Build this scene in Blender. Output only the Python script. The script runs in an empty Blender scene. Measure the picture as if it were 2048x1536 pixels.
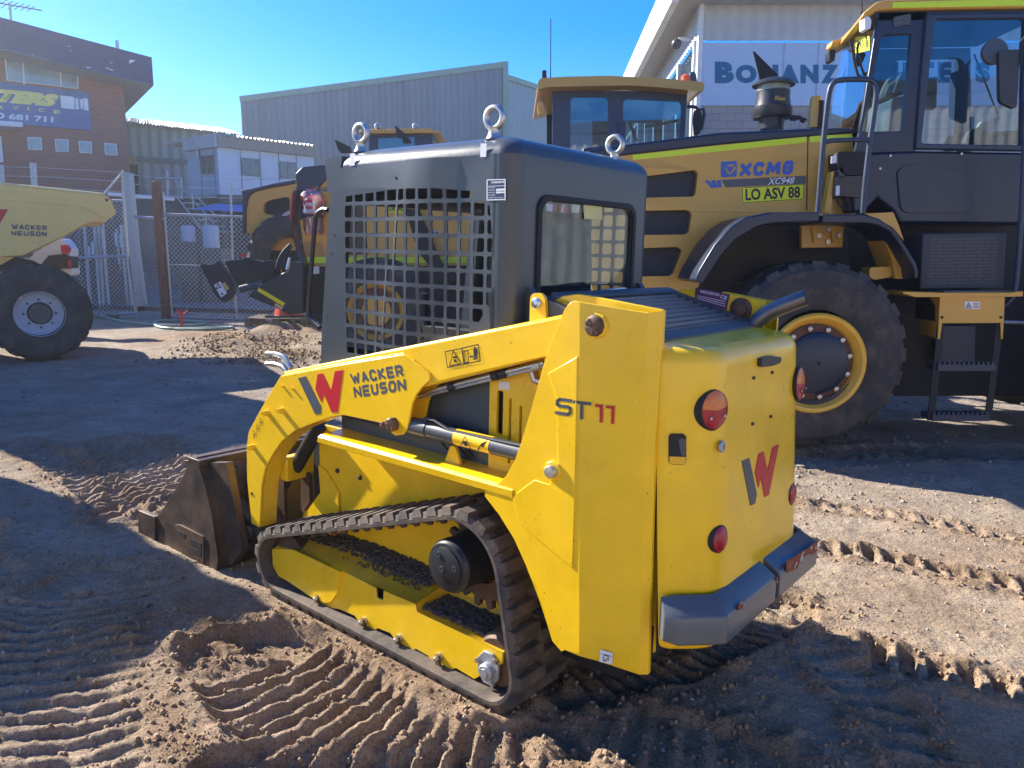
import bpy, bmesh, math, random
import numpy as np
from mathutils import Vector, Matrix
from mathutils.geometry import tessellate_polygon
random.seed(7)
C = bpy.context.scene.collection
R_ = math.radians
# ------------------------------------------------------------------ camera
CAMH, PITCH, FPX = 1.6, R_(9.3), 1535.0
cam = bpy.data.cameras.new('camera'); camo = bpy.data.objects.new('camera', cam); C.objects.link(camo)
camo.location = (0, 0, CAMH); camo.rotation_euler = (R_(90) - PITCH, 0, 0)
cam.sensor_width = 36; cam.lens = 36 * FPX / 2048; cam.clip_end = 900; cam.clip_start = .05
bpy.context.scene.camera = camo
CAM = Vector((0, 0, CAMH))
_cf = Vector((0, math.cos(PITCH), -math.sin(PITCH))); _cu = Vector((0, math.sin(PITCH), math.cos(PITCH)))
def ray(px, py): return Vector((1, 0, 0)) * ((px - 1024) / FPX) + _cu * (-(py - 768) / FPX) + _cf
# machine axes: F forward, R to its right, U up; O under the rear end of its left track
F = ray(-870, 455).normalized(); _r = ray(2299, 530).normalized(); R = (_r - F * _r.dot(F)).normalized(); U = R.cross(F)
O = CAM + ray(1005, 1430) * (CAMH / -ray(1005, 1430).z)
# ------------------------------------------------------------------ light and sky
SUN_EL, SUN_OFF = R_(33), R_(9)
_h = Vector((F.x, F.y, 0)).normalized(); _l = Vector((-_h.y, _h.x, 0))
SD = (_h * math.cos(SUN_OFF) + _l * math.sin(SUN_OFF)) * math.cos(SUN_EL) + Vector((0, 0, math.sin(SUN_EL)))   # towards the sun
sun = bpy.data.lights.new('sun', 'SUN'); sun.energy = 4.8; sun.angle = R_(.5); sun.color = (1, .93, .82)
suno = bpy.data.objects.new('sun', sun); C.objects.link(suno); suno.rotation_euler = SD.to_track_quat('Z', 'Y').to_euler()
world = bpy.data.worlds.new('World'); bpy.context.scene.world = world; world.use_nodes = True
_nt = world.node_tree; _sky = _nt.nodes.new('ShaderNodeTexSky'); _sky.sky_type = 'NISHITA'; _sky.sun_disc = False
_sky.sun_elevation = SUN_EL; _sky.sun_rotation = math.atan2(SD.x, SD.y)
_sky.air_density = 1.0; _sky.dust_density = .15; _sky.ozone_density = 4.0; _sky.altitude = 800
_hs = _nt.nodes.new('ShaderNodeHueSaturation'); _hs.inputs['Saturation'].default_value = 1.45; _hs.inputs['Hue'].default_value = .514
_nt.links.new(_sky.outputs[0], _hs.inputs['Color']); _nt.links.new(_hs.outputs[0], _nt.nodes['Background'].inputs[0]); _nt.nodes['Background'].inputs[1].default_value = .105
vs = bpy.context.scene.view_settings; vs.view_transform = 'Standard'; vs.look = 'None'; vs.exposure = 1.52; vs.gamma = 1
bpy.context.scene.cycles.max_bounces = 8; bpy.context.scene.cycles.transparent_max_bounces = 12
bpy.context.scene.cycles.use_denoising = True

# ------------------------------------------------------------------ helpers
class Plane:
    def __init__(s, o, u, v, n): s.o, s.u, s.v, s.n = Vector(o), Vector(u).normalized(), Vector(v).normalized(), Vector(n).normalized()
    def pt(s, a, b, h=0): return s.o + s.u * a + s.v * b + s.n * h
    def px(s, x, y):
        d = ray(x, y); t = (s.o - CAM).dot(s.n) / d.dot(s.n); p = CAM + d * t - s.o
        return (p.dot(s.u), p.dot(s.v))
    def pp(s, pts): return [s.px(*p) for p in pts]
    def at(s, h): return Plane(s.o + s.n * h, s.u, s.v, s.n)
    def P(s, x, y, h=0): return s.pt(*s.px(x, y), h)
def zz(pts, x0, y0, k): return [(x0 + x / k, y0 + y / k) for x, y in pts]
def side(b): return Plane(O + R * b, F, U, -R)
def rear(a): return Plane(O + F * a, R, U, -F)
def top(c): return Plane(O + U * c, F, R, U)
def mw(a, b, c): return O + F * a + R * b + U * c
def wy(y): return Plane((0, y, 0), (1, 0, 0), (0, 0, 1), (0, -1, 0))
GP = Plane(O, Vector((1, 0, 0)), Vector((0, 1, 0)), U)
def gz(x, y):
    dx, dy = x - O.x, y - O.y; r = math.hypot(dx, dy); k = 1 if r < 25 else 25 / r
    return -(U.x * dx + U.y * dy) * k / U.z
def gpx(x, y):
    d = ray(x, y); t = (O - CAM).dot(U) / d.dot(U); return CAM + d * t
def wall(p0, p1):     # vertical plane through two ground points, facing the camera
    p0, p1 = Vector((p0[0], p0[1], 0)), Vector((p1[0], p1[1], 0)); u = (p1 - p0).normalized(); n = u.cross(Vector((0, 0, 1)))
    return Plane(p0, u, (0, 0, 1), n)
def clip(poly, hp):   # keep where a*x+b*y<=c
    a, b, c = hp; out = []
    for i in range(len(poly)):
        p, q = poly[i], poly[(i + 1) % len(poly)]; dp = a * p[0] + b * p[1] - c; dq = a * q[0] + b * q[1] - c
        if dp <= 0: out.append(p)
        if dp * dq < 0: t = dp / (dp - dq); out.append((p[0] + (q[0] - p[0]) * t, p[1] + (q[1] - p[1]) * t))
    return out
def hp2(p, q):        # half plane right of p->q is kept
    nx, ny = p[1] - q[1], q[0] - p[0]; return (nx, ny, nx * p[0] + ny * p[1])
def rrect(x0, y0, x1, y1, r, n=4):
    out = []
    for cx, cy, a0 in ((x1 - r, y1 - r, 0), (x0 + r, y1 - r, 90), (x0 + r, y0 + r, 180), (x1 - r, y0 + r, 270)):
        for i in range(n + 1):
            a = R_(a0 + 90 * i / n); out.append((cx + r * math.cos(a), cy + r * math.sin(a)))
    return out
def rpoly(pts, r, n=4):   # round the corners of a polygon
    out = []; m = len(pts); rs = r if isinstance(r, (list, tuple)) else [r] * m
    for i in range(m):
        p0, p, p2 = Vector(pts[i - 1]), Vector(pts[i]), Vector(pts[(i + 1) % m]); d0, d2 = p0 - p, p2 - p
        k = min(rs[i], d0.length * .45, d2.length * .45)
        if k < 1e-6: out.append(tuple(p)); continue
        a, b = p + d0.normalized() * k, p + d2.normalized() * k
        for j in range(n + 1):
            t = j / n; q = a * (1 - t) ** 2 + p * 2 * t * (1 - t) + b * t * t; out.append((q.x, q.y))
    return out
def circ(cx, cy, r, n=24, ry=None): return [(cx + r * math.cos(2 * math.pi * i / n), cy + (ry or r) * math.sin(2 * math.pi * i / n)) for i in range(n)]
class B:
    def __init__(s): s.v, s.f, s.m = [], [], []
    def add(s, vs, fs, mi=0):
        k = len(s.v); s.v += [Vector(x) for x in vs]; s.f += [tuple(i + k for i in f) for f in fs]; s.m += [mi] * len(fs); return s
    def prism(s, pl, outer, h0, h1, holes=(), mi=0, fn=None):
        loops = [list(outer)] + [list(h) for h in holes]; flat = [p for l in loops for p in l]; n = len(flat)
        tris = tessellate_polygon([[Vector((p[0], p[1], 0)) for p in l] for l in loops])
        q = fn or pl.pt
        vs = [q(p[0], p[1], h0) for p in flat] + [q(p[0], p[1], h1) for p in flat]
        fs = [tuple(t) for t in tris] + [tuple(i + n for i in reversed(t)) for t in tris]
        k = 0
        for l in loops:
            m = len(l)
            for i in range(m): a, b = k + i, k + (i + 1) % m; fs.append((a, b, b + n, a + n))
            k += m
        return s.add(vs, fs, mi)
    def flat(s, pl, outer, h, mi=0):
        tris = tessellate_polygon([[Vector((p[0], p[1], 0)) for p in outer]])
        return s.add([pl.pt(p[0], p[1], h) for p in outer], [tuple(t) for t in tris], mi)
    def box(s, pl, x0, y0, x1, y1, h0, h1, mi=0): return s.prism(pl, [(x0, y0), (x1, y0), (x1, y1), (x0, y1)], h0, h1, mi=mi)
    def wbox(s, x0, y0, z0, x1, y1, z1, mi=0): return s.box(Plane((0, 0, 0), (1, 0, 0), (0, 1, 0), (0, 0, 1)), x0, y0, x1, y1, z0, z1, mi)
    def lathe(s, o, ax, prof, n=24, mi=0, caps=True, ref=None):   # prof: (distance along axis, radius)
        ax = Vector(ax).normalized(); r = Vector(ref) if ref else (Vector((0, 0, 1)) if abs(ax.z) < .9 else Vector((1, 0, 0)))
        e1 = (r - ax * r.dot(ax)).normalized(); e2 = ax.cross(e1); vs = []; fs = []; o = Vector(o)
        for d, rr in prof:
            for i in range(n): t = 2 * math.pi * i / n; vs.append(o + ax * d + (e1 * math.cos(t) + e2 * math.sin(t)) * rr)
        for j in range(len(prof) - 1):
            for i in range(n): a, b = j * n + i, j * n + (i + 1) % n; fs.append((a, b, b + n, a + n))
        if caps: fs.append(tuple(range(n))[::-1]); fs.append(tuple(range((len(prof) - 1) * n, len(prof) * n)))
        return s.add(vs, fs, mi)
    def cyl(s, p, q, r, r2=None, n=16, mi=0):
        p, q = Vector(p), Vector(q); return s.lathe(p, q - p, [(0, r), ((q - p).length, r if r2 is None else r2)], n, mi)
    def tube(s, pts, r, n=8, mi=0, smooth=0, closed=False):
        pts = [Vector(p) for p in pts]
        for _ in range(smooth):
            new = [pts[0]] if not closed else []
            for i in range(len(pts) - (0 if closed else 1)):
                a, b = pts[i], pts[(i + 1) % len(pts)]; new += [a * .75 + b * .25, a * .25 + b * .75]
            if not closed: new.append(pts[-1])
            pts = new
        vs = []; fs = []; m = len(pts); e = None
        for i in range(m):
            if closed: t = (pts[(i + 1) % m] - pts[i - 1]).normalized()
            else: t = (pts[min(i + 1, m - 1)] - pts[max(i - 1, 0)]).normalized()
            if e is None: e = t.orthogonal().normalized()
            e = (e - t * e.dot(t)).normalized(); g = t.cross(e); rr = r[i] if isinstance(r, list) else r
            vs += [pts[i] + (e * math.cos(2 * math.pi * k / n) + g * math.sin(2 * math.pi * k / n)) * rr for k in range(n)]
        for j in range(m if closed else m - 1):
            for k in range(n): a, b = j * n + k, j * n + (k + 1) % n; c2, d2 = ((j + 1) % m) * n + k, ((j + 1) % m) * n + (k + 1) % n; fs.append((a, b, d2, c2))
        if not closed: fs.append(tuple(range(n))[::-1]); fs.append(tuple(range((m - 1) * n, m * n)))
        return s.add(vs, fs, mi)
    def grid(s, rows, mi=0, closed=False):
        n = len(rows[0]); vs = [p for r in rows for p in r]; fs = []
        for j in range(len(rows) - 1):
            for i in range(n if closed else n - 1): a, b = j * n + i, j * n + (i + 1) % n; fs.append((a, b, b + n, a + n))
        return s.add(vs, fs, mi)
    def ball(s, c, r, sc=(1, 1, 1), seg=12, jit=0, mi=0):
        c = Vector(c); vs = []; fs = []; h = seg // 2
        for j in range(h + 1):
            for i in range(seg):
                t, p = math.pi * j / h, 2 * math.pi * i / seg; k = r * (1 + random.uniform(-jit, jit))
                vs.append(c + Vector((math.sin(t) * math.cos(p) * sc[0], math.sin(t) * math.sin(p) * sc[1], math.cos(t) * sc[2])) * k)
        for j in range(h):
            for i in range(seg): a, b = j * seg + i, j * seg + (i + 1) % seg; fs.append((a, b, b + seg, a + seg))
        return s.add(vs, fs, mi)
    def obj(s, name, mats, parent=None, bevel=0, ang=38, seg=2, recalc=True, bisect=None, fn=None):
        me = bpy.data.meshes.new(name); me.from_pydata([tuple(v) for v in s.v], [], s.f)
        mats = mats if isinstance(mats, (list, tuple)) else [mats]
        for m in mats: me.materials.append(m)
        if len(mats) > 1: me.polygons.foreach_set('material_index', s.m)
        bm = bmesh.new(); bm.from_mesh(me)
        bmesh.ops.remove_doubles(bm, verts=bm.verts, dist=1e-5)
        if bisect:
            for co, no in bisect: bmesh.ops.bisect_plane(bm, geom=bm.verts[:] + bm.edges[:] + bm.faces[:], plane_co=co, plane_no=no)
        if fn:
            for v in bm.verts: v.co = fn(v.co)
        if recalc: bmesh.ops.recalc_face_normals(bm, faces=bm.faces)
        bm.to_mesh(me); bm.free()
        me.polygons.foreach_set('use_smooth', [True] * len(me.polygons)); me.set_sharp_from_angle(angle=R_(ang))
        o = bpy.data.objects.new(name, me); C.objects.link(o)
        if parent: attach(o, parent)
        if bevel:
            md = o.modifiers.new('bevel', 'BEVEL'); md.width = bevel; md.segments = seg; md.limit_method = 'ANGLE'; md.angle_limit = R_(35); md.harden_normals = False
        return o
def wloc(p):
    v = Vector(p.location)
    while p.parent: p = p.parent; v += Vector(p.location)
    return v
def attach(o, parent):
    o.parent = parent; o.matrix_parent_inverse = Matrix.Translation(-wloc(parent)) if parent.type == 'EMPTY' else Matrix.Identity(4)
def thing(name, label, cat, loc, group=None):
    o = bpy.data.objects.new(name, None); C.objects.link(o); o.location = loc; o.empty_display_size = .1
    o['label'] = label; o['category'] = cat
    if group: o['group'] = group
    return o
def tag(o, label, cat, group=None):
    o['label'] = label; o['category'] = cat
    if group: o['group'] = group
    return o
def struct(o, kind='structure'): o['kind'] = kind; return o
TEXTS = []
def text(s, pl, quad, mat, parent, h=.002, bold=.02, shear=0, name='lettering', px=True, align=None):
    q = pl.pp(quad) if px else quad      # TL, TR, BR, BL
    TEXTS.append((s, [pl.pt(*p, h) for p in q], mat, parent, bold, shear, name))
STROKE = dict(W=[[(0, 1), (.27, 0), (.5, .72), (.73, 0), (1, 1)]], A=[[(0, 0), (.5, 1), (1, 0)], [(.24, .30), (.76, .30)]], C=[[(1, .80), (.80, 1), (.22, 1), (0, .78), (0, .22), (.22, 0), (.80, 0), (1, .20)]],
    K=[[(0, 0), (0, 1)], [(.95, 1), (.12, .48), (1, 0)]], E=[[(1, 1), (0, 1), (0, 0), (1, 0)], [(0, .5), (.9, .5)]], R=[[(0, 0), (0, 1), (.8, 1), (1, .84), (1, .6), (.8, .42), (0, .42)], [(.55, .42), (1, 0)]], N=[[(0, 0), (0, 1), (1, 0), (1, 1)]],
    U=[[(0, 1), (0, .22), (.22, 0), (.78, 0), (1, .22), (1, 1)]], S=[[(.95, 1), (.16, 1), (0, .86), (0, .64), (.14, .5), (.86, .5), (1, .36), (1, .14), (.84, 0), (.05, 0)]], O=[[(.22, 0), (0, .22), (0, .78), (.22, 1), (.78, 1), (1, .78), (1, .22), (.78, 0), (.22, 0)]],
    X=[[(0, 0), (1, 1)], [(0, 1), (1, 0)]], M=[[(0, 0), (.1, 1), (.5, .25), (.9, 1), (1, 0)]], G=[[(1, .80), (.80, 1), (.22, 1), (0, .78), (0, .22), (.22, 0), (.80, 0), (1, .2), (1, .5), (.55, .5)]])
def strokes(s, pl, quad, m, parent, w=.2, h=.0005, gap=.42, widths=None, shear=0):   # bold block lettering drawn as strokes, fitted to a pixel quad
    q = [pl.pt(*p, 0) for p in pl.pp(quad)]; ws = [widths.get(c, 1) if widths else 1 for c in s]; tot = sum(ws) + gap * (len(s) - 1); x = 0; b = B(); k = 0
    asp = ((q[1] - q[0]).length / tot) / (q[0] - q[3]).length
    def P(u, v, d):
        u = u / tot; p = (q[0] * (1 - u) + q[1] * u) * v + (q[3] * (1 - u) + q[2] * u) * (1 - v); return p + pl.n * d
    for c, cw in zip(s, ws):
        for line in STROKE[c]:
            for (x0, y0), (x1, y1) in zip(line[:-1], line[1:]):
                a = Vector((x + (x0 * (cw - w / asp) + w / asp / 2), y0 * (1 - w) + w / 2)); e = Vector((x + (x1 * (cw - w / asp) + w / asp / 2), y1 * (1 - w) + w / 2))
                d = Vector(((e.x - a.x) * asp, e.y - a.y)); L_ = d.length; d /= L_; n = Vector((-d.y, d.x)) * w / 2; t = d * w * .28; n.x /= asp; t.x /= asp; k += 1; dd = h + k * 1.2e-5
                pts = [a - t + n, e + t + n, e + t - n, a - t - n]; b.add([P(p.x + shear * (p.y - .5) / asp, p.y, dd) for p in pts], [(0, 1, 2, 3)])
        x += cw + gap
    return b.obj('lettering', m, parent, recalc=False)
def flush_texts():
    obs = []
    for (s, q, mat, parent, bold, shear, name) in TEXTS:
        cu = bpy.data.curves.new('t', 'FONT'); cu.body = s; cu.offset = bold; cu.shear = shear; cu.resolution_u = 3; cu.fill_mode = 'FRONT' if hasattr(cu, 'fill_mode') else cu.fill_mode
        ob = bpy.data.objects.new('t', cu); C.objects.link(ob); obs.append(ob)
    dg = bpy.context.evaluated_depsgraph_get(); dg.update()
    for ob, (s, q, mat, parent, bold, shear, name) in zip(obs, TEXTS):
        me = bpy.data.meshes.new_from_object(ob.evaluated_get(dg)); me.materials.clear(); me.materials.append(mat)
        co = np.array([v.co[:] for v in me.vertices]); mn, mx = co.min(0), co.max(0); d = np.maximum(mx - mn, 1e-6)
        for v, c in zip(me.vertices, co):
            u, w = (c[0] - mn[0]) / d[0], (c[1] - mn[1]) / d[1]
            v.co = (q[0] * (1 - u) + q[1] * u) * w + (q[3] * (1 - u) + q[2] * u) * (1 - w)
        o = bpy.data.objects.new(name, me); C.objects.link(o); attach(o, parent)
    for ob in obs: cu = ob.data; bpy.data.objects.remove(ob); bpy.data.curves.remove(cu)

# ------------------------------------------------------------------ materials
def mat(name, col, rough=.5, metal=0, var=.12, scale=6, col2=None, bump=0, bscale=40, coat=0, rvar=.1, spec=.5, thr=None, stretch=None, emit=None):
    m = bpy.data.materials.new(name); m.use_nodes = True; nt = m.node_tree; bs = nt.nodes['Principled BSDF']; L = nt.links.new
    bs.inputs['Roughness'].default_value = rough; bs.inputs['Metallic'].default_value = metal; bs.inputs['Specular IOR Level'].default_value = spec
    if coat: bs.inputs['Coat Weight'].default_value = coat; bs.inputs['Coat Roughness'].default_value = .08
    tc = nt.nodes.new('ShaderNodeTexCoord'); mp = nt.nodes.new('ShaderNodeMapping'); L(tc.outputs['Object'], mp.inputs[0])
    if stretch: mp.inputs['Scale'].default_value = stretch
    nz = nt.nodes.new('ShaderNodeTexNoise'); nz.inputs['Scale'].default_value = scale; nz.inputs['Detail'].default_value = 6; nz.inputs['Roughness'].default_value = .62; L(mp.outputs[0], nz.inputs['Vector'])
    rp = nt.nodes.new('ShaderNodeValToRGB'); c1 = tuple(c * (1 - var) for c in col); c2 = col2 or tuple(min(1, c * (1 + var)) for c in col)
    rp.color_ramp.elements[0].color = (*c1, 1); rp.color_ramp.elements[1].color = (*c2, 1)
    lo, hi = thr or (.3, .7); rp.color_ramp.elements[0].position = lo; rp.color_ramp.elements[1].position = hi
    L(nz.outputs[0], rp.inputs[0]); L(rp.outputs[0], bs.inputs['Base Color'])
    if rvar:
        mr = nt.nodes.new('ShaderNodeMapRange'); mr.inputs['To Min'].default_value = max(.02, rough - rvar); mr.inputs['To Max'].default_value = min(1, rough + rvar); L(nz.outputs[0], mr.inputs[0]); L(mr.outputs[0], bs.inputs['Roughness'])
    if bump:
        n2 = nt.nodes.new('ShaderNodeTexNoise'); n2.inputs['Scale'].default_value = bscale; n2.inputs['Detail'].default_value = 5; L(mp.outputs[0], n2.inputs['Vector'])
        bp = nt.nodes.new('ShaderNodeBump'); bp.inputs['Strength'].default_value = bump; bp.inputs['Distance'].default_value = .01; L(n2.outputs[0], bp.inputs['Height']); L(bp.outputs[0], bs.inputs['Normal'])
    return m
def worn(name, col, rust, thr=(.62, .66), scale=5, **k):   # paint with patches of a second colour showing through
    return mat(name, col, col2=rust, thr=thr, scale=scale, var=.0, **k)
def glass(name, tint, rough=.02, alpha=.25):
    m = bpy.data.materials.new(name); m.use_nodes = True; nt = m.node_tree; nt.nodes.remove(nt.nodes['Principled BSDF']); out = nt.nodes['Material Output']; L = nt.links.new
    tr = nt.nodes.new('ShaderNodeBsdfTransparent'); tr.inputs[0].default_value = (*tint, 1)
    gl = nt.nodes.new('ShaderNodeBsdfGlossy'); gl.inputs['Roughness'].default_value = rough
    nz = nt.nodes.new('ShaderNodeTexNoise'); nz.inputs['Scale'].default_value = 9
    lw_ = nt.nodes.new('ShaderNodeLayerWeight'); lw_.inputs[0].default_value = .5; fr = nt.nodes.new('ShaderNodeMath'); fr.operation = 'POWER'; fr.inputs[1].default_value = 5; L(lw_.outputs['Facing'], fr.inputs[0])
    ma = nt.nodes.new('ShaderNodeMath'); ma.operation = 'MULTIPLY_ADD'; ma.inputs[1].default_value = 1.0; ma.inputs[2].default_value = alpha
    m2 = nt.nodes.new('ShaderNodeMath'); m2.operation = 'MULTIPLY_ADD'; m2.inputs[1].default_value = .06; L(nz.outputs[0], m2.inputs[0]); L(ma.outputs[0], m2.inputs[2]); m2.use_clamp = True
    mx = nt.nodes.new('ShaderNodeMixShader'); L(fr.outputs[0], ma.inputs[0]); L(m2.outputs[0], mx.inputs[0]); L(tr.outputs[0], mx.inputs[1]); L(gl.outputs[0], mx.inputs[2]); L(mx.outputs[0], out.inputs[0])
    return m
def dusty(name, col, dust, rough=.6, amount=.5, scale=4, up=True, coat=0, lo=.45, hi=.75, bump=0):
    # paint with real dust lying on its upward faces
    m = mat(name, col, rough, var=.08, coat=coat, bump=bump); nt = m.node_tree; bs = nt.nodes['Principled BSDF']; L = nt.links.new
    src = bs.inputs['Base Color'].links[0].from_socket
    nz = nt.nodes.new('ShaderNodeTexNoise'); nz.inputs['Scale'].default_value = scale; nz.inputs['Detail'].default_value = 9; nz.inputs['Roughness'].default_value = .7
    tc = nt.nodes.new('ShaderNodeTexCoord'); L(tc.outputs['Object'], nz.inputs['Vector'])
    mr = nt.nodes.new('ShaderNodeMapRange'); mr.inputs[1].default_value = lo; mr.inputs[2].default_value = hi; mr.inputs[4].default_value = amount; L(nz.outputs[0], mr.inputs[0])
    mx = nt.nodes.new('ShaderNodeMix'); mx.data_type = 'RGBA'; L(mr.outputs[0], mx.inputs[0]); L(src, mx.inputs[6]); mx.inputs[7].default_value = (*dust, 1)
    L(mx.outputs[2], bs.inputs['Base Color']); return m
def specks(m, col=(.05, .04, .03), thr=.735, scale=70):   # small chips and spatter in the paint
    nt = m.node_tree; bs = nt.nodes['Principled BSDF']; L = nt.links.new; src = bs.inputs['Base Color'].links[0].from_socket
    tc = nt.nodes.new('ShaderNodeTexCoord'); nz = nt.nodes.new('ShaderNodeTexNoise'); nz.inputs['Scale'].default_value = scale; nz.inputs['Detail'].default_value = 2; L(tc.outputs['Object'], nz.inputs['Vector'])
    mr = nt.nodes.new('ShaderNodeMapRange'); mr.inputs[1].default_value = thr; mr.inputs[2].default_value = thr + .03; mr.inputs[4].default_value = .75; L(nz.outputs[0], mr.inputs[0])
    mx = nt.nodes.new('ShaderNodeMix'); mx.data_type = 'RGBA'; L(mr.outputs[0], mx.inputs[0]); L(src, mx.inputs[6]); mx.inputs[7].default_value = (*col, 1); L(mx.outputs[2], bs.inputs['Base Color']); return m
SOIL = (.30, .215, .145)
M = dict(
    yellow=specks(dusty('yellow_paint', (.88, .545, .004), (.52, .38, .17), .30, .16, 2.2, coat=.28, lo=.48, hi=.8, bump=.05)),
    yellowd=dusty('dusty_yellow_paint', (.76, .44, .01), (.36, .25, .12), .4, .45, 7, coat=.2),
    cab=mat('cab_grey_paint', (.047, .058, .068), .38, var=.05, coat=.15, bump=.04, bscale=60, rvar=.06),
    cabd=mat('dark_grey_steel', (.06, .068, .075), .45, var=.12, rvar=.1),
    bumper=mat('bumper_grey_paint', (.088, .106, .118), .33, var=.08, bump=.05, bscale=30, coat=.2),
    rubber=dusty('track_rubber', (.035, .033, .032), (.21, .15, .10), .8, .75, 9, bump=.2, lo=.36, hi=.72),
    tyre=dusty('tyre_rubber', (.028, .028, .03), (.15, .125, .10), .75, .75, 4, bump=.15),
    black=mat('black_plastic', (.02, .021, .024), .4, var=.2),
    matt=mat('matt_black', (.012, .012, .014), .7, var=.2),
    rust=mat('rusty_brown_steel', (.07, .042, .028), .6, var=.35, scale=9, col2=(.16, .085, .045), bump=.15, bscale=50, metal=.25),
    bucket=mat('worn_bucket_steel', (.045, .036, .032), .5, var=.3, scale=7, col2=(.15, .095, .06), bump=.1, bscale=35, metal=.35),
    steel=mat('bright_steel', (.55, .56, .57), .28, metal=1, var=.1),
    zinc=mat('zinc_bolt', (.5, .49, .45), .4, metal=.9, var=.15),
    galv=mat('galvanised_steel', (.38, .40, .42), .5, metal=.6, var=.15, scale=20),
    red=mat('red_vinyl', (.50, .012, .02), .4, var=.03), grey=mat('grey_vinyl', (.07, .08, .095), .45, var=.03),
    white=mat('white_label', (.72, .72, .74), .5, var=.04), blackt=mat('black_ink', (.01, .01, .012), .5, var=.03),
    blue=mat('blue_vinyl', (.012, .10, .42), .4, var=.03), lime=mat('reflective_lime_tape', (.62, .78, .01), .4, var=.03),
    gold=mat('gold_loader_paint', (.58, .315, .045), .36, var=.05, coat=.15, rvar=.06, scale=4),
    navy=mat('dark_navy_paint', (.006, .017, .042), .36, var=.1, rvar=.08),
    navyg=mat('grey_navy_paint', (.022, .036, .070), .45, var=.1),
    redlens=mat('red_lens', (.34, .006, .02), .3, var=.2, scale=60, coat=.12), amber=mat('amber_lens', (.60, .15, .008), .3, var=.2, scale=60, coat=.12),
    soil=mat('loose_dark_soil', (.085, .068, .055), .95, var=.5, scale=60, bump=.6, bscale=90),
)
# ================================================================== compact track loader
BC = .575
def mir(fn): return lambda p: fn(p)
def mirror(p):        # mirror a world point through the loader's middle plane
    v = Vector(p) - O; b = v.dot(R); return Vector(p) + R * (2 * (BC - b))
L1 = thing('compact_track_loader', 'yellow and grey compact track loader standing in the foreground dirt', 'track loader', mw(.5, BC, 0))
def part(b, name, m, parent=None, both=False, **k):
    o = b.obj(name, m, parent or L1, **k)
    if both:
        b2 = B(); b2.v = [mirror(v) for v in b.v]; b2.f = b.f; b2.m = b.m
        k2 = dict(k)
        if k.get('fn'): f0 = k['fn']; k2['fn'] = lambda co: mirror(f0(mirror(co)))
        if k.get('bisect'): k2['bisect'] = [(mirror(c), Vector(n) - R * (2 * Vector(n).dot(R))) for c, n in k['bisect']]
        return o, b2.obj(name, m, parent or L1, **k2)
    return o
# ---- towers
Z5 = (1060, 560, 6.827); Z6 = (480, 560, 3.0118); Z7 = (480, 930, 3.0118); Z8 = (1000, 540, 3.0118); Z9 = (1060, 900, 3.0118)
def tb(a, c):         # how far in the bent tower plate lies at (a, c)
    a1 = -.242 - (1.478 - c) * .045; a2 = -.452 - (1.456 - c) * .035
    if a > a1: return .03
    if a > a2: return .03 + (a1 - a) * .235
    return .03 + (a1 - a2) * .235 + (a2 - a) * 1.15
def tpx(x, y):
    b = .03
    for _ in range(12): a, c = side(b).px(x, y); b = tb(a, c)
    return (a, c)
tower = zz([(600, 285), (530, 325), (485, 385), (440, 470)], *Z5) + zz([(1840, 470), (1760, 760), (1700, 960), (1655, 1090), (1600, 1185), (1540, 1238), (1478, 1250)], *Z6) + \
    zz([(1475, 190), (1560, 300), (1650, 445), (1720, 600), (1790, 785), (1852, 965), (1880, 1060), (1935, 1125)], *Z7) + zz([(210, 1205), (420, 1275), (712, 1352)], *Z9) + [(1297, 1340), (1310, 900), (1328, 622), (1295, 626), (1240, 617)]
tw = [tpx(*p) for p in tower]
s0 = side(0)
b = B().prism(s0, tw, 0, -.014)
bend = []
for a1, dadc, c0 in ((-.242, .045, 1.478), (-.452, .035, 1.456)):
    d = (F * dadc + U).normalized(); bend.append((mw(a1, 0, c0), R.cross(d)))
def tfn(co):
    v = co - O; a, c = v.dot(F), v.dot(U); return co + R * tb(a, c)
part(b, 'tower_plate', M['yellow'], both=True, bisect=bend, fn=tfn, bevel=.003, ang=6)
# welded doubler plate standing slightly proud of the tower plate
dbl = [tpx(*p) for p in zz([(470, 520), (292, 622), (345, 770), (350, 1150), (300, 1290), (210, 1262), (75, 1362), (120, 1530), (440, 1800), (455, 1300)], *Z8)]
part(B().prism(s0, dbl, .0035, -.002), 'doubler_plate', M['yellow'], both=True, fn=tfn, bevel=.003)
inner = side(.17).pp([(1060, 645), (1078, 618), (1098, 603), (1125, 592), (1155, 588), (1190, 593), (1327, 620)]) + [(-.49, .35), (-.2, .35), (.13, .83), (.12, 1.2)]
part(B().prism(side(.17), inner, 0, -.014), 'tower_inner_plate', M['yellow'], both=True, bevel=.003)
# cross web closing the tower at the back and low frame plate
b = B().prism(Plane(mw(-.33, 0, 0), R, U, -F), [(.05, .33), (.17, .33), (.17, 1.25), (.05, 1.25)], 0, -.012)
part(b, 'tower_web', M['yellow'], both=True)
part(B().box(rear(-.485), .125, .33, 1.025, .44, 0, -.02), 'rear_frame_plate', M['matt'])
part(B().box(top(.34), -.47, .14, .1, 1.01, 0, .02), 'belly_plate', M['matt'])
def boss(px, py, b0, r, m, name, h=.028, ring=None, jit=0, ringm='yellow'):
    a, c = side(b0).px(px, py); p = mw(a, b0, c)
    if ring: part(B().lathe(p, -R, [(-.002, ring), (.006, ring), (.012, ring * .9)], 8 if ring < .05 else 22), name + '_washer', M[ringm], bevel=.002)
    bb = B().lathe(p, -R, [(0, r), (h * .8, r), (h, r * .82), (h * 1.05, r * .3)], 20)
    if jit: bb.v = [v + Vector([random.uniform(-jit, jit) for _ in range(3)]) for v in bb.v]
    part(bb, name, m)
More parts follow.
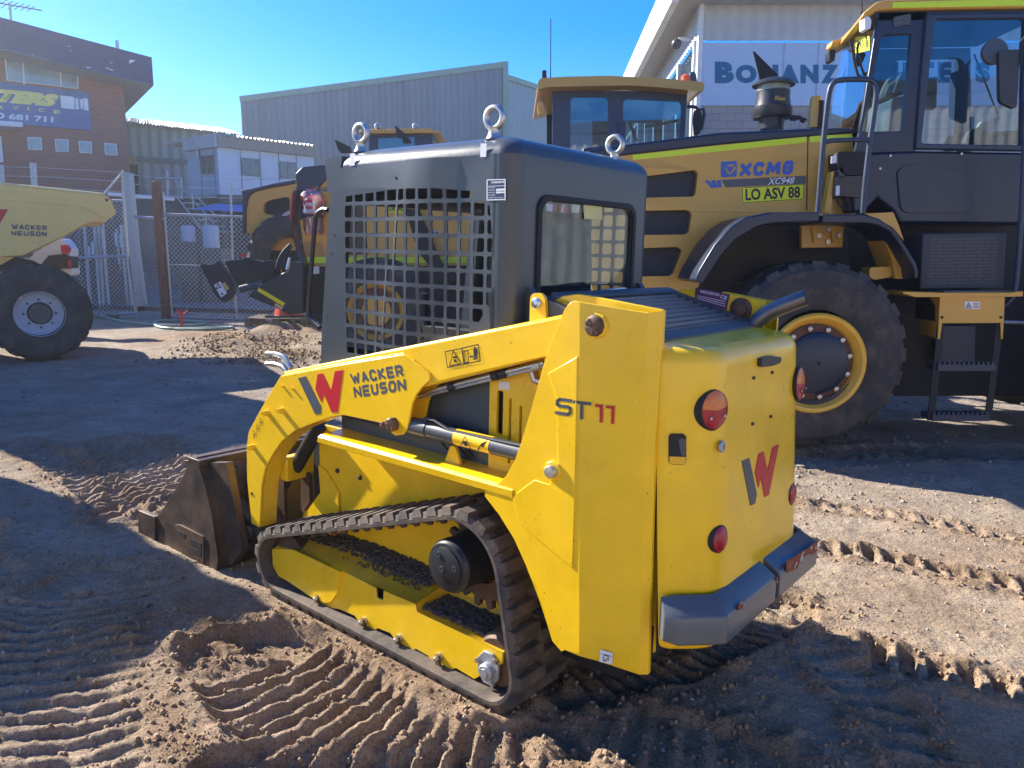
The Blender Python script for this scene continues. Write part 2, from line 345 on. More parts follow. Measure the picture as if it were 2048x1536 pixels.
boss(1194, 651, .05, .033, M['rust'], 'pivot_pin', .022, ring=.044, jit=.002)
boss(1108, 941, .03, .022, M['zinc'], 'cylinder_pin', .03, ring=.036)
# pivot pin ends seen from above, between the plates
part(B().cyl(mw(-.31, .06, 1.405), mw(-.31, .165, 1.405), .05), 'pivot_tube', M['rust'], both=True)
part(B().cyl(mw(-.167, .06, .929), mw(-.167, .165, .929), .03), 'pivot_tube', M['steel'], both=True)
# ---- lift arms
pa = side(.05)
tube_px = [(561, 744), (800, 695), (1124, 629), (1180, 640), (1200, 700), (1092, 714), (966, 746), (842, 776), (800, 790), (620, 780)]
T = pa.at(-.012).pp(tube_px)
part(B().prism(pa.at(-.012), T, 0, -.078), 'arm_tube', M['yellow'], both=True, bevel=.012, seg=3)
plate_px = [(561, 752), (690, 728), (809, 708), (835, 728), (858, 746), (860, 759), (842, 777), (832, 790), (825, 806), (819, 836), (815, 857), (805, 869), (790, 871), (774, 858), (762, 846), (720, 837), (686, 830), (660, 834), (639, 842), (613, 852), (590, 861), (563, 883), (543, 912), (530, 937), (523, 972), (521, 1010), (519, 1055), (503, 1047), (494, 960), (493, 893), (497, 864), (515, 830), (535, 795)]
ap = pa.pp(plate_px)
arm_l, arm_r = part(B().prism(pa, ap, 0, -.012), 'arm_plate', M['yellow'], both=True, bevel=.003)
strip = pa.pp([(686, 830), (660, 834), (639, 842), (613, 852), (590, 861), (563, 883), (543, 912), (530, 937), (523, 972), (521, 1010), (519, 1055)])
outerl = pa.pp([(503, 1047), (494, 960), (493, 893), (497, 864), (515, 830), (535, 795), (561, 752)])
b = B()   # box of the arm's front leg: inner web following the curve, outer web and inner cheek
for ln in (strip, outerl):
    b.grid([[pa.pt(x, y, -.012) for x, y in ln], [pa.pt(x, y, -.085) for x, y in ln]])
b.prism(pa, ap, -.085, -.093)
part(b, 'arm_web', M['yellow'], both=True)
for (x, y, r, h) in [(536, 826, .013, .03), (566, 821, .013, .03), (507, 894, .013, .03), (567, 773, .006, .01), (587, 778, .006, .01)]:
    a, c = pa.px(x, y); p = mw(a, .05, c)
    part(B().lathe(p, -R, [(0, r * 1.1), (h, r), (h, r * .5), (h * .6, r * .5)], 12, caps=False), 'weld_boss', M['yellow'])
a, c = pa.px(504, 987); part(B().lathe(mw(a, .05, c), -R, [(.001, .008), (.003, .008)], 10), 'hole_plug', M['matt'])
# elbow lug with its dirty pin
boss(789, 848, .05, .027, M['rust'], 'elbow_pin', .03, jit=.0015)
boss(774, 848, .05, .013, M['rust'], 'elbow_bolt', .03)
def weld(pl, pts, name='weld_bead', r=.0055, h=.002):
    q = [pl.pt(*p, h) for p in pl.pp(pts)]; out = []
    for a_, b_ in zip(q[:-1], q[1:]):
        n_ = max(2, int((b_ - a_).length / .006)); out += [a_.lerp(b_, k / n_) + Vector([random.uniform(-.0012, .0012) for _ in range(3)]) for k in range(n_)]
    out.append(q[-1]); return part(B().tube(out, [r * random.uniform(.75, 1.2) for _ in out], 6), name, M['yellow'], ang=80)
weld(pa.at(-.010), [(570, 750), (690, 727), (809, 707), (835, 727), (859, 746), (862, 760)])
# cross tube between the arms behind the bucket
part(B().box(side(.15), 1.50, .50, 1.56, .62, 0, -.85), 'arm_cross_beam', M['yellow'], bevel=.01)
# ---- lift cylinder, hoses, hard pipe
def P_(b_, x, y): return side(b_).P(x, y)
p0, p1 = P_(.085, 826, 851), P_(.085, 1045, 906)
d = (p1 - p0)
b = B().cyl(p0 - d * .0, p1 + d * .25, .031, n=20).lathe(p0, d, [(-.004, .027), (0, .034), (.09, .034), (.09, .031)], 20)
cyl, _ = part(b, 'lift_cylinder', M['cabd'], both=True)
part(B().lathe(p0 + d * .44, d, [(0, .0318), (.175, .0318)], 20, caps=False), 'cylinder_sticker', M['yellow'], cyl)
b = B().tube([P_(.07, 850, 837), P_(.07, 870, 842), P_(.07, 900, 862), P_(.07, 1045, 892)], .008)
part(b, 'cylinder_pipe', M['black'], both=True)
b = B().tube([P_(.10, 836, 790), P_(.10, 905, 772), P_(.10, 1000, 748), P_(.10, 1090, 726)], .0105, 10)
b.tube([P_(.10, 838, 796), P_(.10, 905, 778), P_(.10, 1000, 755), P_(.10, 1090, 733)], .006, 8)
pipe, _ = part(b, 'hydraulic_pipe', M['steel'], both=True)
for x, y in ((906, 772), (993, 750), (1008, 746), (1076, 730)):
    q = P_(.10, x, y); part(B().lathe(q - F * .012, F + U * -.25, [(0, .016), (.03, .016)], 6 if x > 1050 else 12), 'pipe_fitting', M['zinc'] if x > 1050 else M['black'], pipe)
part(B().tube([P_(.13, 1062, 733), P_(.13, 1070, 760), P_(.14, 1085, 765)], .014), 'hose_elbow', M['zinc'])
b = B()
for k in range(2): b.tube([P_(.2, 575 + 8 * k, 745 - 8 * k), P_(.2, 566, 733 - 20 * k), P_(.2, 552, 728 - 20 * k), P_(.2, 534, 727 - 20 * k)], [.012, .014, .011, .013], 8)
part(b, 'hydraulic_coupler', M['zinc'])
# tilt cylinder and link at the front
p0, p1 = P_(.22, 640, 850), P_(.22, 583, 950)
part(B().cyl(p0, p1, .035).cyl(p1, p1 + (p1 - p0) * .35, .02), 'tilt_cylinder', M['black'], both=True)
b = B()
for px in ((560, 960), (590, 965)):
    q = side(.2).px(*px); b.prism(side(.2 if px[0] < 570 else .26), rpoly([(q[0] - .03, q[1] - .32), (q[0] + .05, q[1] - .32), (q[0] + .04, q[1] + .04), (q[0] - .03, q[1] + .04)], .03), 0, -.02)
part(b, 'tilt_link', M['rust'], both=True)
# ---- chassis: fender ledge, side wall, belly
b = B()
e0 = side(.03).pp([(640, 872), (800, 915), (930, 952), (985, 975)])
lip = [(1.075, .825), (.09, .815)]
led = [mw(1.075, .03, .826), mw(.03, .03, .816)]
b.grid([[mw(a, .30, .79) for a in (1.09, .8, .4, .0)], [mw(a, .036, .792) for a in (1.09, .8, .4, .0)], [mw(a, .026, .798) for a in (1.085, .8, .4, .0)], [mw(a, .024, .822) for a in (1.075, .8, .4, .0)], [mw(a, .036, .832) for a in (1.072, .8, .4, .0)], [mw(a, .17, .84) for a in (1.07, .8, .4, .0)], [mw(a, .17, .80) for a in (1.07, .8, .4, .0)]])
part(b, 'fender_ledge', M['yellow'], both=True, ang=20)
wl = side(.24).pp([(640, 985), (606, 1030), (588, 1068)])
W = [(wl[0][0], .80), wl[0], wl[1], wl[2], (1.62, .12), (1.3, .08), (.0, .08), (-.12, .40), (-.12, .80)]
part(B().prism(side(.24), W, 0, -.02), 'chassis_side', M['yellow'], both=True, bevel=.003)
fp = side(.2).pp([(633, 928), (672, 980), (676, 1062), (612, 1062), (612, 1030), (640, 985)])
part(B().prism(side(.225), side(.225).pp([(636, 930), (650, 942), (676, 985), (678, 1075), (604, 1078), (610, 1030), (640, 985)]), 0, -.016), 'front_gusset', M['yellow'], both=True, bevel=.003)
for x, y in ((676, 941), (721, 955)):
    a, c = side(.24).px(x, y); part(B().lathe(mw(a, .24, c), -R, [(0, .012), (.008, .011), (.012, .006)], 10), 'plug', M['black'])
part(B().box(top(.14), -.30, .27, 1.45, .88, 0, .60), 'chassis_box', M['matt'])
# lifting lug on the ledge
q = side(.10).px(905, 925); part(B().prism(side(.10), rpoly([(q[0] - .04, .835), (q[0] + .04, .835), (q[0] + .012, .90), (q[0] - .012, .90)], .008), 0, -.012), 'tie_down_lug', M['yellow'], both=True)
# dark side cover with slots and the yellow vent cover, both inboard of the lift cylinder
slots = []
for i in range(5): slots.append([(.205 + .05 * i - .02 + .03, .955 + .022), (.205 + .05 * i + .03, .955 + .03), (.205 + .05 * i - .03, .90), (.205 + .05 * i - .05, .895)])
cov = side(.155).pp([(700, 850), (862, 780), (985, 756), (985, 948), (880, 925), (640, 862)])
cov2 = [(1.08, .84), (1.08, 1.05), (.9, 1.14), (.22, 1.20), (.22, .84)]
sl = []
for i in range(6):
    x = .50 - .045 * i; sl.append(rpoly([(x, .965), (x - .012, .965), (x - .052, .905), (x - .04, .905)], .004, 2))
    if i < 4: sl.append(rpoly([(x - .03, .885), (x - .042, .885), (x - .075, .86), (x - .06, .86)], .004, 2))
part(B().prism(side(.155), cov2, 0, -.012, sl), 'side_cover', M['cab'], both=True)
vent = [(.215, .835), (.215, 1.19), (-.02, 1.235), (-.02, .835)]
vs_ = []
for i, (w, y0, y1) in enumerate([(.03, 1.0, 1.12), (.012, .9, 1.1), (.012, .9, 1.08), (.012, .9, 1.07)]):
    x = .165 - .048 * i; vs_.append(rrect(x - w / 2, y0 - .03, x + w / 2, y1 + .01, .006, 2))
for i in range(3): x = .19 - .04 * i; vs_.append(rrect(x - .006, .86, x + .006, .895 - .0 * i + .03 if i else .95, .005, 2))
part(B().prism(side(.145), vent, 0, -.012, vs_[:4]), 'vent_cover', M['yellow'], both=True)
part(B().box(side(.17), -.05, .84, 1.05, 1.2, 0, -.03), 'cover_backing', M['matt'], both=True)
part(B().flat(side(.144), side(.144).pp([(998, 762), (1020, 764), (1020, 780), (998, 778)]), .001), 'lifting_sticker', M['white'])
# ---- undercarriage
CIR = [((1.40, .16), .145), ((.24, .465), .218), ((.09, .138), .137)]
cloud = [(cx + r * math.cos(t * math.pi / 90), cy + r * math.sin(t * math.pi / 90)) for (cx, cy), r in CIR for t in range(180)]
def hull(ps):
    ps = sorted(set(ps))
    def h(it):
        o = []
        for p in it:
            while len(o) > 1 and (o[-1][0] - o[-2][0]) * (p[1] - o[-2][1]) - (o[-1][1] - o[-2][1]) * (p[0] - o[-2][0]) <= 0: o.pop()
            o.append(p)
        return o[:-1]
    return h(ps) + h(reversed(ps))
HL = hull(cloud)
seg = [math.dist(HL[i], HL[(i + 1) % len(HL)]) for i in range(len(HL))]; TL = sum(seg)
def on_track(s):
    s %= TL; i = 0
    while s > seg[i]: s -= seg[i]; i += 1
    p, q = HL[i], HL[(i + 1) % len(HL)]; t = s / seg[i]; pt = (p[0] + (q[0] - p[0]) * t, p[1] + (q[1] - p[1]) * t)
    tx, ty = (q[0] - p[0]) / seg[i], (q[1] - p[1]) / seg[i]; return pt, (tx, ty), (ty, -tx)
NL = 48; pit = TL / NL
def tp(s, h, b_):
    p, t, n = on_track(s); return mw(p[0] + n[0] * h, b_, p[1] + n[1] * h)
N = NL * 5
rows = [[tp(TL * i / N, h, b_) for h, b_ in ((0, .012), (0, .29), (-.008, .30), (-.022, .30), (-.026, .29), (-.026, .012), (-.022, 0), (-.008, 0))] for i in range(N + 1)]
b = B().grid(rows, closed=True)
def lug(s, b0, b1, h0, h1, w0, w1, in0=.004, in1=.012):
    vs = []
    for h, w, i0 in ((h0, w0, in0), (h1, w1, in1)):
        for ds, bb in ((-w, b0 + i0), (w, b0 + i0), (w, b1 - i0), (-w, b1 - i0)): vs.append(tp(s + ds + random.uniform(-.001, .001), h, bb))
    b.add(vs, [(3, 2, 1, 0), (4, 5, 6, 7), (0, 1, 5, 4), (1, 2, 6, 5), (2, 3, 7, 6), (3, 0, 4, 7)])
for i in range(NL):
    s = i * pit
    lug(s, -.004, .165, -.004, .026, .030, .019); lug(s + pit * .5, .135, .304, -.004, .026, .030, .019)
    lug(s + pit * .5, .0, .055, -.004, .013, .022, .012); lug(s, .245, .30, -.004, .013, .022, .012)
for i in range(NL): lug(i * pit, .115, .15, -.024, -.06, .02, .012); lug(i * pit, .165, .2, -.024, -.06, .02, .012)
part(b, 'rubber_track', M['rubber'], both=True, ang=30)
fo = side(.06); fr = fo.pp(zz([(200, 505), (215, 492), (330, 510), (620, 640), (815, 740), (820, 800), (860, 815), (862, 757), (1058, 838), (1066, 884), (1585, 1128), (1578, 1200)], *Z7) + zz([(1410, 1292), (1300, 1225), (1255, 1240), (1195, 1245), (1130, 1150), (1060, 1110), (1020, 1125), (960, 1100), (905, 1015), (830, 985), (790, 1010), (740, 985), (690, 910), (600, 870), (555, 865), (500, 850), (440, 790), (380, 745), (300, 695), (240, 668), (208, 610)], *Z7))
tf, _ = part(B().prism(fo, fr, 0, -.012), 'track_frame', M['yellow'], both=True, bevel=.003)
n1 = fo.pp(zz([(205, 500), (330, 505), (620, 640), (600, 760), (560, 820), (520, 825), (440, 790), (300, 695), (245, 665), (212, 605)], *Z7))
part(B().prism(fo, rpoly(n1, .012, 3), .012, 0), 'front_frame_cap', M['yellow'], both=True, bevel=.003)
# sloping top of the frame up to the inner wall, and the lower tray at the rear
ed = fo.pp(zz([(215, 492), (620, 640), (1058, 838)], *Z7)); a0, a1, a2 = ed
b = B().grid([[mw(a0[0], .06, a0[1]), mw(a1[0], .06, a1[1]), mw(a2[0], .06, a2[1])], [mw(a0[0] - .03, .17, a0[1] + .045), mw(a1[0], .17, a1[1] + .05), mw(a2[0], .17, a2[1] + .03)], [mw(a0[0] - .03, .25, a0[1] + .06), mw(a1[0], .25, a1[1] + .065), mw(a2[0], .25, a2[1] + .04)]])
r0 = fo.px(*zz([(1066, 884)], *Z7)[0]); r1 = fo.px(*zz([(1585, 1128)], *Z7)[0])
b.grid([[mw(r0[0], .06, r0[1]), mw(r1[0], .06, r1[1])], [mw(r0[0], .25, r0[1] + .01), mw(r1[0], .25, r1[1] + .01)]])
b.grid([[mw(a2[0], .06, a2[1]), mw(a2[0], .25, a2[1] + .04)], [mw(r0[0], .06, r0[1]), mw(r0[0], .25, r0[1])]])
b.box(side(.235), .05, .06, 1.46, .24, 0, -.01)
part(b, 'frame_top', M['yellowd'], both=True)
# soil heaped on the frame
def heap(pts, zf, n, rr, name, parent, b=None, link=True):
    b = b or B()
    for _ in range(n):
        u, v = random.random(), random.random(); a = pts[0] + (pts[1] - pts[0]) * u; bb = pts[2] + (pts[3] - pts[2]) * v
        r = rr * random.uniform(.3, 1.2); b.ball(mw(a, bb, zf(a, bb) + random.uniform(-.2, .5) * r), r, (1, 1, .7), 6, .25)
    return part(b, name, M['soil'], parent) if link else b
def ztop(a, bb):
    t = (a - a2[0]) / (a0[0] - a2[0]); base = a2[1] + (a0[1] - a2[1]) * t if a < a1[0] and 0 else (a1[1] + (a0[1] - a1[1]) * max(0, (a - a1[0]) / (a0[0] - a1[0])) if a > a1[0] else a2[1] + (a1[1] - a2[1]) * (a - a2[0]) / (a1[0] - a2[0]))
    return base + (bb - .06) * .4
hb0 = heap((.53, 1.05, .115, .2), ztop, 320, .006, '', tf, link=False); heap((.53, 1.40, .15, .24), ztop, 1500, .010, 'caked_soil', tf, hb0)
heap((.06, .50, .09, .24), lambda a, bb: r0[1] + (r1[1] - r0[1]) * (a - r0[0]) / (r1[0] - r0[0]) + .008, 900, .012, 'caked_soil', tf)
for x, y in ((636, 1196), (727, 1243), (797, 1278), (877, 1315)):
    a, c = side(.05).px(x, y)
    ro = part(B().lathe(mw(a, .078, c - .015), R, [(0, .060), (.04, .064), (.05, .05), (.10, .05), (.11, .064), (.16, .060)], 24), 'track_roller', M['rust'], both=True)
    for k, oo in enumerate(ro):
        g = (lambda p: p) if k == 0 else mirror; sg = -R if k == 0 else R
        part(B().lathe(g(mw(a, .060, c)), sg, [(-.02, .017), (.012, .017), (.012, .011), (.03, .011), (.034, .006)], 12), 'roller_bolt', M['zinc'], oo)
    b = B().prism(side(.042), rpoly([(a - .025, c - .075), (a - .005, c - .075), (a + .012, c - .02), (a + .012, c + .012), (a - .012, c + .012), (a - .012, c - .02)], .006), 0, -.01)
    part(b, 'roller_bracket', M['rust'], both=True)
a, c = side(.045).px(974, 1338)
oc = [(a + .055 * math.cos(R_(22.5 + 45 * i)), c + .068 * math.sin(R_(22.5 + 45 * i))) for i in range(8)]
ip, _ = part(B().prism(side(.048), oc, 0, -.012), 'idler_plate', M['galv'], both=True, bevel=.002)
part(B().lathe(mw(a - .005, .048, c - .005), -R, [(0, .032), (.02, .032), (.026, .026), (.026, .017), (.03, .016)], 20), 'idler_axle', M['galv'], ip)
for dx, dy in ((.045, .02), (-.03, -.05), (-.04, .045)): part(B().lathe(mw(a + dx, .048, c + dy), -R, [(0, .011), (.012, .01)], 6), 'idler_bolt', M['zinc'], ip)
part(B().lathe(mw(.09, .07, .138), R, [(0, .09), (.02, .108), (.07, .108), (.08, .085), (.1, .085), (.11, .108), (.16, .108), (.17, .09)], 28), 'rear_idler', M['rust'], both=True)
part(B().lathe(mw(1.40, .07, .16), R, [(0, .09), (.02, .116), (.07, .116), (.08, .09), (.1, .09), (.11, .116), (.16, .116), (.17, .09)], 28), 'front_idler', M['rust'], both=True)
# drive motor with its cover, sprocket
ha, hc = side(.005).px(893, 1135)
hub, _ = part(B().lathe(mw(ha, .0, hc), R, [(0, .07), (.004, .092), (.02, .102), (.06, .102), (.07, .098), (.09, .098), (.22, .115), (.27, .115)], 36), 'drive_motor', M['black'], both=True, ang=25)
part(B().lathe(mw(ha, -.002, hc), -R, [(-.004, .078), (.003, .078), (.006, .072)], 32), 'hub_cover', M['black'], hub)
for t, rr in ((60, .055), (165, .055), (-20, .012)):
    part(B().lathe(mw(ha + rr * math.cos(R_(t)), -.006, hc + rr * math.sin(R_(t))), -R, [(0, .011), (.006, .011), (.006, .006), (.002, .005)], 10), 'hub_plug', M['cabd'], hub)
part(B().prism(side(-.007), [(ha - .045, hc - .058), (ha + .03, hc - .04), (ha + .028, hc - .02), (ha - .047, hc - .036)], 0, .001), 'hub_plate', M['galv'], hub)
sp = []
for i in range(17):
    for k, rr in ((0, .19), (.3, .19), (.45, .155), (.85, .155)): t = 2 * math.pi * (i + k) / 17; sp.append((.24 + rr * math.cos(t), .465 + rr * math.sin(t)))
part(B().prism(side(.15), sp, 0, -.025, [circ(.24, .465, .09)]), 'drive_sprocket', M['rust'], both=True)
part(B().prism(side(.16), side(.16).pp(zz([(520, 385), (640, 375), (620, 395), (570, 425), (500, 405)], *Z7)), 0, -.05), 'carrier_bracket', mat('orange_bracket', (.75, .32, .01), .4), both=True)
# ---- cab
BL, AR = .11, .10        # left side plane and rear plane of the cab
def fa(c): return 1.172 - .128 * max(0, c - 1.1)      # sloping front edge
cs = side(BL)
def cabfn(co):           # pressed rib down the side panel
    v = co - O; a, c = v.dot(F), v.dot(U); x = a - (1.87 - c) * .235
    h = 0
    if c < 1.985:
        if .60 < x < .655: h = (.655 - x) / .055
        elif .46 < x <= .60: h = 1
        elif .36 < x <= .46: h = (x - .36) / .10
    return co - R * (.022 * h)
outl = [(fa(1.0), 1.0), (fa(1.3), 1.3), (fa(1.80), 1.80), (1.058, 1.865), (1.03, 1.915), (.985, 1.945), (.17, 1.945), (.17, 1.19)]
reg = cs.pp(zz([(318, 165), (520, 128), (830, 92), (1250, 88), (1600, 112), (1700, 130), (1728, 215), (1790, 270), (1842, 1010), (1842, 1185), (1750, 1335)], 630, 360, 5.12))
gx = [.991 - .0645 * i for i in range(14)]; gy = [1.795 - .0615 * j for j in range(-1, 11)]
holes = []
lim_l = cs.pp(zz([(318, 165), (200, 1490)], 630, 360, 5.12))
for i in range(13):
    for j in range(len(gy) - 1):
        lean = (1.78 - (gy[j] + gy[j + 1]) / 2) * .0
        if 5 <= i <= 6 and False: continue
        x1, x0, y1, y0 = gx[i] - .008 + lean, gx[i + 1] + .006 + lean, gy[j] - .007, gy[j + 1] + .007
        if y0 < 1.30 and x0 < .42: continue
        p = rrect(x0, y0, x1, y1, .008, 2)
        p = clip(p, hp2(lim_l[0], lim_l[1])) if True else p
        for k in (0, 1, 2, 3, 4, 5):
            if len(p) > 2: p = clip(p, hp2(reg[k + 1], reg[k])) if False else p
        # right limit, top limit, rounded lower corner
        def cut(p, q0, q1): return clip(p, hp2(q0, q1)) if len(p) > 2 else p
        t0, t1, t2 = reg[0], reg[2], reg[4]
        p = cut(p, reg[2], reg[0]); p = cut(p, reg[3], reg[2]); p = cut(p, reg[4], reg[3]); p = cut(p, reg[6], reg[4]); p = cut(p, reg[8], reg[7]) if y0 < 1.77 else p
        if y0 < 1.40: p = cut(p, reg[10], reg[9])
        if len(p) > 2:
            ar = abs(sum(p[k][0] * p[(k + 1) % len(p)][1] - p[(k + 1) % len(p)][0] * p[k][1] for k in range(len(p))) / 2)
            if ar > .0003: holes.append(p)
sp_ = cs
bis = []
for x in (.655, .60, .46, .36):
    d = (U - F * .235).normalized(); bis.append((mw(x, BL, 1.87), R.cross(d)))
cab_side, _ = part(B().prism(cs, outl, 0, -.006, holes), 'cab_side_panel', M['cab'], both=True, bisect=bis, fn=cabfn)
for x, y in ((1008, 476), (1010, 519), (668, 470), (662, 507), (655, 633), (791, 355), (875, 353)):
    a, c = cs.px(x, y); part(B().lathe(mw(a, BL, c), -R, [(.0005, .005), (.0015, .005)], 8), 'rivet_hole', M['matt'], cab_side)
# rounded shell: side, rear corners and roof swept round the plan
RAD = .11
def plan(inset, c, dz=0):   # rounded rectangle, rear corners rounded; list of (a,b)
    r = max(.005, .065 - inset * .3); x0, x1, y0, y1 = AR + inset, fa(c) - .04 - inset * 1.9, BL + inset, 2 * BC - BL - inset; o = []
    for cx, cy, a0 in ((x0 + r, y0 + r, 270), (x0 + r, y1 - r, 180)):
        for i in range(7):
            t = R_(a0 - 90 * i / 6); o.append((cx + r * math.cos(t), cy + r * math.sin(t)))
    rf = .05
    for cx, cy, a0 in ((x1 - rf, y1 - rf, 90), (x1 - rf, y0 + rf, 0)):
        for i in range(7):
            t = R_(a0 - 90 * i / 6); o.append((cx + rf * math.cos(t), cy + rf * math.sin(t)))
    return o
rings = []
for i in range(8):
    t = math.pi / 2 * i / 7; ins, c = RAD * (1 - math.cos(t)) * 1.0, 1.945 + .068 * math.sin(t) - .0
    rings.append([mw(a, b_, c) for a, b_ in plan(ins, 1.94)])

cen = [mw(.62 + (Vector(p) - O - F * .62 - R * BC).dot(F) * k, BC + (Vector(p) - O).dot(R) * k - BC * k, 2.01 + .012 * (1 - k)) for p in rings[-1] for k in (.5,)]
b = B().grid(rings, closed=True); n = len(cen); b.grid([rings[-1], cen], closed=True); b.add(cen, [tuple(range(n))])
part(b, 'cab_roof', M['cab'], ang=60)
for s_ in (1, -1):       # rear corner posts
    b = B(); o_ = []
    for c in (1.19, 1.945): o_.append([mw(a, b_ if s_ == 1 else 2 * BC - b_, c) for a, b_ in plan(0, 1.94)[0:7]])
    b.grid(o_); b.grid([[mw(.165, BL if s_ == 1 else 2 * BC - BL, 1.19), mw(.185, BL if s_ == 1 else 2 * BC - BL, 1.19)], [mw(.165, BL if s_ == 1 else 2 * BC - BL, 1.945), mw(.185, BL if s_ == 1 else 2 * BC - BL, 1.945)]])
    part(b, 'corner_post', M['cab'], ang=60)
# rear wall with the window
rp = rear(AR)
wpx = zz([(255, 345), (300, 300), (700, 335), (1180, 375), (1290, 392), (1345, 470), (1365, 700), (1370, 1330), (1325, 1400), (700, 1460), (345, 1470), (310, 1330), (275, 800)], 1040, 340, 5.689)
wq = rp.pp(wpx)
x0, x1 = .245, 2 * BC - .245; ztop, zbot = 1.822, 1.44
wo = rrect(x0, zbot, x1, ztop, .06, 5)
wi = rrect(x0 + .022, zbot + .018, x1 - .022, ztop - .022, .05, 5)
part(B().prism(rp, [(BL + .06, 1.19), (2 * BC - BL - .06, 1.19), (2 * BC - BL - .06, 1.945), (BL + .06, 1.945)], 0, -.02, [wi]), 'cab_rear_wall', M['cab'])
gk = part(B().prism(rp, wo, .010, 0, [wi]), 'window_gasket', M['matt'], bevel=.005, seg=3)
part(B().prism(rp, wi, -.004, -.009), 'rear_window', glass('rear_glass', (.82, .9, .92), alpha=.02))
wst = rp.pp(zz([(722, 395), (930, 405), (935, 568), (728, 558)], 1040, 340, 5.689)); part(B().flat(rp, wst, .001), 'paper_sticker', mat('pale_yellow_paper', (.62, .58, .22), .6))
# stays and hinge plates at the bottom of the window
b = B().tube([mw(.075, .38, 1.442), mw(.06, .55, 1.475), mw(.06, .78, 1.485), mw(.08, .86, 1.47)], .006)
part(b, 'wiper_bar', M['steel'])
for bb in (.20, 2 * BC - .2):
    q = [(.02, 1.36), (.13, 1.36), (.13, 1.50), (.09, 1.50), (.055, 1.45), (.0, 1.43)]
    part(B().prism(side(bb), q, 0, -.03), 'cab_hinge', M['cab'])
a, c = side(.125).px(1074, 607); part(B().prism(side(.125), rpoly([(a - .045, c - .10), (a + .03, c - .10), (a + .03, c + .035), (a - .03, c + .035)], .03), 0, -.014), 'pivot_lug', M['yellow'], both=True)
part(B().lathe(mw(a, .125, c), -R, [(0, .02), (.006, .02), (.01, .012)], 16), 'lug_bolt', M['steel'])
part(B().box(top(1.43), -.03, .2, .1, .95, 0, .02), 'rear_shelf', M['cabd'])
# front frame, visor, seat, interior
b = B()
for bb in (BL + .006, 2 * BC - BL - .066):
    b.add([mw(fa(c) - da, bb + db, c) for c in (.9, 1.82) for da, db in ((0, 0), (.06, 0), (.06, .06), (0, .06))], [(0, 1, 2, 3), (4, 5, 6, 7), (0, 1, 5, 4), (1, 2, 6, 5), (2, 3, 7, 6), (3, 0, 4, 7)])
b.prism(top(1.80), [(fa(1.82) - .06, BL + .01), (fa(1.82) - .005, BL + .01), (fa(1.82) - .005, 2 * BC - BL - .01), (fa(1.82) - .06, 2 * BC - BL - .01)], 0, .05)
part(b, 'cab_front_frame', M['cab'])
v0 = P_(.14, 649, 318); part(B().add([P_(.16, 649, 318), P_(.16, 684, 312), P_(.16, 676, 390), P_(.16, 656, 385)] + [P_(.16, 649, 318) + R * .8, P_(.16, 684, 312) + R * .8, P_(.16, 676, 390) + R * .8, P_(.16, 656, 385) + R * .8], [(0, 1, 2, 3), (4, 5, 6, 7), (0, 1, 5, 4), (1, 2, 6, 5), (2, 3, 7, 6), (3, 0, 4, 7)]), 'front_visor', M['cab'])
hp_ = [(656, 420), (645, 418), (632, 430), (629, 455), (622, 540), (616, 615), (617, 632), (628, 645), (640, 655)]
part(B().tube([P_(.16, x, y) for x, y in hp_], .011, 8, smooth=1), 'grab_handle', M['black'])
b = B().box(side(.42), .30, .95, .80, 1.16, 0, -.32)
part(b, 'seat_base', M['matt'], bevel=.03)
b = B().prism(side(.36), rpoly([(.30, 1.16), (.46, 1.16), (.36, 1.55), (.33, 1.78), (.24, 1.78), (.22, 1.5)], .05), 0, -.43)
part(b, 'seat_backrest', mat('seat_vinyl', (.012, .012, .014), .5), bevel=.03)
part(B().prism(side(.30), rpoly([(.35, 1.25), (.72, 1.25), (.72, 1.31), (.35, 1.31)], .02), 0, -.06), 'armrest', M['matt'], both=True, bevel=.01)
part(B().tube([mw(.72, .33, 1.28), mw(.76, .34, 1.36), mw(.76, .34, 1.44)], [.02, .025, .02], 10), 'joystick', M['black'], both=True)
part(B().box(top(.9), .11, .13, 1.15, 1.02, 0, .05), 'cab_floor', M['matt'])
for b_, a_ in ((.183, .966), (.183, .25), (2 * BC - .183, .25), (2 * BC - .183, .966)):
    z0 = 1.995; eb = part(B().lathe(mw(a_, b_, z0), U, [(0, .03), (.012, .028), (.02, .022), (.04, .018), (.05, .022)], 20), 'eye_bolt', M['zinc'])
    p = mw(a_, b_, z0 + .082); w1, w2 = R * .12 - F, U
    part(B().tube([p + (w1.normalized() * math.cos(t) + w2 * math.sin(t)) * .034 for t in np.linspace(0, 2 * math.pi, 29)[:-1]], .0115, 10, closed=True), 'eye_ring', M['zinc'], eb)
    part(B().lathe(mw(a_, b_, z0 - .004), U, [(0, .036), (.012, .036), (.014, .03)], 20), 'bolt_washer', M['black'], eb)
for px in ([(701, 307), (711, 307), (710, 331), (700, 332)], [(962, 287), (974, 287), (973, 314), (961, 314)]):
    part(B().flat(cs, cs.pp(px), .002), 'reflector_tab', M['white'], cab_side)
np_ = cs.pp([(974, 359), (1012, 358), (1012, 400), (974, 401)])
pl_ = part(B().prism(cs, np_, .0015, 0), 'data_plate', mat('plate_navy', (.02, .03, .09), .4), cab_side)
for px in ([(974, 359), (1012, 358), (1012, 360), (974, 361)], [(974, 399), (1012, 398), (1012, 400), (974, 401)], [(974, 359), (976, 359), (976, 401), (974, 401)], [(1010, 359), (1012, 359), (1012, 401), (1010, 401)], [(993, 378), (1010, 377), (1010, 381), (993, 382)], [(993, 383), (1010, 383), (1010, 386), (993, 387)], [(977, 372), (1010, 371), (1010, 372), (977, 373)]):
    part(B().flat(cs, cs.pp(px), .0022), 'plate_line', M['white'], pl_)
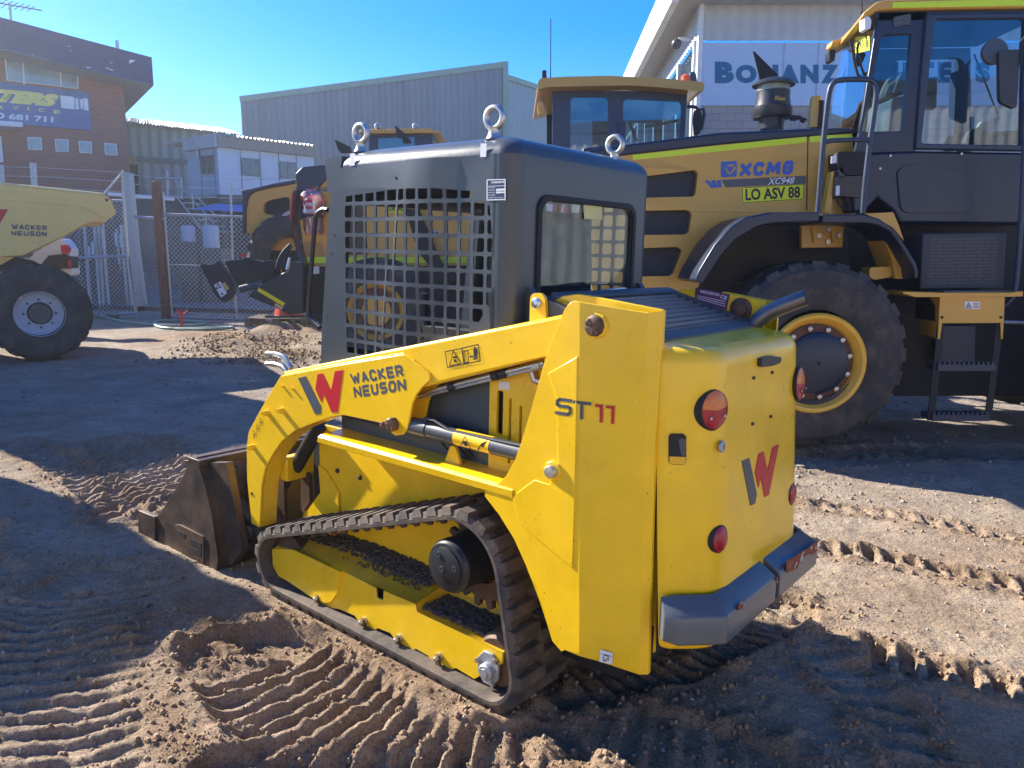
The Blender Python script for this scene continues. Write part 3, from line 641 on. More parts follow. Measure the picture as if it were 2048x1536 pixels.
text('messersi', cs, [(984, 362), (1009, 361), (1009, 366), (984, 367)], M['white'], pl_, .0025, .03)
for k, (s_, y) in enumerate((('MACHINE TYPE', 374), ('MODEL', 379), ('MAXIMUM MASS', 384), ('ENG. POWER', 389), ('MADE IN ITALY', 394))):
    text(s_, cs, [(977, y), (991 if k < 4 else 1008, y), (991 if k < 4 else 1008, y + 2.6), (977, y + 2.6)], M['white'], pl_, .0025, .0)
# ---- engine hood and rear door
def dplan(ins=0):    # half-octagon plan of the door, list of (a,b), from left front to right front
    P0 = [(-.507, .115), (-.625, .225), (-.625, 2 * BC - .225), (-.507, 2 * BC - .115)]
    o = rpoly([(.0, .115), *P0, (.0, 2 * BC - .115)], [0, .03, .10, .10, .03, 0], 7)
    o = [p for p in o if p[0] < -.44]; return o
base = dplan(); ctr = (-.35, BC)
nrm = []
for i in range(len(base)):
    p, q = Vector(base[max(i - 1, 0)]), Vector(base[min(i + 1, len(base) - 1)]); t = (q - p).normalized(); nrm.append(Vector((t.y, -t.x)) if Vector((t.y, -t.x)).dot(Vector(base[i]) - Vector(ctr)) < 0 else Vector((-t.y, t.x)))
def dring(c, k, da): return [mw(a + n.x * k + da, b_ + n.y * k * .8, c) for (a, b_), n in zip(base, nrm)]
prof = []
for c in (.405, .42, .45, .55, .75, 1.0, 1.2, 1.285): prof.append((c, .02 if c < .41 else .006 if c < .43 else 0, -(1.166 - c) * .073))
for i in range(1, 9):
    t = math.pi / 2 * i / 8; prof.append((1.292 + .058 * math.sin(t), .055 * (1 - math.cos(t)), .0092))
rows = [dring(*p) for p in prof]
# catch opening on the left chamfer: a raised black patch stands for its shade
door = part(B().grid(rows), 'rear_door', M['yellow'], ang=50, recalc=True)
topz = 1.36; last = rows[-1]
b = B().grid([last, [Vector(p) * .5 + mw(-.43, (Vector(p) - O).dot(R), 1.362) * .5 for p in last], [mw(-.40, (Vector(p) - O).dot(R), 1.366) for p in last]])
part(b, 'hood_top', M['yellow'], door, ang=50)
# black slab puts the shade of the gap behind door and tower into colour
part(B().box(rear(-.47), .12, .42, 1.03, 1.30, 0, -.02), 'dark_gap_slab', M['matt'])
ch = Plane(mw(-.497, .105, 0), (R * .12 - F * .128), U, (R * -.128 - F * .12))
ch = ch.at(.0005)
chp = Plane(ch.o, ch.u, (U - F * .05).normalized(), ch.n)
dp = rear(-.64)
def dsurf(x, y):     # point on the door's flat back under a pixel
    al = -.625
    for _ in range(6): q = rear(al).px(x, y); al = -.625 - (1.166 - q[1]) * .073
    return q
dpl = Plane(mw(-.625, 0, 0) + F * (-1.166 * .073), R, (U + F * .073), (-F + U * .073))
def drect(px, m, name, h=.004, hh=0, r=0, parent=None):
    q = dpl.pp(px); q = rpoly(q, r, 3) if r else q
    return part(B().prism(dpl, q, h, hh), name, m, parent or door)
cp = zz([(270, 1235), (300, 1208), (440, 1208), (472, 1235), (472, 1540), (445, 1566), (300, 1568), (270, 1540)], 1290, 660, 5.851)
q = rpoly(ch.pp(cp), .004, 2)
lk = part(B().prism(ch.at(.010), q, .0, -.006), 'latch_dark_patch', M['matt'], door)
q2 = ch.pp(zz([(276, 1470), (466, 1475), (466, 1535), (445, 1560), (300, 1562), (276, 1540)], 1290, 660, 5.851)); part(B().prism(ch.at(.010), q2, .001, 0), 'latch_sill', M['yellowd'], lk)
q2 = ch.pp(zz([(380, 1260), (466, 1258), (466, 1468), (410, 1460), (385, 1330)], 1290, 660, 5.851)); part(B().prism(ch.at(.010), rpoly(q2, .01, 3), .002, 0), 'latch_lever', M['cabd'], lk)
def lamp(px, rx, rz, two, name, tilt=0, hgt=.02):
    q = dpl.px(*px); n = (dpl.n - R * tilt).normalized(); e = (R - n * R.dot(n)).normalized(); pl = Plane(dpl.pt(*q, .004) - n * ((.024 if tilt > 0 else .004) if two else .014), e, n.cross(e) * (1 if n.cross(e).dot(U) > 0 else -1), n)
    o = part(B().lathe(pl.o - n * .04, n, [(0, rx), (.04 + hgt * .3, rx), (.04 + hgt * .42, rx * .93)], 32), name, M['matt'], door)
    def dome(mi, t0, t1, m, nm):
        b = B(); rws = []
        for j in range(7):
            k = 1 - j / 6 * 1.0; rws.append([pl.pt(rx * .94 * k * math.cos(R_(t)), rx * .94 * k * math.sin(R_(t)), hgt * (.38 + .6 * (1 - k * k) ** .8)) for t in np.linspace(t0, t1, 21)])
        b.grid(rws); part(b, nm, m, o, ang=60)
    if two: dome(0, 8, 172, M['amber'], 'amber_lens'); dome(0, 172, 368, M['redlens'], 'red_lens')
    else: dome(0, 0, 360, M['redlens'], 'reflector_lens')
    if two:
        for sx in (-1, 1): part(B().lathe(pl.pt(sx * rx * .5, -rx * .33, hgt * .95), n, [(0, .005), (.003, .004)], 8), 'lens_screw', M['steel'], o)
lamp((1436, 821), .064, .064, True, 'tail_light', .25); lamp((1597, 767), .064, .064, True, 'tail_light', -.10)
lamp((1442, 1079), .044, .044, False, 'reflector', .12, .022); lamp((1586, 988), .044, .044, False, 'reflector', -.12, .022)
cq = zz([(1312, 335), (1345, 315), (1430, 298), (1465, 308), (1535, 312), (1548, 345), (1530, 385), (1440, 418), (1325, 432), (1312, 415)], 1290, 660, 5.851)
pc = drect(cq, M['black'], 'plate_lamp', .016, r=.006)
for x, y in ((1269, 560), (1484, 497), (1256, 1098), (1468, 1012)):
    x, y = zz([(x, y)], 1290, 660, 5.851)[0]; drect([(x - 2.2, y - 2.6), (x + 2.2, y - 3.4), (x + 2.2, y + 2.6), (x - 2.2, y + 3.4)], M['matt'], 'screw_hole', .003, r=.002)
qx = dpl.px(1442.5, 893); lkk = part(B().lathe(dpl.pt(*qx, 0), dpl.n, [(0, .019), (.006, .018), (.008, .012)], 20), 'door_lock', M['galv'], door)
part(B().prism(dpl, [(qx[0] - .002, qx[1] - .007), (qx[0] + .002, qx[1] - .007), (qx[0] + .002, qx[1] + .007), (qx[0] - .002, qx[1] + .007)], .009, .008), 'key_slot', M['matt'], lkk)
Zr = (1290, 900, 5.851)
drect(zz([(1128, 130), (1215, 92), (1302, 515), (1283, 625), (1230, 650)], *Zr), M['grey'], 'logo_grey_bar', .0025)
drect(zz([(1325, 40), (1382, 18), (1430, 245), (1488, -32), (1562, -69), (1443, 525), (1395, 550), (1348, 318), (1322, 440), (1283, 262)], *Zr), M['red'], 'logo_red_stroke', .0025)
# grille on the hood
gA, gB = mw(-.43, .19, 1.362), mw(-.045, .19, 1.475); gu = (gB - gA).normalized(); gl_ = (gB - gA).length
gp_ = Plane(gA, gu, R, gu.cross(R) if gu.cross(R).dot(U) > 0 else -gu.cross(R)); gw = 2 * BC - .38
part(B().prism(gp_, [(-.02, -.02), (gl_ + .02, -.02), (gl_ + .02, gw + .02), (-.02, gw + .02)], .012, -.03, [[(.03, .02), (gl_ - .03, .02), (gl_ - .03, gw - .02), (.03, gw - .02)]]), 'hood_grille', M['cabd'], bevel=.006)
gr = bpy.data.objects['hood_grille']
b = B()
for i in range(9):
    x = .055 + (gl_ - .11) * i / 8; b.add([gp_.pt(x + dx, y, h) for y in (.02, gw - .02) for dx, h in ((-.004, -.010), (.001, .004), (.005, .004), (.0, -.010))], [(0, 1, 5, 4), (1, 2, 6, 5), (2, 3, 7, 6), (3, 0, 4, 7)])
for y in (gw * .33, gw * .66): b.box(gp_, .03, y - .008, gl_ - .03, y + .008, -.02, -.012)
part(b, 'grille_slats', mat('slat_grey', (.16, .18, .20), .35), gr)
part(B().box(gp_, -.02, .0, gl_ + .02, gw, -.12, -.13), 'radiator', mat('radiator_fins', (.012, .012, .013), .5, var=.4, scale=3), gr)
for y0_ in (-.05, gw): part(B().box(gp_, -.03, y0_, gl_ + .04, y0_ + .05, -.01, -.2), 'hood_side', M['cabd'])
# exhaust, data plate on the right tower
e = [mw(-.40, .93, 1.30), mw(-.43, .93, 1.37), mw(-.475, .945, 1.415), mw(-.53, .96, 1.445), mw(-.60, .98, 1.478)]
part(B().tube(e, .031, 16, smooth=2), 'exhaust_pipe', mat('exhaust_steel', (.16, .15, .15), .35, metal=.8, var=.2))
part(B().lathe(e[-1], e[-1] - e[-2], [(.0005, .026), (.002, .026)], 16), 'exhaust_mouth', M['matt'])
ri = side(2 * BC - .17 - .0145)
dq = ri.pp(zz([(1180, 105), (1385, 148), (1365, 240), (1175, 170)], *Z8)); pr = part(B().prism(ri, dq, .003, 0), 'maker_plate', mat('plate_purple', (.13, .035, .10), .4))
text('MESSERSI', ri, zz([(1212, 120), (1325, 142), (1322, 158), (1210, 136)], *Z8), M['white'], pr, .004, .02)
text('CE', ri, zz([(1332, 148), (1372, 158), (1368, 180), (1328, 170)], *Z8), M['white'], pr, .004, .03)
for k in range(3): part(B().flat(ri, ri.pp(zz([(1190, 152 + 9 * k), (1360, 188 + 14 * k), (1359, 192 + 14 * k), (1190, 155 + 9 * k)], *Z8)), .004), 'plate_line', M['white'], pr)
p = side(2 * BC - .17).px(1485, 618); part(B().lathe(ri.pt(*p, 0), ri.n, [(0, .045), (.004, .045), (.006, .03), (.02, .028), (.024, .01)], 20), 'pin_boss', M['rust'])
# ---- rear bumper, two mirrored pieces
bp_prof = [(.0, .462), (.062, .462), (.07, .472), (.07, .548), (.062, .562), (.01, .596), (.0, .60)]   # (outwards, height)
bpath = [(-.545, .085), (-.575, .115), (-.66, .20), (-.66, BC - .016)]
def bump_pt(i, w, c):
    P0 = [Vector(p) for p in bpath]; n1 = Vector((-.11, -.108)).normalized(); n2 = Vector((-1, 0)); mit = (n1 + n2).normalized(); k = 1 / mit.dot(n1)
    d = (n1 * .62, n1, mit * k, n2)[i]; q = P0[i] + d * w; return mw(q.x, q.y, .53 + (c - .53) * (.92 if i == 0 else 1))
b = B().grid([[bump_pt(i, w, c) for w, c in bp_prof] for i in range(4)], closed=True)
n = len(bp_prof); b.f.append(tuple(range(n))); b.m.append(0); b.f.append(tuple(range(3 * n, 4 * n))); b.m.append(0)
bl, br = part(b, 'bumper', M['bumper'], both=True, bevel=.016, seg=4)
wear = worn('chipped_bumper_edge', (.22, .045, .015), (.55, .53, .5), thr=(.60, .63), scale=30, rough=.7, bump=.2)
def patch(pts, pl, m, parent, name='paint_chip'): part(B().prism(pl, pts, .0012, 0), name, m, parent)
bk = rear(-.73)
patch(bk.pp(zz([(1650, 1300), (1760, 1240), (1830, 1190), (1915, 1140), (1940, 1110), (2010, 1075), (2008, 1180), (1960, 1225), (1900, 1220), (1850, 1260), (1800, 1330), (1780, 1385), (1650, 1440)], *Zr)), bk, wear, br)
patch(bk.pp(zz([(1250, 940), (1285, 905), (1280, 955), (1255, 965)], *Z9)), bk, wear, bl)
patch(bk.pp(zz([(1478, 770), (1491, 760), (1490, 800), (1480, 800)], *Z9)), bk, wear, bl)
# ---- bucket
bs_ = side(-.02)
Zb = (260, 820, 3.0118)
ck = bs_.pp(zz([(318, 303), (400, 306), (440, 420), (490, 620), (530, 890), (520, 965), (410, 955), (165, 825), (62, 775), (60, 600), (160, 640), (215, 570), (275, 470), (320, 395), (345, 340)], *Zb))
bk_l, bk_r = part(B().prism(bs_, ck, 0, -.016), 'bucket_side', M['bucket'], both=True, bevel=.003)
cutr = bs_.pp(zz([(62, 600), (162, 640), (166, 822), (64, 775)], *Zb)); part(B().prism(bs_, cutr, .014, 0), 'side_cutter', M['bucket'], both=True, bevel=.003)
tipz = bs_.pp(zz([(40, 762), (300, 895), (410, 958), (406, 975), (290, 912), (40, 775)], *Zb)); part(B().prism(bs_, tipz, .02, -1.2), 'cutting_edge', M['bucket'], bevel=.003)
pts = bs_.pp(zz([(400, 306), (440, 420), (490, 620), (530, 890), (520, 965), (410, 955), (165, 825), (62, 775)], *Zb))
b = B(); wd = 2 * (BC + .02)
b.grid([[bs_.pt(x, y, -.002) for x, y in pts], [bs_.pt(x, y, -wd + .002) for x, y in pts]])
inn = [(x + .02, y + .012) for x, y in pts]
b.grid([[bs_.pt(x, y, -.012) for x, y in inn], [bs_.pt(x, y, -wd + .012) for x, y in inn]])
part(b, 'bucket_shell', M['bucket'])
q0 = bs_.px(*zz([(400, 306)], *Zb)[0]); part(B().box(bs_, q0[0] - .03, q0[1] - .03, q0[0] + .09, q0[1] + .005, 0, -wd), 'bucket_lip', M['bucket'], bevel=.004)
q1 = bs_.px(*zz([(610, 250)], *Zb)[0]); part(B().lathe(bs_.pt(q1[0], q1[1] - .01, -.15), -R, [(0, .02), (.012, .03), (-.0, .0)][:2] + [(.03, .02)], 12), 'lip_bolt', M['rust'])
# ribs and coupler plate on the bucket's back
kk = side(.03)
for px in ([(340, 320), (365, 420), (440, 660), (520, 900), (545, 880), (430, 330)], ):
    part(B().prism(bs_, bs_.pp(zz([(425, 330), (520, 330), (620, 860), (560, 945), (525, 955), (520, 800)], *Zb)), -.05, -.09), 'bucket_rib', M['bucket'], both=True)
cpq = side(.12).pp(zz([(570, 345), (600, 350), (625, 530), (700, 650), (770, 700), (775, 745), (720, 800), (660, 860), (630, 840)], *Zb)); part(B().prism(side(.12), cpq, 0, -.05), 'quick_coupler', M['cabd'], both=True, bevel=.004)
part(B().box(side(.18), 1.83, .08, 1.9, .50, 0, -.79), 'coupler_plate', mat('coupler_olive', (.12, .095, .03), .5, var=.3))
part(B().lathe(side(.11).P(*zz([(720, 735)], *Zb)[0]), -R, [(0, .035), (.02, .033), (.025, .02)], 18), 'coupler_pin', M['cabd'], both=True)
part(B().flat(side(.115), side(.115).pp(zz([(620, 572), (648, 566), (656, 612), (628, 620)], *Zb)), .008), 'coupler_sticker', M['white'])
lg = bs_.pp(zz([(275, 690), (310, 690), (450, 760), (450, 925), (395, 895), (370, 850), (290, 725)], *Zb)); lo = part(B().prism(bs_, rpoly(lg, .01, 2), .008, 0), 'bucket_emblem', M['rust'], bk_l, bevel=.002)
for gpts in ([(295, 715), (345, 745), (335, 775), (310, 758)], [(375, 770), (440, 800), (436, 880), (400, 862), (376, 830), (398, 830), (410, 846), (420, 830), (372, 800)]):
    part(B().prism(bs_, rpoly(bs_.pp(zz(gpts, *Zb)), .006, 2), .0095, .007), 'emblem_groove', M['matt'], lo)
# ---- lettering and stickers on the loader
def dec(pl, pts, m, name, parent, h=.0015): return part(B().prism(pl, pl.pp(pts), h, .0002), name, m, parent)
dec(pa, zz([(350, 590), (398, 580), (490, 765), (487, 805), (453, 808)], *Z6), M['grey'], 'logo_grey_bar', arm_l)
dec(pa, zz([(468, 568), (500, 562), (549, 668), (573, 549), (622, 541), (589, 795), (553, 797), (507, 688), (490, 736), (455, 657)], *Z6), M['red'], 'logo_red_stroke', arm_l)
strokes('WACKER', pa, zz([(660, 563), (974, 508), (989, 580), (677, 630)], *Z6), M['grey'], arm_l, w=.25, gap=.2, widths=dict(W=1.35))
strokes('NEUSON', pa, zz([(680, 643), (996, 592), (1003, 664), (692, 713)], *Z6), M['grey'], arm_l, w=.25, gap=.2, widths=dict(N=1.1))
tws = Plane(mw(-.25, .033, 0), F, U, -R).at(.003)
twl = bpy.data.objects['tower_plate']
def twp(pts, h=.0045):   # decal polygon following the bent plate
    return [tpx(*p) for p in pts]
txs = []
class TowerPl:            # plane-like wrapper that follows the bend
    def pp(s, pts): return [tpx(*p) for p in pts]
    def pt(s, a, c, h=0): return mw(a, tb(a, c) - .0045 - h, c)
tpl = TowerPl()
def seg_text(polys, m, name):
    b = B()
    for poly in polys:
        n0 = len(poly); q = tpl.pp(zz(poly, *Z8)); b.add([tpl.pt(a, c) for a, c in q], [tuple(range(n0))])
    part(b, name, m, twl)
def rib(pts, w):          # stroke polyline (zoom pixels) of width w into quads
    out = []
    for p, q in zip(pts[:-1], pts[1:]):
        d = Vector((q[0] - p[0], q[1] - p[1])); L_ = d.length; d /= L_; n = Vector((-d.y, d.x)) * w / 2; e = d * w * .28
        out.append([(p[0] - e.x + n.x, p[1] - e.y + n.y), (q[0] + e.x + n.x, q[1] + e.y + n.y), (q[0] + e.x - n.x, q[1] + e.y - n.y), (p[0] - e.x - n.x, p[1] - e.y - n.y)])
    return out
seg_text(rib([(436, 787), (365, 778), (351, 786), (349, 808), (360, 817), (415, 824), (428, 832), (428, 858), (415, 869), (342, 858)], 19) + rib([(452, 793), (549, 806)], 19) + rib([(497, 806), (496, 894)], 19), M['grey'], 'lettering')
seg_text(rib([(582, 815), (620, 820)], 17) + rib([(615, 815), (613, 912)], 19) + rib([(646, 823), (690, 828)], 17) + rib([(684, 824), (682, 921)], 19), M['red'], 'lettering')
qs = zz([(428, 1198), (505, 1218), (500, 1287), (424, 1272)], *Z9)
stk = part(B().add([tpl.pt(*tpx(*p), .001) for p in qs], [(0, 1, 2, 3)]), 'white_sticker', M['white'], twl)
b = B()
for pl_pts in (rib([(455, 1230), (480, 1240), (478, 1262), (455, 1268), (446, 1250), (455, 1230)], 4), rib([(450, 1265), (480, 1245)], 4), rib([(436, 1224), (500, 1238)], 3)):
    for poly in pl_pts: b.add([tpl.pt(*tpx(*p), .002) for p in zz(poly, *Z9)], [(0, 1, 2, 3)])
part(b, 'sticker_mark', M['blackt'], stk)
def outline(pl, pts, w, m, parent, name='sticker_line', h=.002, closed=True):
    b = B(); q = pl.pp(pts); m_ = len(q)
    for i in range(m_ if closed else m_ - 1):
        p0, p1 = Vector(q[i]), Vector(q[(i + 1) % m_]); d = (p1 - p0).normalized(); n = Vector((-d.y, d.x)) * w / 2; d = d * w / 2
        b.flat(pl, [tuple(p0 - d + n), tuple(p1 + d + n), tuple(p1 + d - n), tuple(p0 - d - n)], h)
    return part(b, name, m, parent)
ta = pa.at(-.012); tubeo = bpy.data.objects['arm_tube']
for pts in ([(1238, 432), (1338, 412), (1350, 508), (1252, 527)], [(1340, 411), (1437, 388), (1450, 487), (1352, 507)], [(1286, 425), (1333, 503), (1266, 517)], [(1350, 430), (1374, 425), (1380, 495), (1356, 500)]):
    outline(ta, zz(pts, *Z6), .0035, M['blackt'], tubeo)
b = B()
for poly in ([(1412, 402), (1421, 402), (1421, 411), (1412, 411)], [(1407, 415), (1430, 412), (1434, 440), (1430, 442), (1428, 478), (1420, 480), (1418, 450), (1416, 480), (1409, 481), (1410, 445)], [(1383, 462), (1392, 453), (1392, 459), (1400, 457), (1400, 452), (1409, 460), (1400, 470), (1400, 464), (1392, 466), (1392, 471)], [(1284, 460), (1312, 458), (1312, 470), (1284, 472)], [(1285, 480), (1300, 476), (1310, 495), (1300, 498)]):
    b.flat(ta, ta.pp(zz(poly, *Z6)), .002)
part(b, 'warning_figure', M['blackt'], tubeo)
for k in range(3):
    x, y = 82 + 20 * k, 945 - 38 * k
    outline(pa, zz([(x, y + 12), (x + 22, y - 12), (x - 0, y - 40)], *Z6), .002, M['blackt'], arm_l)
    b = B().flat(pa, pa.pp(zz([(x + 2, y - 2), (x + 12, y - 12), (x + 4, y - 22)], *Z6)), .002); part(b, 'warning_figure', M['blackt'], arm_l)
cst = bpy.data.objects['cylinder_sticker']
pc_ = side(.085 - .0335)
outline(pc_, zz([(1330, 1003), (1358, 940), (1392, 1018)], *Z6), .003, M['blackt'], cst)
b = B()
for poly in ([(1338, 985), (1350, 968), (1370, 972), (1372, 1000), (1358, 1002), (1350, 985)], [(1432, 1020), (1455, 985), (1495, 965), (1475, 992), (1470, 1010), (1450, 1000), (1440, 1030)]): b.flat(pc_, pc_.pp(zz(poly, *Z6)), .002)
part(b, 'warning_figure', M['blackt'], cst)
vsx = bpy.data.objects['lifting_sticker']
# ================================================================== ground
rng = np.random.default_rng(3)
def axis(lo, hi, fine, segs):
    # segs: list of (limit, step) growing outwards from [lo, hi]
    v = list(np.arange(lo, hi, fine)); x = hi
    for lim, st in segs:
        while x < lim: v.append(x); x += st; st *= 1.02
    x = lo - fine
    lowv = []
    return v
xs_mid = np.arange(-3.3, 3.3, .0088)
def outw(x, lim, st, g):
    o = []
    while x < lim: x += st; st = min(st * g, 12); o.append(x)
    return o
xr = outw(3.3, 75, .0092, 1.05); xs = np.array([-v for v in reversed(xr)] + list(xs_mid) + xr)
ys = np.array([-25, -12, -5, -1, .6, 1.3, 1.6, 1.8] + list(np.arange(1.95, 5.4, .0088)) + outw(5.4, 95, .0092, 1.03))
X, Y = np.meshgrid(xs, ys)
dX, dY = X - O.x, Y - O.y; rr_ = np.hypot(dX, dY); kk_ = np.where(rr_ < 25, 1, 25 / np.maximum(rr_, 25))
Z = -(U.x * dX + U.y * dY) * kk_ / U.z
def vnoise(scale, seed, ang=.4):
    g = np.random.default_rng(seed).random((256, 256)); u = (X * math.cos(ang) - Y * math.sin(ang)) / scale; v = (X * math.sin(ang) + Y * math.cos(ang)) / scale
    iu, iv = np.floor(u).astype(int), np.floor(v).astype(int); fu, fv = u - iu, v - iv; fu = fu * fu * (3 - 2 * fu); fv = fv * fv * (3 - 2 * fv)
    q = lambda a, b: g[a % 256, b % 256]
    return (q(iu, iv) * (1 - fu) + q(iu + 1, iv) * fu) * (1 - fv) + (q(iu, iv + 1) * (1 - fu) + q(iu + 1, iv + 1) * fu) * fv - .5
near = np.clip(1 - (np.hypot(X, Y - 2.5) - 5.5) / 8, 0, 1)
wob = vnoise(.22, 11) * .06; wob2 = vnoise(.11, 12, 1.1)
lump = np.zeros_like(X); D = np.zeros_like(X); crumb = vnoise(.032, 51, .7)
def sm(x, a, b): t = np.clip((x - a) / (b - a), 0, 1); return t * t * (3 - 2 * t)
def rut(path, width, depth, pitch, bar, curve=0., skew=0., rim=.03, duty=.5, two=False, clod=.6):
    global D, lump
    P = [np.array([p.x, p.y]) for p in path]; best = np.full(X.shape, 9.); S = np.zeros_like(X); T = np.zeros_like(X); s0_ = 0
    for p, q in zip(P[:-1], P[1:]):
        d = q - p; L_ = np.hypot(*d); d = d / L_; rx, ry = X - p[0], Y - p[1]; t = np.clip(rx * d[0] + ry * d[1], 0, L_)
        ex, ey = rx - d[0] * t, ry - d[1] * t; ds = np.hypot(ex, ey); lat = d[0] * ry - d[1] * rx; m = ds < best
        best = np.where(m, ds, best); S = np.where(m, s0_ + t, S); T = np.where(m, np.sign(lat) * ds, T); s0_ += L_
    w = width / 2; e = best + wob * .5; mask = 1 - sm(e, w * .85, w * 1.08)
    ph = (S + skew * T + curve * T * T + wob * .15 + crumb * .005) / pitch
    if two: ph = ph + np.where(T > 0, .5, 0)
    fr_ = np.abs((ph % 1) - .5) * 2; prof_ = np.clip((fr_ - .60) / (duty * .55) + .5, 0, 1)
    br_ = np.clip(.82 + wob2 * .55 + crumb * .8, 0, 1.2)
    D += mask * (-depth + bar * (prof_ - .3) * br_) + rim * np.exp(-((e - w * 1.12) / (.22 * w + .015)) ** 2) * np.clip(.6 + wob2 * 2, 0, 1.6)
    lump = np.maximum(lump, clod * np.exp(-((e - w * 1.12) / (.4 * w + .03)) ** 2)); lump = np.maximum(lump, mask * .35 * clod)
def G(a, b): p = mw(a, b, 0); return Vector((p.x, p.y))
def GX(x, y): p = gpx(x, y); return Vector((p.x, p.y))
def mound(a, b, h, ra, rb, ang=0, cl=.5):
    global D, lump
    p = G(a, b); f2 = Vector((F.x, F.y)).normalized(); r2 = Vector((R.x, R.y)).normalized()
    da = (X - p.x) * f2.x + (Y - p.y) * f2.y; db = (X - p.x) * r2.x + (Y - p.y) * r2.y
    c_, s_ = math.cos(ang), math.sin(ang); da, db = da * c_ + db * s_, -da * s_ + db * c_
    g = np.exp(-(da / ra) ** 2 - (db / rb) ** 2); D += h * g * (1 + wob2 * .5); lump = np.maximum(lump, cl * g)
rut([G(.95, -.36), G(.4, -.40), G(-.15, -.42), G(-.62, -.30)], .60, .052, .082, .042, curve=.35, skew=.10, rim=.018, duty=.45)
mound(1.2, -.42, .012, .3, .24, cl=1); mound(.72, -.82, .05, .5, .14, .25, cl=1); mound(.25, -.86, .05, .35, .10, -.1, cl=.8); mound(1.5, -.5, .05, .3, .4, cl=.7)
rut([GX(1150, 1350), GX(1330, 1310), GX(1560, 1225)], .34, .04, .072, .035, skew=.25, rim=.015)
mound(-.30, -.02, .02, .14, .1, cl=.9)
rut([GX(480, 1560), GX(800, 1530), GX(1090, 1490)], .34, .06, .105, .032, skew=-.3, rim=.006, curve=.4)
rut([GX(1180, 1420), GX(1330, 1480), GX(1500, 1540)], .4, .03, .11, .02, skew=.3, rim=.01)
rut([GX(1640, 1098), GX(1840, 1135), GX(2100, 1190)], .21, .05, .105, .075, skew=.2, rim=.03, duty=.35)
rut([GX(1730, 1305), GX(1900, 1350), GX(2100, 1400)], .20, .045, .11, .07, skew=.15, rim=.03, duty=.35)
rut([GX(1620, 1010), GX(1800, 1030), GX(2100, 1090)], .16, .012, .13, .03, skew=.3, rim=.012, duty=.3)
rut([GX(1620, 1290), GX(1760, 1400), GX(1850, 1540)], .25, .02, .12, .025, skew=-.3, rim=.025)
rut([G(2.1, -.55), G(1.5, -.85), G(.9, -1.15), G(.2, -1.5)], .62, .012, .088, .026, skew=-.15, rim=.012, curve=.3, duty=.35, clod=.25)
rut([G(2.7, -.9), G(1.9, -1.35), G(1.2, -1.8)], .5, .02, .12, .030, skew=.3, rim=.02, curve=-.3, clod=.2)
rut([G(3.2, .30), G(3.8, .55), G(4.6, .75)], .55, .02, .10, .045, skew=.45, rim=.03, curve=.5)
rut([G(3.0, .02), G(4.0, .2), G(5.2, .2)], .3, .02, .10, .03, skew=.2, rim=.02)
rut([G(3.3, -.7), G(2.8, -1.25), G(2.2, -1.5), G(1.7, -2.2)], .4, .045, .11, .03, rim=.03, clod=.2)
rut([GX(1500, 930), GX(1800, 905), GX(2100, 900)], .5, .02, .16, .02, skew=.3, rim=.01, two=True, clod=.2)
rut([GX(1790, 800), GX(2100, 815)], .5, .02, .16, .02, skew=.3, rim=.01, two=True, clod=.2)
# disturbed heap behind, below the fence
for x, y, h, r in ((500, 690, .12, .9), (600, 665, .15, .8), (420, 675, .08, .9), (560, 715, .08, .6)):
    p = gpx(x, y); g = np.exp(-((X - p.x) ** 2 + (Y - p.y) ** 2 * .5) / r ** 2); D += h * g * (.7 + vnoise(.3, 31) * 1.5); lump = np.maximum(lump, g * .9)
n1_, n2_, n3_, n4_ = vnoise(1.3, 1), vnoise(.45, 2, 1.2), vnoise(.14, 3, .2), vnoise(.055, 4, 2.1)
n5_, n6_ = vnoise(.026, 5, .9), vnoise(.085, 6, 1.7)
D += n1_ * .04 * np.clip(near + .3, 0, 1) + n2_ * .014 * near + n3_ * .010 * near + n4_ * .006 * near * (1 + lump * 1.5) + vnoise(.021, 55, .3) * .005 * near * (.5 + lump)
clods = np.clip(n4_ + n6_ * .6 - .12, 0, 1) * .034 + np.clip(n5_ + n6_ * .3 - .12, 0, 1) * .030
patchy = np.clip(vnoise(.7, 41) * 2.5 + .45, .12, 1)
D += clods * near * (np.clip(lump, 0, 1) * .8 + .36 * patchy)
# keep the loader's own tracks and the other wheels bedded, not buried
for b0 in (0, 2 * BC - .3):
    p = G(.7, b0 + .15); f2 = Vector((F.x, F.y)).normalized(); r2 = Vector((R.x, R.y)).normalized()
    da = np.abs((X - p.x) * f2.x + (Y - p.y) * f2.y); db = np.abs((X - p.x) * r2.x + (Y - p.y) * r2.y)
    m_ = (1 - sm(da, .66, .80)) * (1 - sm(db, .155, .20)); D = D * (1 - m_) + m_ * np.minimum(D, -.012)
D = np.where(Y < 2.8, np.minimum(D, .022 + clods * .6), D)
Zg = Z + D
nx, ny = len(xs), len(ys)
me = bpy.data.meshes.new('ground'); me.vertices.add(nx * ny)
me.vertices.foreach_set('co', np.stack([X, Y, Zg], -1).astype(np.float32).ravel())
idx = np.arange(nx * ny).reshape(ny, nx); q_ = np.stack([idx[:-1, :-1], idx[:-1, 1:], idx[1:, 1:], idx[1:, :-1]], -1).reshape(-1, 4)
me.loops.add(q_.size); me.loops.foreach_set('vertex_index', q_.ravel().astype(np.int32))
me.polygons.add(len(q_)); me.polygons.foreach_set('loop_start', np.arange(0, q_.size, 4, dtype=np.int32)); me.polygons.foreach_set('use_smooth', np.ones(len(q_), bool))
me.update(calc_edges=True)
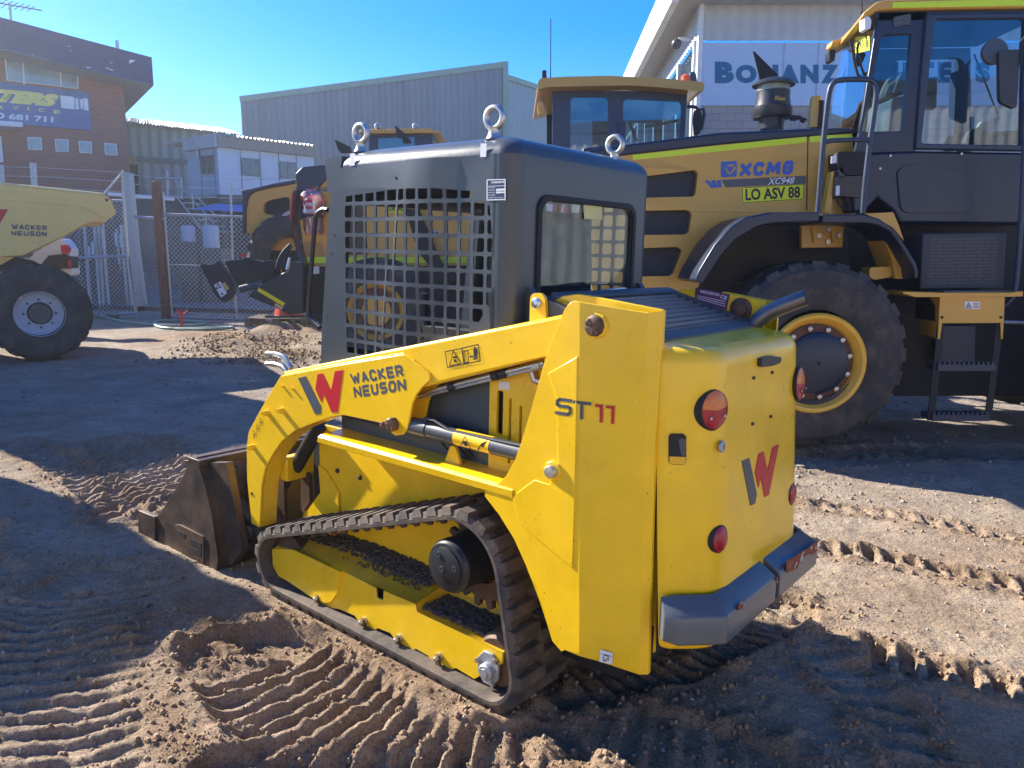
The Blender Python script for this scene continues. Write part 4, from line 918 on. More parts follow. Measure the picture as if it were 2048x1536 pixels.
def ground_mat():
    m = bpy.data.materials.new('dry_dirt'); m.use_nodes = True; nt = m.node_tree; L = nt.links.new; bs = nt.nodes['Principled BSDF']; bs.inputs['Roughness'].default_value = .95; bs.inputs['Specular IOR Level'].default_value = .15
    tc = nt.nodes.new('ShaderNodeTexCoord')
    def noise(sc, det=6, ro=.6):
        n = nt.nodes.new('ShaderNodeTexNoise'); n.inputs['Scale'].default_value = sc; n.inputs['Detail'].default_value = det; n.inputs['Roughness'].default_value = ro; L(tc.outputs['Object'], n.inputs['Vector']); return n.outputs[0]
    def ramp(src, stops):
        r = nt.nodes.new('ShaderNodeValToRGB'); e = r.color_ramp.elements
        while len(e) < len(stops): e.new(.5)
        for i, (p, c) in enumerate(stops): e[i].position = p; e[i].color = (*c, 1)
        L(src, r.inputs[0]); return r.outputs[0]
    def mix(f, a, b, mode='MIX'):
        x = nt.nodes.new('ShaderNodeMix'); x.data_type = 'RGBA'; x.blend_type = mode
        if isinstance(f, float): x.inputs[0].default_value = f
        else: L(f, x.inputs[0])
        L(a, x.inputs[6]); L(b, x.inputs[7]); return x.outputs[2]
    warm = ramp(noise(1.6), [(.3, (.30, .215, .14)), (.55, (.43, .33, .23)), (.75, (.54, .435, .32))])
    greyc = ramp(noise(2.3), [(.3, (.25, .21, .165)), (.6, (.38, .32, .255)), (.8, (.50, .435, .355))])
    sep = nt.nodes.new('ShaderNodeSeparateXYZ'); L(tc.outputs['Object'], sep.inputs[0])
    mr = nt.nodes.new('ShaderNodeMapRange'); mr.inputs[1].default_value = 3.6; mr.inputs[2].default_value = 7.0; L(sep.outputs[1], mr.inputs[0])
    ad = nt.nodes.new('ShaderNodeMath'); ad.operation = 'MULTIPLY_ADD'; L(noise(.9), ad.inputs[0]); ad.inputs[1].default_value = .9; L(mr.outputs[0], ad.inputs[2])
    su = nt.nodes.new('ShaderNodeMath'); su.operation = 'SUBTRACT'; su.use_clamp = True; L(ad.outputs[0], su.inputs[0]); su.inputs[1].default_value = .4
    base = mix(su.outputs[0], warm, greyc)
    grit = ramp(noise(75, 4, .7), [(.33, (.62, .60, .58)), (.5, (1, 1, 1)), (.70, (1.28, 1.26, 1.22))])
    da = nt.nodes.new('ShaderNodeAttribute'); da.attribute_name = 'damp'; base = mix(da.outputs['Fac'], base, ramp(noise(14), [(.3, (.20, .128, .075)), (.7, (.36, .25, .155))])); mid = ramp(noise(11, 8, .75), [(.30, (.66, .64, .63)), (.5, (1, 1, 1)), (.72, (1.22, 1.2, 1.17))]); base = mix(.8, base, mid, 'MULTIPLY'); base = mix(.85, base, grit, 'MULTIPLY'); spk = ramp(noise(230, 2, .6), [(.42, (.72, .7, .68)), (.55, (1, 1, 1)), (.7, (1.3, 1.3, 1.3))]); base = mix(.7, base, spk, 'MULTIPLY')
    L(base, bs.inputs['Base Color'])
    vo = nt.nodes.new('ShaderNodeTexVoronoi'); vo.inputs['Scale'].default_value = 55; vo.inputs['Randomness'].default_value = 1; L(tc.outputs['Object'], vo.inputs['Vector'])
    b1 = nt.nodes.new('ShaderNodeBump'); b1.inputs['Strength'].default_value = 1.0; b1.inputs['Distance'].default_value = .012; L(noise(95, 7, .72), b1.inputs['Height'])
    b2 = nt.nodes.new('ShaderNodeBump'); b2.inputs['Strength'].default_value = .5; b2.inputs['Distance'].default_value = .008; b2.invert = True; L(vo.outputs['Distance'], b2.inputs['Height']); L(b1.outputs[0], b2.inputs['Normal'])
    b3 = nt.nodes.new('ShaderNodeBump'); b3.inputs['Strength'].default_value = .6; b3.inputs['Distance'].default_value = .05; L(noise(9, 6, .65), b3.inputs['Height']); L(b2.outputs[0], b3.inputs['Normal'])
    L(b3.outputs[0], bs.inputs['Normal']); return m
DIRT = ground_mat(); me.materials.append(DIRT)
go = bpy.data.objects.new('ground', me); C.objects.link(go); struct(go)
at_ = me.attributes.new('damp', 'FLOAT', 'POINT'); at_.data.foreach_set('value', np.clip(lump * 1.1 + n2_ * .5 - .05, 0, 1).astype(np.float32).ravel())
def gzd(x, y):        # height of the finished ground
    i = min(max(int(np.searchsorted(xs, x)), 0), nx - 1); j = min(max(int(np.searchsorted(ys, y)), 0), ny - 1); return float(Zg[j, i])
# loose stones and clods: one mass nobody could count
def scatter(n, name, m, rmin, rmax, xr, yr, dens):
    shp = []
    for _ in range(12):
        t = np.array([(math.sin(a) * math.cos(p), math.sin(a) * math.sin(p), math.cos(a)) for a in (.75, 1.57, 2.4) for p in np.linspace(0, 2 * math.pi, 6)[:-1] + a] + [(0, 0, 1), (0, 0, -1)])
        shp.append(t * rng.uniform(.72, 1.2, (17, 1)) * rng.uniform(.6, 1.2, (1, 3)))
    fs = []
    for j in range(2):
        for i in range(5): a, b_ = j * 5 + i, j * 5 + (i + 1) % 5; fs += [(a, b_, b_ + 5), (a, b_ + 5, a + 5)]
    for i in range(5): fs += [(15, (i + 1) % 5, i), (16, 10 + i, 10 + (i + 1) % 5)]
    fs = np.array(fs); V = []; Fc = []; k = 0; tries = 0
    while k < n and tries < n * 12:
        tries += 1; x, y = rng.uniform(*xr), rng.uniform(*yr) if rng.random() < .4 else yr[0] + (yr[1] - yr[0]) * rng.random() ** 2
        i, j = int(np.searchsorted(xs, x)), int(np.searchsorted(ys, y))
        if rng.random() > dens(float(lump[j, i]), x, y): continue
        r = rmin + (rmax - rmin) * rng.random() ** 5
        V.append(shp[rng.integers(12)] * r + np.array([x, y, float(Zg[j, i]) + r * .15])); Fc.append(fs + k * 17); k += 1
    V = np.concatenate(V); Fc = np.concatenate(Fc); me = bpy.data.meshes.new(name); me.from_pydata(V.tolist(), [], Fc.tolist()); me.materials.append(m)
    me.polygons.foreach_set('use_smooth', [True] * len(me.polygons))
    o = bpy.data.objects.new(name, me); C.objects.link(o); return struct(o, 'stuff')
scatter(15000, 'loose_clods', mat('clod_dirt', (.30, .205, .13), .95, var=.3, scale=25, bump=.5, bscale=120), 0.003, .015, (-3.3, 3.4), (2.0, 6.2), lambda l, x, y: .12 + l)
scatter(2600, 'dark_clods', mat('dark_clod', (.22, .165, .115), .95, var=.4, scale=9), .008, .034, (-5.2, -2.0), (10.2, 13.6), lambda l, x, y: l)
scatter(3500, 'yard_gravel', mat('yard_stones', (.27, .235, .195), .9, var=.4, scale=9), .006, .022, (-6, 5.5), (5.0, 11), lambda l, x, y: .5)
scatter(1800, 'gravel', mat('grey_stones', (.36, .33, .30), .9, var=.35, scale=14), .003, .012, (-3.3, 3.5), (2.0, 8), lambda l, x, y: .5)
# ================================================================== big wheel loader on the right
ZX = (1240, 0, 2.5347); ZW = (1370, 400, 3.012); ZC = (1600, 0, 4.571)
YH, YC, YF = 6.75, 6.55, 6.05
hp = wy(YH); cp_ = wy(YC); fp_ = wy(YF)
X1 = thing('wheel_loader', 'big golden wheel loader with black cab, parked side-on behind the small loader at the right', 'wheel loader', (3.0, 7.2, gz(3, 7)))
def xp(b, name, m, parent=None, **k): return b.obj(name, m, parent or X1, **k)
def px(pl, pts, z=None): return pl.pp(zz(pts, *z) if z else pts)
g1 = rpoly(px(hp, [(1262, 356), (1390, 340), (1396, 347), (1391, 388), (1386, 393), (1262, 396)]), .02)
g2 = rpoly(px(hp, [(1262, 422), (1376, 420), (1384, 428), (1378, 464), (1369, 469), (1262, 470)]), .02)
g3 = rpoly(px(hp, [(1262, 497), (1357, 494), (1365, 501), (1347, 547), (1338, 552), (1262, 553)]), .02)
hood = [(1166, 330), (1185, 316), (1270, 306), (1440, 287), (1610, 272), (1705, 264), (1712, 430), (1640, 429), (1560, 433), (1510, 447), (1470, 478), (1430, 522), (1400, 565), (1392, 590), (1385, 640), (1200, 640), (1160, 480)]
ho = xp(B().prism(hp, px(hp, hood), 0, -.07, [g1, g2, g3]), 'engine_hood', M['gold'], bevel=.02, seg=3)
xp(B().prism(hp, px(hp, [(1170, 335), (1270, 310), (1610, 276), (1700, 268), (1705, 430), (1500, 450), (1395, 590), (1385, 640), (1205, 640), (1165, 480)]), -.14, -1.7), 'hood_core', M['matt'], ho)
mesh = mat('perforated_grille', (.012, .016, .022), .5, var=.6, scale=160, col2=(.04, .05, .06), bump=.5, bscale=160)
for g in (g1, g2, g3): xp(B().prism(hp, [(x, y) for x, y in g], -.075, -.085), 'grille_mesh', mesh, ho)
xp(B().prism(hp, px(hp, [(1164, 316), (1178, 300), (1250, 289), (1440, 265), (1600, 258), (1702, 255), (1706, 267), (1610, 275), (1440, 290), (1270, 309), (1185, 320), (1166, 333)]), .012, -1.7), 'hood_cover', M['navy'], bevel=.02, seg=3)
def xd(pts, m, name, z=ZX, h=.004, pl=None, par=None): pl = pl or hp; return xp(B().prism(pl, px(pl, pts, z), h, .0005), name, m, par or ho)
xd([(65, 786), (945, 690), (945, 722), (65, 812)], M['lime'], 'reflective_stripe'); xd([(962, 688), (1172, 682), (1180, 694), (1176, 712), (962, 722)], M['lime'], 'reflective_stripe')
xd([(951, 690), (955, 690), (948, 1066), (943, 1066)], M['matt'], 'panel_gap')
ic = xd([(512, 826), (516, 820), (588, 816), (592, 822), (592, 888), (586, 896), (516, 899), (511, 893)], M['blue'], 'emblem')
xp(B().prism(hp, px(hp, [(532, 856), (550, 834), (576, 832), (588, 855), (562, 884), (546, 884)], ZX), .007, .004), 'emblem_frame', mat('emblem_gold', (.47, .27, .08), .4), ic)
xp(B().prism(hp, px(hp, [(536, 846), (580, 843), (556, 878)], ZX), .010, .007), 'emblem_triangle', M['blue'], ic)
strokes('XCMG', hp, zz([(606, 827), (880, 813), (876, 885), (606, 896)], *ZX), M['blue'], ho, w=.28, h=.005, gap=.18, widths=dict(X=1.15, M=1.4), shear=.12)
st = xd([(514, 912), (942, 890), (942, 932), (536, 950)], M['grey'], 'model_stripe'); text('XC948', hp, zz([(750, 903), (886, 897), (881, 931), (747, 938)], *ZX), M['white'], st, .006, .012, shear=.2)
for k in range(3): xd([(430 + 30 * k, 917 - k), (450 + 30 * k, 914 - k), (478 + 18 * k, 951 - k), (461 + 18 * k, 953 - k)], M['blue'], 'blue_slash')
pt_ = xd([(617, 950), (933, 932), (932, 1012), (617, 1030)], mat('yellow_plate', (.75, .78, .01), .4, var=.02), 'number_plate')
outline(hp, zz([(620, 953), (930, 935), (929, 1009), (620, 1027)], *ZX), .005, M['blackt'], pt_, 'plate_border', .005)
text('LO ASV 88', hp, zz([(634, 958), (912, 944), (912, 1003), (636, 1017)], *ZX), M['blackt'], pt_, .006, .03)
# cabin side: frames are real openings, glass set in them
dk = M['navy']
low = px(cp_, [(1190, 780), (1500, 765), (2120, 775), (2120, 1135), (1420, 1130), (1380, 1060), (1310, 1000), (1240, 1075), (1180, 1075), (1178, 780)], ZX)
xp(B().prism(cp_, low, 0, -1.3), 'cab_base', dk, bevel=.02)
xp(B().prism(cp_, rpoly(px(cp_, [(1400, 860), (1480, 830), (1760, 870), (1800, 980), (1780, 1080), (1420, 1080)], ZX), .08), .015, 0), 'base_moulding', dk, bevel=.012, seg=3)
for x, y in ((1370, 790), (1730, 780), (1318, 855), (2040, 781)): q = cp_.px(*zz([(x, y)], *ZX)[0]); xp(B().lathe(cp_.pt(*q), cp_.n, [(0, .012), (.008, .01)], 8), 'cover_bolt', M['zinc'])
d_out = px(cp_, [(1545, 76), (2130, 66), (2130, 768), (1490, 757)], ZX); d_in = rpoly(px(cp_, [(1588, 102), (2046, 96), (2026, 738), (1520, 730)], ZX), .03)
door2 = xp(B().prism(cp_, d_out, .03, -.04, [d_in]), 'cab_door', M['navyg'], bevel=.012)
GL = glass('cab_glass', (.62, .76, .84), alpha=.05)
xp(B().prism(cp_, d_in, .0, -.006), 'door_glass', GL, door2)
xp(B().prism(cp_, px(cp_, [(1552, 392), (1612, 388), (1607, 552), (1548, 555)], ZX), -.01, -.05), 'door_latch', M['matt'], door2)
w_in = rpoly(px(cp_, [(1330, 180), (1478, 172), (1432, 664), (1228, 668)], ZX), .02)
w_out = px(cp_, [(1310, 60), (1560, 55), (1500, 770), (1190, 778), (1215, 670)], ZX)
xp(B().prism(cp_, w_out, .0, -.05, [w_in]), 'cab_rear_frame', dk, bevel=.01)
xp(B().prism(cp_, w_in, -.02, -.026), 'quarter_glass', GL)
xp(B().prism(cp_, px(cp_, [(1290, 62), (2130, 50), (2130, 90), (1312, 104)], ZX), 0, -.85), 'cab_header', dk, fn=lambda co: co + Vector(((co.y - YC) * .22 if co.x < 3.4 else 0, 0, 0)))
# far side of the cab with its window, floor, seat
CD = .95
fc = cp_.at(-CD)
q0 = [(cp_.px(*p)) for p in zz([(1270, 90), (2130, 80), (2130, 778), (1190, 778)], *ZX)]
q1 = [(cp_.px(*p)) for p in zz([(1360, 170), (1640, 165), (1620, 700), (1290, 705)], *ZX)]; q2_ = [(cp_.px(*p)) for p in zz([(1700, 150), (2060, 140), (2040, 700), (1690, 705)], *ZX)]
q0[0] = (q0[0][0] + .25, q0[0][1]); q0[3] = (q0[3][0] + .25, q0[3][1]); q1 = [(x + .1, z) for x, z in q1]
xp(B().prism(fc, q0, 0, -.04, [q1, q2_]), 'cab_far_side', M['navyg'])
rfl = px(cp_, [(1215, 100), (1228, 72), (1288, 22), (1330, 10), (2140, -14), (2140, 48), (1365, 58), (1296, 62), (1240, 98)], ZX)
skew_ = lambda co: co + Vector(((co.y - YC) * .2 if co.x < 3.4 else 0, 0, 0))
rf = xp(B().prism(cp_, rfl, .05, -CD - .1), 'cab_roof', M['gold'], bevel=.025, seg=3, fn=skew_)
xp(B().prism(cp_, px(cp_, [(1365, 23), (2140, 3), (2140, 38), (1365, 52)], ZX), .056, .05), 'reflective_stripe', M['lime'], rf)
lpl = wy(7.3)
xp(B().prism(lpl, px(lpl, [(1068, 235), (1078, 205), (1128, 196), (1212, 112), (1236, 130), (1150, 225), (1085, 250)], ZX), 0, -.12), 'lamp_bracket', M['gold'], rf, bevel=.01)
for pts, yy in (([(1060, 250), (1095, 250), (1088, 312), (1064, 312)], 7.25), ([(1240, 85), (1262, 82), (1275, 100), (1270, 148), (1242, 150)], 6.5)):
    pl = wy(yy); xp(B().prism(pl, rpoly(px(pl, pts, ZX), .02), 0, -.1), 'work_light', M['black'] if yy > 7 else M['white'], rf, bevel=.008)
def wire(pts, z, pl, r, m, name='cable', par=None): return xp(B().tube([pl.P(*p) for p in zz(pts, *z)], r, 6, smooth=1), name, m, par)
wire([(460, 370), (480, 460), (500, 580), (530, 690), (560, 700)], ZC, wy(6.7), .012, M['matt']); wire([(540, 380), (520, 470), (545, 560), (590, 690)], ZC, wy(6.68), .010, M['matt']); wire([(560, 100), (575, 230), (610, 360)], ZC, wy(6.6), .006, M['matt'])
wire([(560, -40), (570, 100)], ZC, wy(6.6), .005, M['matt'], 'aerial')
xp(B().prism(cp_, rpoly(px(cp_, [(850, 160), (1008, 128), (1005, 232), (850, 248)], ZC), .01), .012, 0), 'hinge_cover', M['cabd'], bevel=.004)
# sloping rear glass with its number plate
na, nb = cp_.P(*zz([(1312, 145)], *ZX)[0]), cp_.P(*zz([(1212, 676)], *ZX)[0]); fb_ = wy(7.4)
fa_, fb2 = fb_.P(*zz([(1112, 300)], *ZX)[0]), fb_.P(*zz([(1056, 650)], *ZX)[0])
fa_ = fb2 + (na - nb) * ((fa_ - fb2).length / (na - nb).length)
xp(B().add([na, nb, fb2, fb2 + (na - nb)], [(0, 1, 2, 3)]), 'rear_glass', glass('reflecting_glass', (.6, .76, .85), alpha=.28))
gv = (na - nb).normalized(); gu_ = (fb2 - nb).normalized(); gn = gu_.cross(gv); gn = gn if gn.dot(CAM - nb) > 0 else -gn
rg = Plane(nb, -gu_, gv, gn)
pq = rg.pp(zz([(1212, 236), (1303, 178), (1300, 246), (1214, 312)], *ZX)); rp2 = xp(B().prism(rg, pq, .008, .003), 'number_plate', mat('yellow_plate_two', (.75, .78, .01), .4, var=.02))
text('LO ASV 88', rg, zz([(1216, 250), (1299, 196), (1297, 236), (1216, 290)], *ZX), M['blackt'], rp2, .010, .02)
sp2 = wy(7.1)
xp(B().prism(sp2, rpoly(px(sp2, [(1395, 376), (1440, 366), (1436, 482), (1342, 498), (1365, 430)], ZX), .04), .15, -.15), 'headrest', M['cabd'], bevel=.03)
xp(B().prism(sp2, rpoly(px(sp2, [(1318, 522), (1430, 505), (1440, 690), (1300, 690)], ZX), .04), .22, -.22), 'seat', mat('seat_grey', (.09, .11, .13), .7), bevel=.04)
pcol = wy(7.3); xp(B().prism(pcol, px(pcol, [(1706, 360), (1762, 360), (1752, 690), (1690, 690)], ZX), 0, -.1), 'cab_post', M['navyg'])
xp(B().tube([wy(6.9).P(*p) for p in zz([(1795, 275), (1915, 580)], *ZX)], .008), 'gas_strut', M['matt'])
xp(B().prism(wy(6.9), rpoly(px(wy(6.9), [(1900, 640), (1930, 580), (1990, 600), (2010, 680), (1890, 690)], ZX), .04), 0, -.3), 'steering_column', mat('pale_plastic', (.45, .5, .42), .5), bevel=.02)
xp(B().prism(wy(6.9), rpoly(px(wy(6.9), [(1760, 720), (1790, 655), (1830, 640), (1850, 672), (2020, 660), (2020, 730), (1770, 735)], ZX), .02), 0, -.4), 'console', M['matt'])
for z_, dz in ((1, 0),):
    mp_ = wy(6.2); mr = rpoly(px(mp_, [(1922, 262), (1940, 252), (2024, 250), (2030, 262), (2012, 540), (1998, 550), (1934, 520), (1926, 500)], ZX), .02)
    mo_ = xp(B().prism(mp_, mr, 0, -.04), 'wing_mirror', M['black'], bevel=.01); xp(B().tube([mp_.P(*p) for p in zz([(2060, 180), (2034, 210), (2028, 330)], *ZX)], .012), 'mirror_arm', M['matt'], mo_)
xp(B().lathe(wy(6.3).P(*zz([(1884, 272)], *ZX)[0]), (0, -1, .1), [(0, .09), (.05, .1), (.06, .09)], 20), 'round_mirror', M['cabd'])
# handrails
hr = wy(6.15)
xp(B().tube([hr.P(*p) for p in zz([(1003, 1075), (1020, 850), (1031, 720), (1050, 540), (1062, 455), (1080, 418), (1118, 403), (1250, 400), (1288, 412), (1303, 450), (1290, 560), (1268, 705), (1240, 950), (1232, 1080)], *ZX)], .021, 10, smooth=1), 'grab_rail', M['navyg'])
xp(B().tube([hr.P(*p) for p in zz([(1030, 722), (1075, 712), (1266, 706)], *ZX)], .019, 10), 'grab_rail', M['navyg'])
xp(B().tube([wy(6.2).P(*p) for p in [(2052, 200), (2046, 380), (2034, 560), (2028, 590), (2014, 608), (2004, 612)]], .02, 10, smooth=1), 'ladder_rail', M['navyg'])
# electrical boxes beside the hood
eb_ = wy(6.5)
for pts, m in (([(1100, 775), (1120, 768), (1240, 768), (1252, 790), (1248, 890), (1130, 885), (1104, 850)], M['matt']), ([(1088, 895), (1235, 890), (1230, 1000), (1080, 995)], M['black']), ([(1108, 860), (1128, 842), (1140, 900), (1112, 900)], M['cabd'])):
    xp(B().prism(eb_, rpoly(px(eb_, pts, ZX), .015), 0, -.18), 'battery_box', m, bevel=.01)
for pts in ([(1070, 792), (1096, 786), (1094, 826), (1068, 830)], [(1094, 942), (1113, 940), (1111, 990), (1092, 992)]): xp(B().prism(eb_, px(eb_, pts, ZX), .006, 0), 'box_label', M['white'])
xp(B().prism(eb_, px(eb_, [(1076, 870), (1090, 866), (1075, 1078), (1040, 1078)], ZX), -.02, -.1), 'gold_bracket', M['gold'])
wire([(1095, 1000), (1110, 1040), (1150, 1068)], ZX, eb_, .008, M['matt']); wire([(1150, 1000), (1165, 1040), (1160, 1070)], ZX, eb_, .008, M['matt'])
# air pre-cleaner, exhaust flap, lift cylinder tip
ac = wy(7.4)
def clathe(cx, prof, m, name, pl, z, par=None, n=28):
    o = pl.P(*zz([(cx, prof[0][0])], *z)[0]); pts = []
    for y, hw in prof: pts.append((pl.px(*zz([(cx, y)], *z)[0])[1] - pl.px(*zz([(cx, prof[0][0])], *z)[0])[1], hw / z[2] / 1535 * pl.o.y * 1.0))
    return xp(B().lathe(o, (0, 0, 1), pts, n), name, m, par)
pcn = clathe(768, [(655, 56), (600, 60), (602, 88), (595, 93), (548, 93), (540, 84), (500, 78), (462, 78)], M['black'], 'air_cleaner', ac, ZX)
clathe(775, [(465, 77), (412, 77)], mat('wire_mesh', (.25, .25, .2), .4, var=.8, scale=220, metal=.6), 'cleaner_mesh', ac, ZX, pcn)
clathe(778, [(436, 100), (428, 101), (412, 85), (400, 50), (396, 10)], M['black'], 'cleaner_cap', ac, ZX, pcn)
text('Klean', ac.at(.16), zz([(787, 484), (838, 488), (836, 510), (785, 506)], *ZX), mat('gold_print', (.65, .45, .05), .4), pcn, .0, .01, shear=.2)
xp(B().prism(wy(7.7), px(wy(7.7), [(674, 260), (684, 262), (800, 378), (800, 395), (712, 412)], ZX), 0, -.012), 'exhaust_flap', M['matt'])
xp(B().tube([wy(7.7).P(*p) for p in zz([(740, 420), (735, 620)], *ZX)], .07, 14), 'exhaust_stack', M['matt'])
clathe(985, [(648, 32), (560, 31), (500, 28), (490, 24)], M['gold'], 'hydraulic_post', wy(7.2), ZX)
wire([(1010, 650), (1018, 560), (1022, 510)], ZX, wy(7.15), .025, M['matt'], 'hose')
wire([(865, 598), (910, 598), (938, 612)], ZX, wy(7.2), .025, M['matt'], 'hose')
p = wy(7.2).P(*zz([(930, 628)], *ZX)[0]); xp(B().tube([p + Vector((math.cos(t) * .06, 0, math.sin(t) * .06)) for t in np.linspace(0, 6.28, 17)[:-1]], .018, 8, closed=True), 'lifting_eye', M['galv'])
# fenders
fo1 = [(380, 1420), (400, 1372), (480, 1240), (560, 1150), (640, 1100), (750, 1076), (1014, 1075), (1012, 1124), (790, 1130), (690, 1150), (600, 1203), (520, 1290), (440, 1410), (420, 1440)]
xp(B().prism(fp_, px(fp_, fo1, ZX), 0, -.66), 'rear_fender', M['navy'], bevel=.012)
fo2 = [(1025, 1086), (1230, 1085), (1310, 1106), (1380, 1152), (1440, 1232), (1500, 1330), (1515, 1382), (1510, 1416), (1496, 1416), (1490, 1362), (1420, 1242), (1370, 1174), (1310, 1142), (1220, 1130), (1025, 1130)]
xp(B().prism(fp_, px(fp_, fo2, ZX), 0, -.5), 'rear_fender', M['navy'], bevel=.012)
f6 = wy(6.25)
xp(B().prism(f6, px(f6, [(1240, 1082), (1385, 1076), (1412, 1140), (1440, 1220), (1380, 1150)], ZX), 0, -.3), 'fender_bracket', M['gold'])
xp(B().prism(f6, px(f6, [(1300, 1138), (1370, 1178), (1425, 1258), (1486, 1372), (1492, 1415), (1396, 1412), (1380, 1320), (1335, 1210)], ZX), 0, -.3), 'fender_bracket', M['gold'])
xp(B().prism(f6, rpoly(px(f6, [(1282, 1356), (1390, 1352), (1392, 1405), (1300, 1420), (1278, 1400)], ZX), .02), -.05, -.2), 'fender_bracket', M['gold'])
f7 = wy(6.68); gbk = xp(B().prism(f7, px(f7, [(920, 1130), (1160, 1130), (1135, 1160), (1130, 1254), (920, 1258)], ZX), 0, -.05), 'fender_mount', M['gold'], bevel=.006)
for x, y in ((1005, 1195), (1108, 1192), (1052, 1226), (1058, 1162)): xp(B().lathe(f7.P(*zz([(x, y)], *ZX)[0]), (0, -1, 0), [(0, .025), (.02, .022)], 6), 'mount_bolt', M['zinc'], gbk)
for x in (965, 1060): xp(B().prism(f7, px(f7, [(x, 1130), (x + 40, 1130), (x + 24, 1230), (x + 12, 1230)], ZX), .03, 0), 'mount_rib', M['gold'], gbk)
xp(B().prism(wy(6.9), px(wy(6.9), [(400, 1440), (520, 1280), (640, 1150), (1150, 1120), (1160, 1320), (1160, 2000), (300, 2000)], ZX), 0, -.9), 'wheel_housing', mat('dusty_dark_steel', (.045, .045, .045), .8, var=.4, scale=3))
xp(B().box(wy(6.95), 2.7, .35, 6.2, 2.15, 0, -.9), 'chassis_frame', M['matt'])
# rear wheel: tyre with lugs, rim, hub
wc = Vector(wy(YF).P(1629, 718)); wc2 = wy(YF).P(1629, 726) + Vector((0, -.035, 0))
TR = (wy(YF).P(1629, 718) - wy(YF).P(1816, 718)).length
def tyre(o, ax, r, ri, w, nl, m, parent, name='tyre', lug=.05, pfn=None):
    ax = Vector(ax).normalized(); pf = [(0, ri), (-.01, ri + .03), (-.03, ri + (r - ri) * .4), (-.015, r * .90), (.03, r * .965), (.10, r - lug * .4), (w * .5, r - lug * .3), (w - .10, r - lug * .4), (w - .03, r * .965), (w, r * .9), (w, ri)]
    b = B().lathe(o, ax, pf, 64, caps=False); e1 = ax.orthogonal().normalized(); e2 = ax.cross(e1)
    def P(t, rr, d): return Vector(o) + ax * d + (e1 * math.cos(t) + e2 * math.sin(t)) * rr
    for i in range(nl):
        for sd in (0, 1):
            t = 2 * math.pi * (i + .5 * sd) / nl; dt = math.pi / nl * .62; k = 2.2
            d0, d1 = (-.005, w * .52) if sd == 0 else (w + .005, w * .48)
            b.add([P(t - dt, r * .90, d0), P(t + dt, r * .90, d0), P(t + dt * .9, r * .995, d0 + (d1 - d0) * .10), P(t - dt * .9, r * .995, d0 + (d1 - d0) * .10), P(t - dt + dt * k * .5, r * .97, d1), P(t + dt + dt * k * .5, r * .97, d1), P(t + dt * .9 + dt * k * .5, r, d1), P(t - dt * .9 + dt * k * .5, r, d1)], [(0, 1, 2, 3), (7, 6, 5, 4), (0, 4, 5, 1), (1, 5, 6, 2), (2, 6, 7, 3), (3, 7, 4, 0)])
    return b.obj(name, m, parent, ang=30)
wh = B().lathe(wc2, (0, 1, 0), [(.0, .40), (-.02, .385), (-.015, .36), (.02, .34), (.05, .315), (.10, .305), (.12, .30), (.13, .12)], 48, caps=False).obj('wheel', mat('bright_gold_rim', (.74, .43, .05), .4, var=.06), X1, ang=40)
tyre(wc + Vector((0, 0, .03)), (0, 1, 0), TR, .36, .56, 24, M['tyre'], wh)
brn = mat('rusty_hub', (.10, .035, .02), .6, var=.4)
hb = B().lathe(wc2, (0, 1, 0), [(.05, .31), (.045, .25), (.04, .22)], 40, caps=False).obj('hub_flange', brn, wh)
B().lathe(wc2 + Vector((.02, 0, 0)), (0, 1, 0), [(.0, .01), (.0, .20), (.02, .245), (.09, .25)], 40, caps=False).obj('hub_cap', M['navy'], wh)
for i in range(12):
    t = 2 * math.pi * i / 12 + .2; B().lathe(wc2 + Vector((math.cos(t) * .278, .05, math.sin(t) * .278)), (0, -1, 0), [(0, .024), (.03, .02), (.035, .008)], 8).obj('wheel_nut', M['zinc'], hb)
# front wheel, just reaching into the frame
fwc = Vector((wc.x + 3.0, YF, wc.z)); fw = B().lathe(fwc, (0, 1, 0), [(.0, .40), (-.02, .385), (.05, .315), (.12, .30), (.13, .12)], 40, caps=False).obj('wheel', M['gold'], X1); tyre(fwc, (0, 1, 0), TR, .37, .56, 24, M['tyre'], fw)
for dx_ in (0, 3.0):
    q_w = Vector((wc.x + dx_, YF + 2.45, wc.z)); far_w = B().lathe(q_w, (0, -1, 0), [(.0, .40), (.05, .315), (.12, .30), (.13, .12)], 32, caps=False).obj('wheel', M['gold'], X1); tyre(q_w, (0, -1, 0), TR, .36, .56, 24, M['tyre'], far_w)
# vent box, step, ladder
vb = wy(6.32); vbo = xp(B().prism(vb, px(vb, [(1535, 1184), (1962, 1180), (1945, 1462), (1520, 1466)], ZX), 0, -.4), 'side_locker', mat('vent_navy', (.028, .034, .048), .6), bevel=.01)
b = B(); v00, v10, v11, v01 = px(vb, [(1570, 1205), (1918, 1200), (1905, 1440), (1560, 1446)], ZX)
for j in range(14):
    for i in range(-1, 6):
        u0, u1 = (i + (.5 if j % 2 else 0)) / 5 + .012, (i + 1 + (.5 if j % 2 else 0)) / 5 - .012; u0, u1 = max(0, u0), min(1, u1)
        if u1 - u0 < .03: continue
        f_ = lambda u, v: tuple(np.array(v00) * (1 - u) * (1 - v) + np.array(v10) * u * (1 - v) + np.array(v11) * u * v + np.array(v01) * (1 - u) * v)
        w0, w1 = (j + .22) / 14, (j + .78) / 14; b.flat(vb, rpoly([f_(u0, w0), f_(u1, w0), f_(u1, w1), f_(u0, w1)], .008, 2), .0015)
xp(b, 'vent_slots', mat('slot_grey', (.05, .052, .066), .5), vbo)
sp3 = wy(6.1)
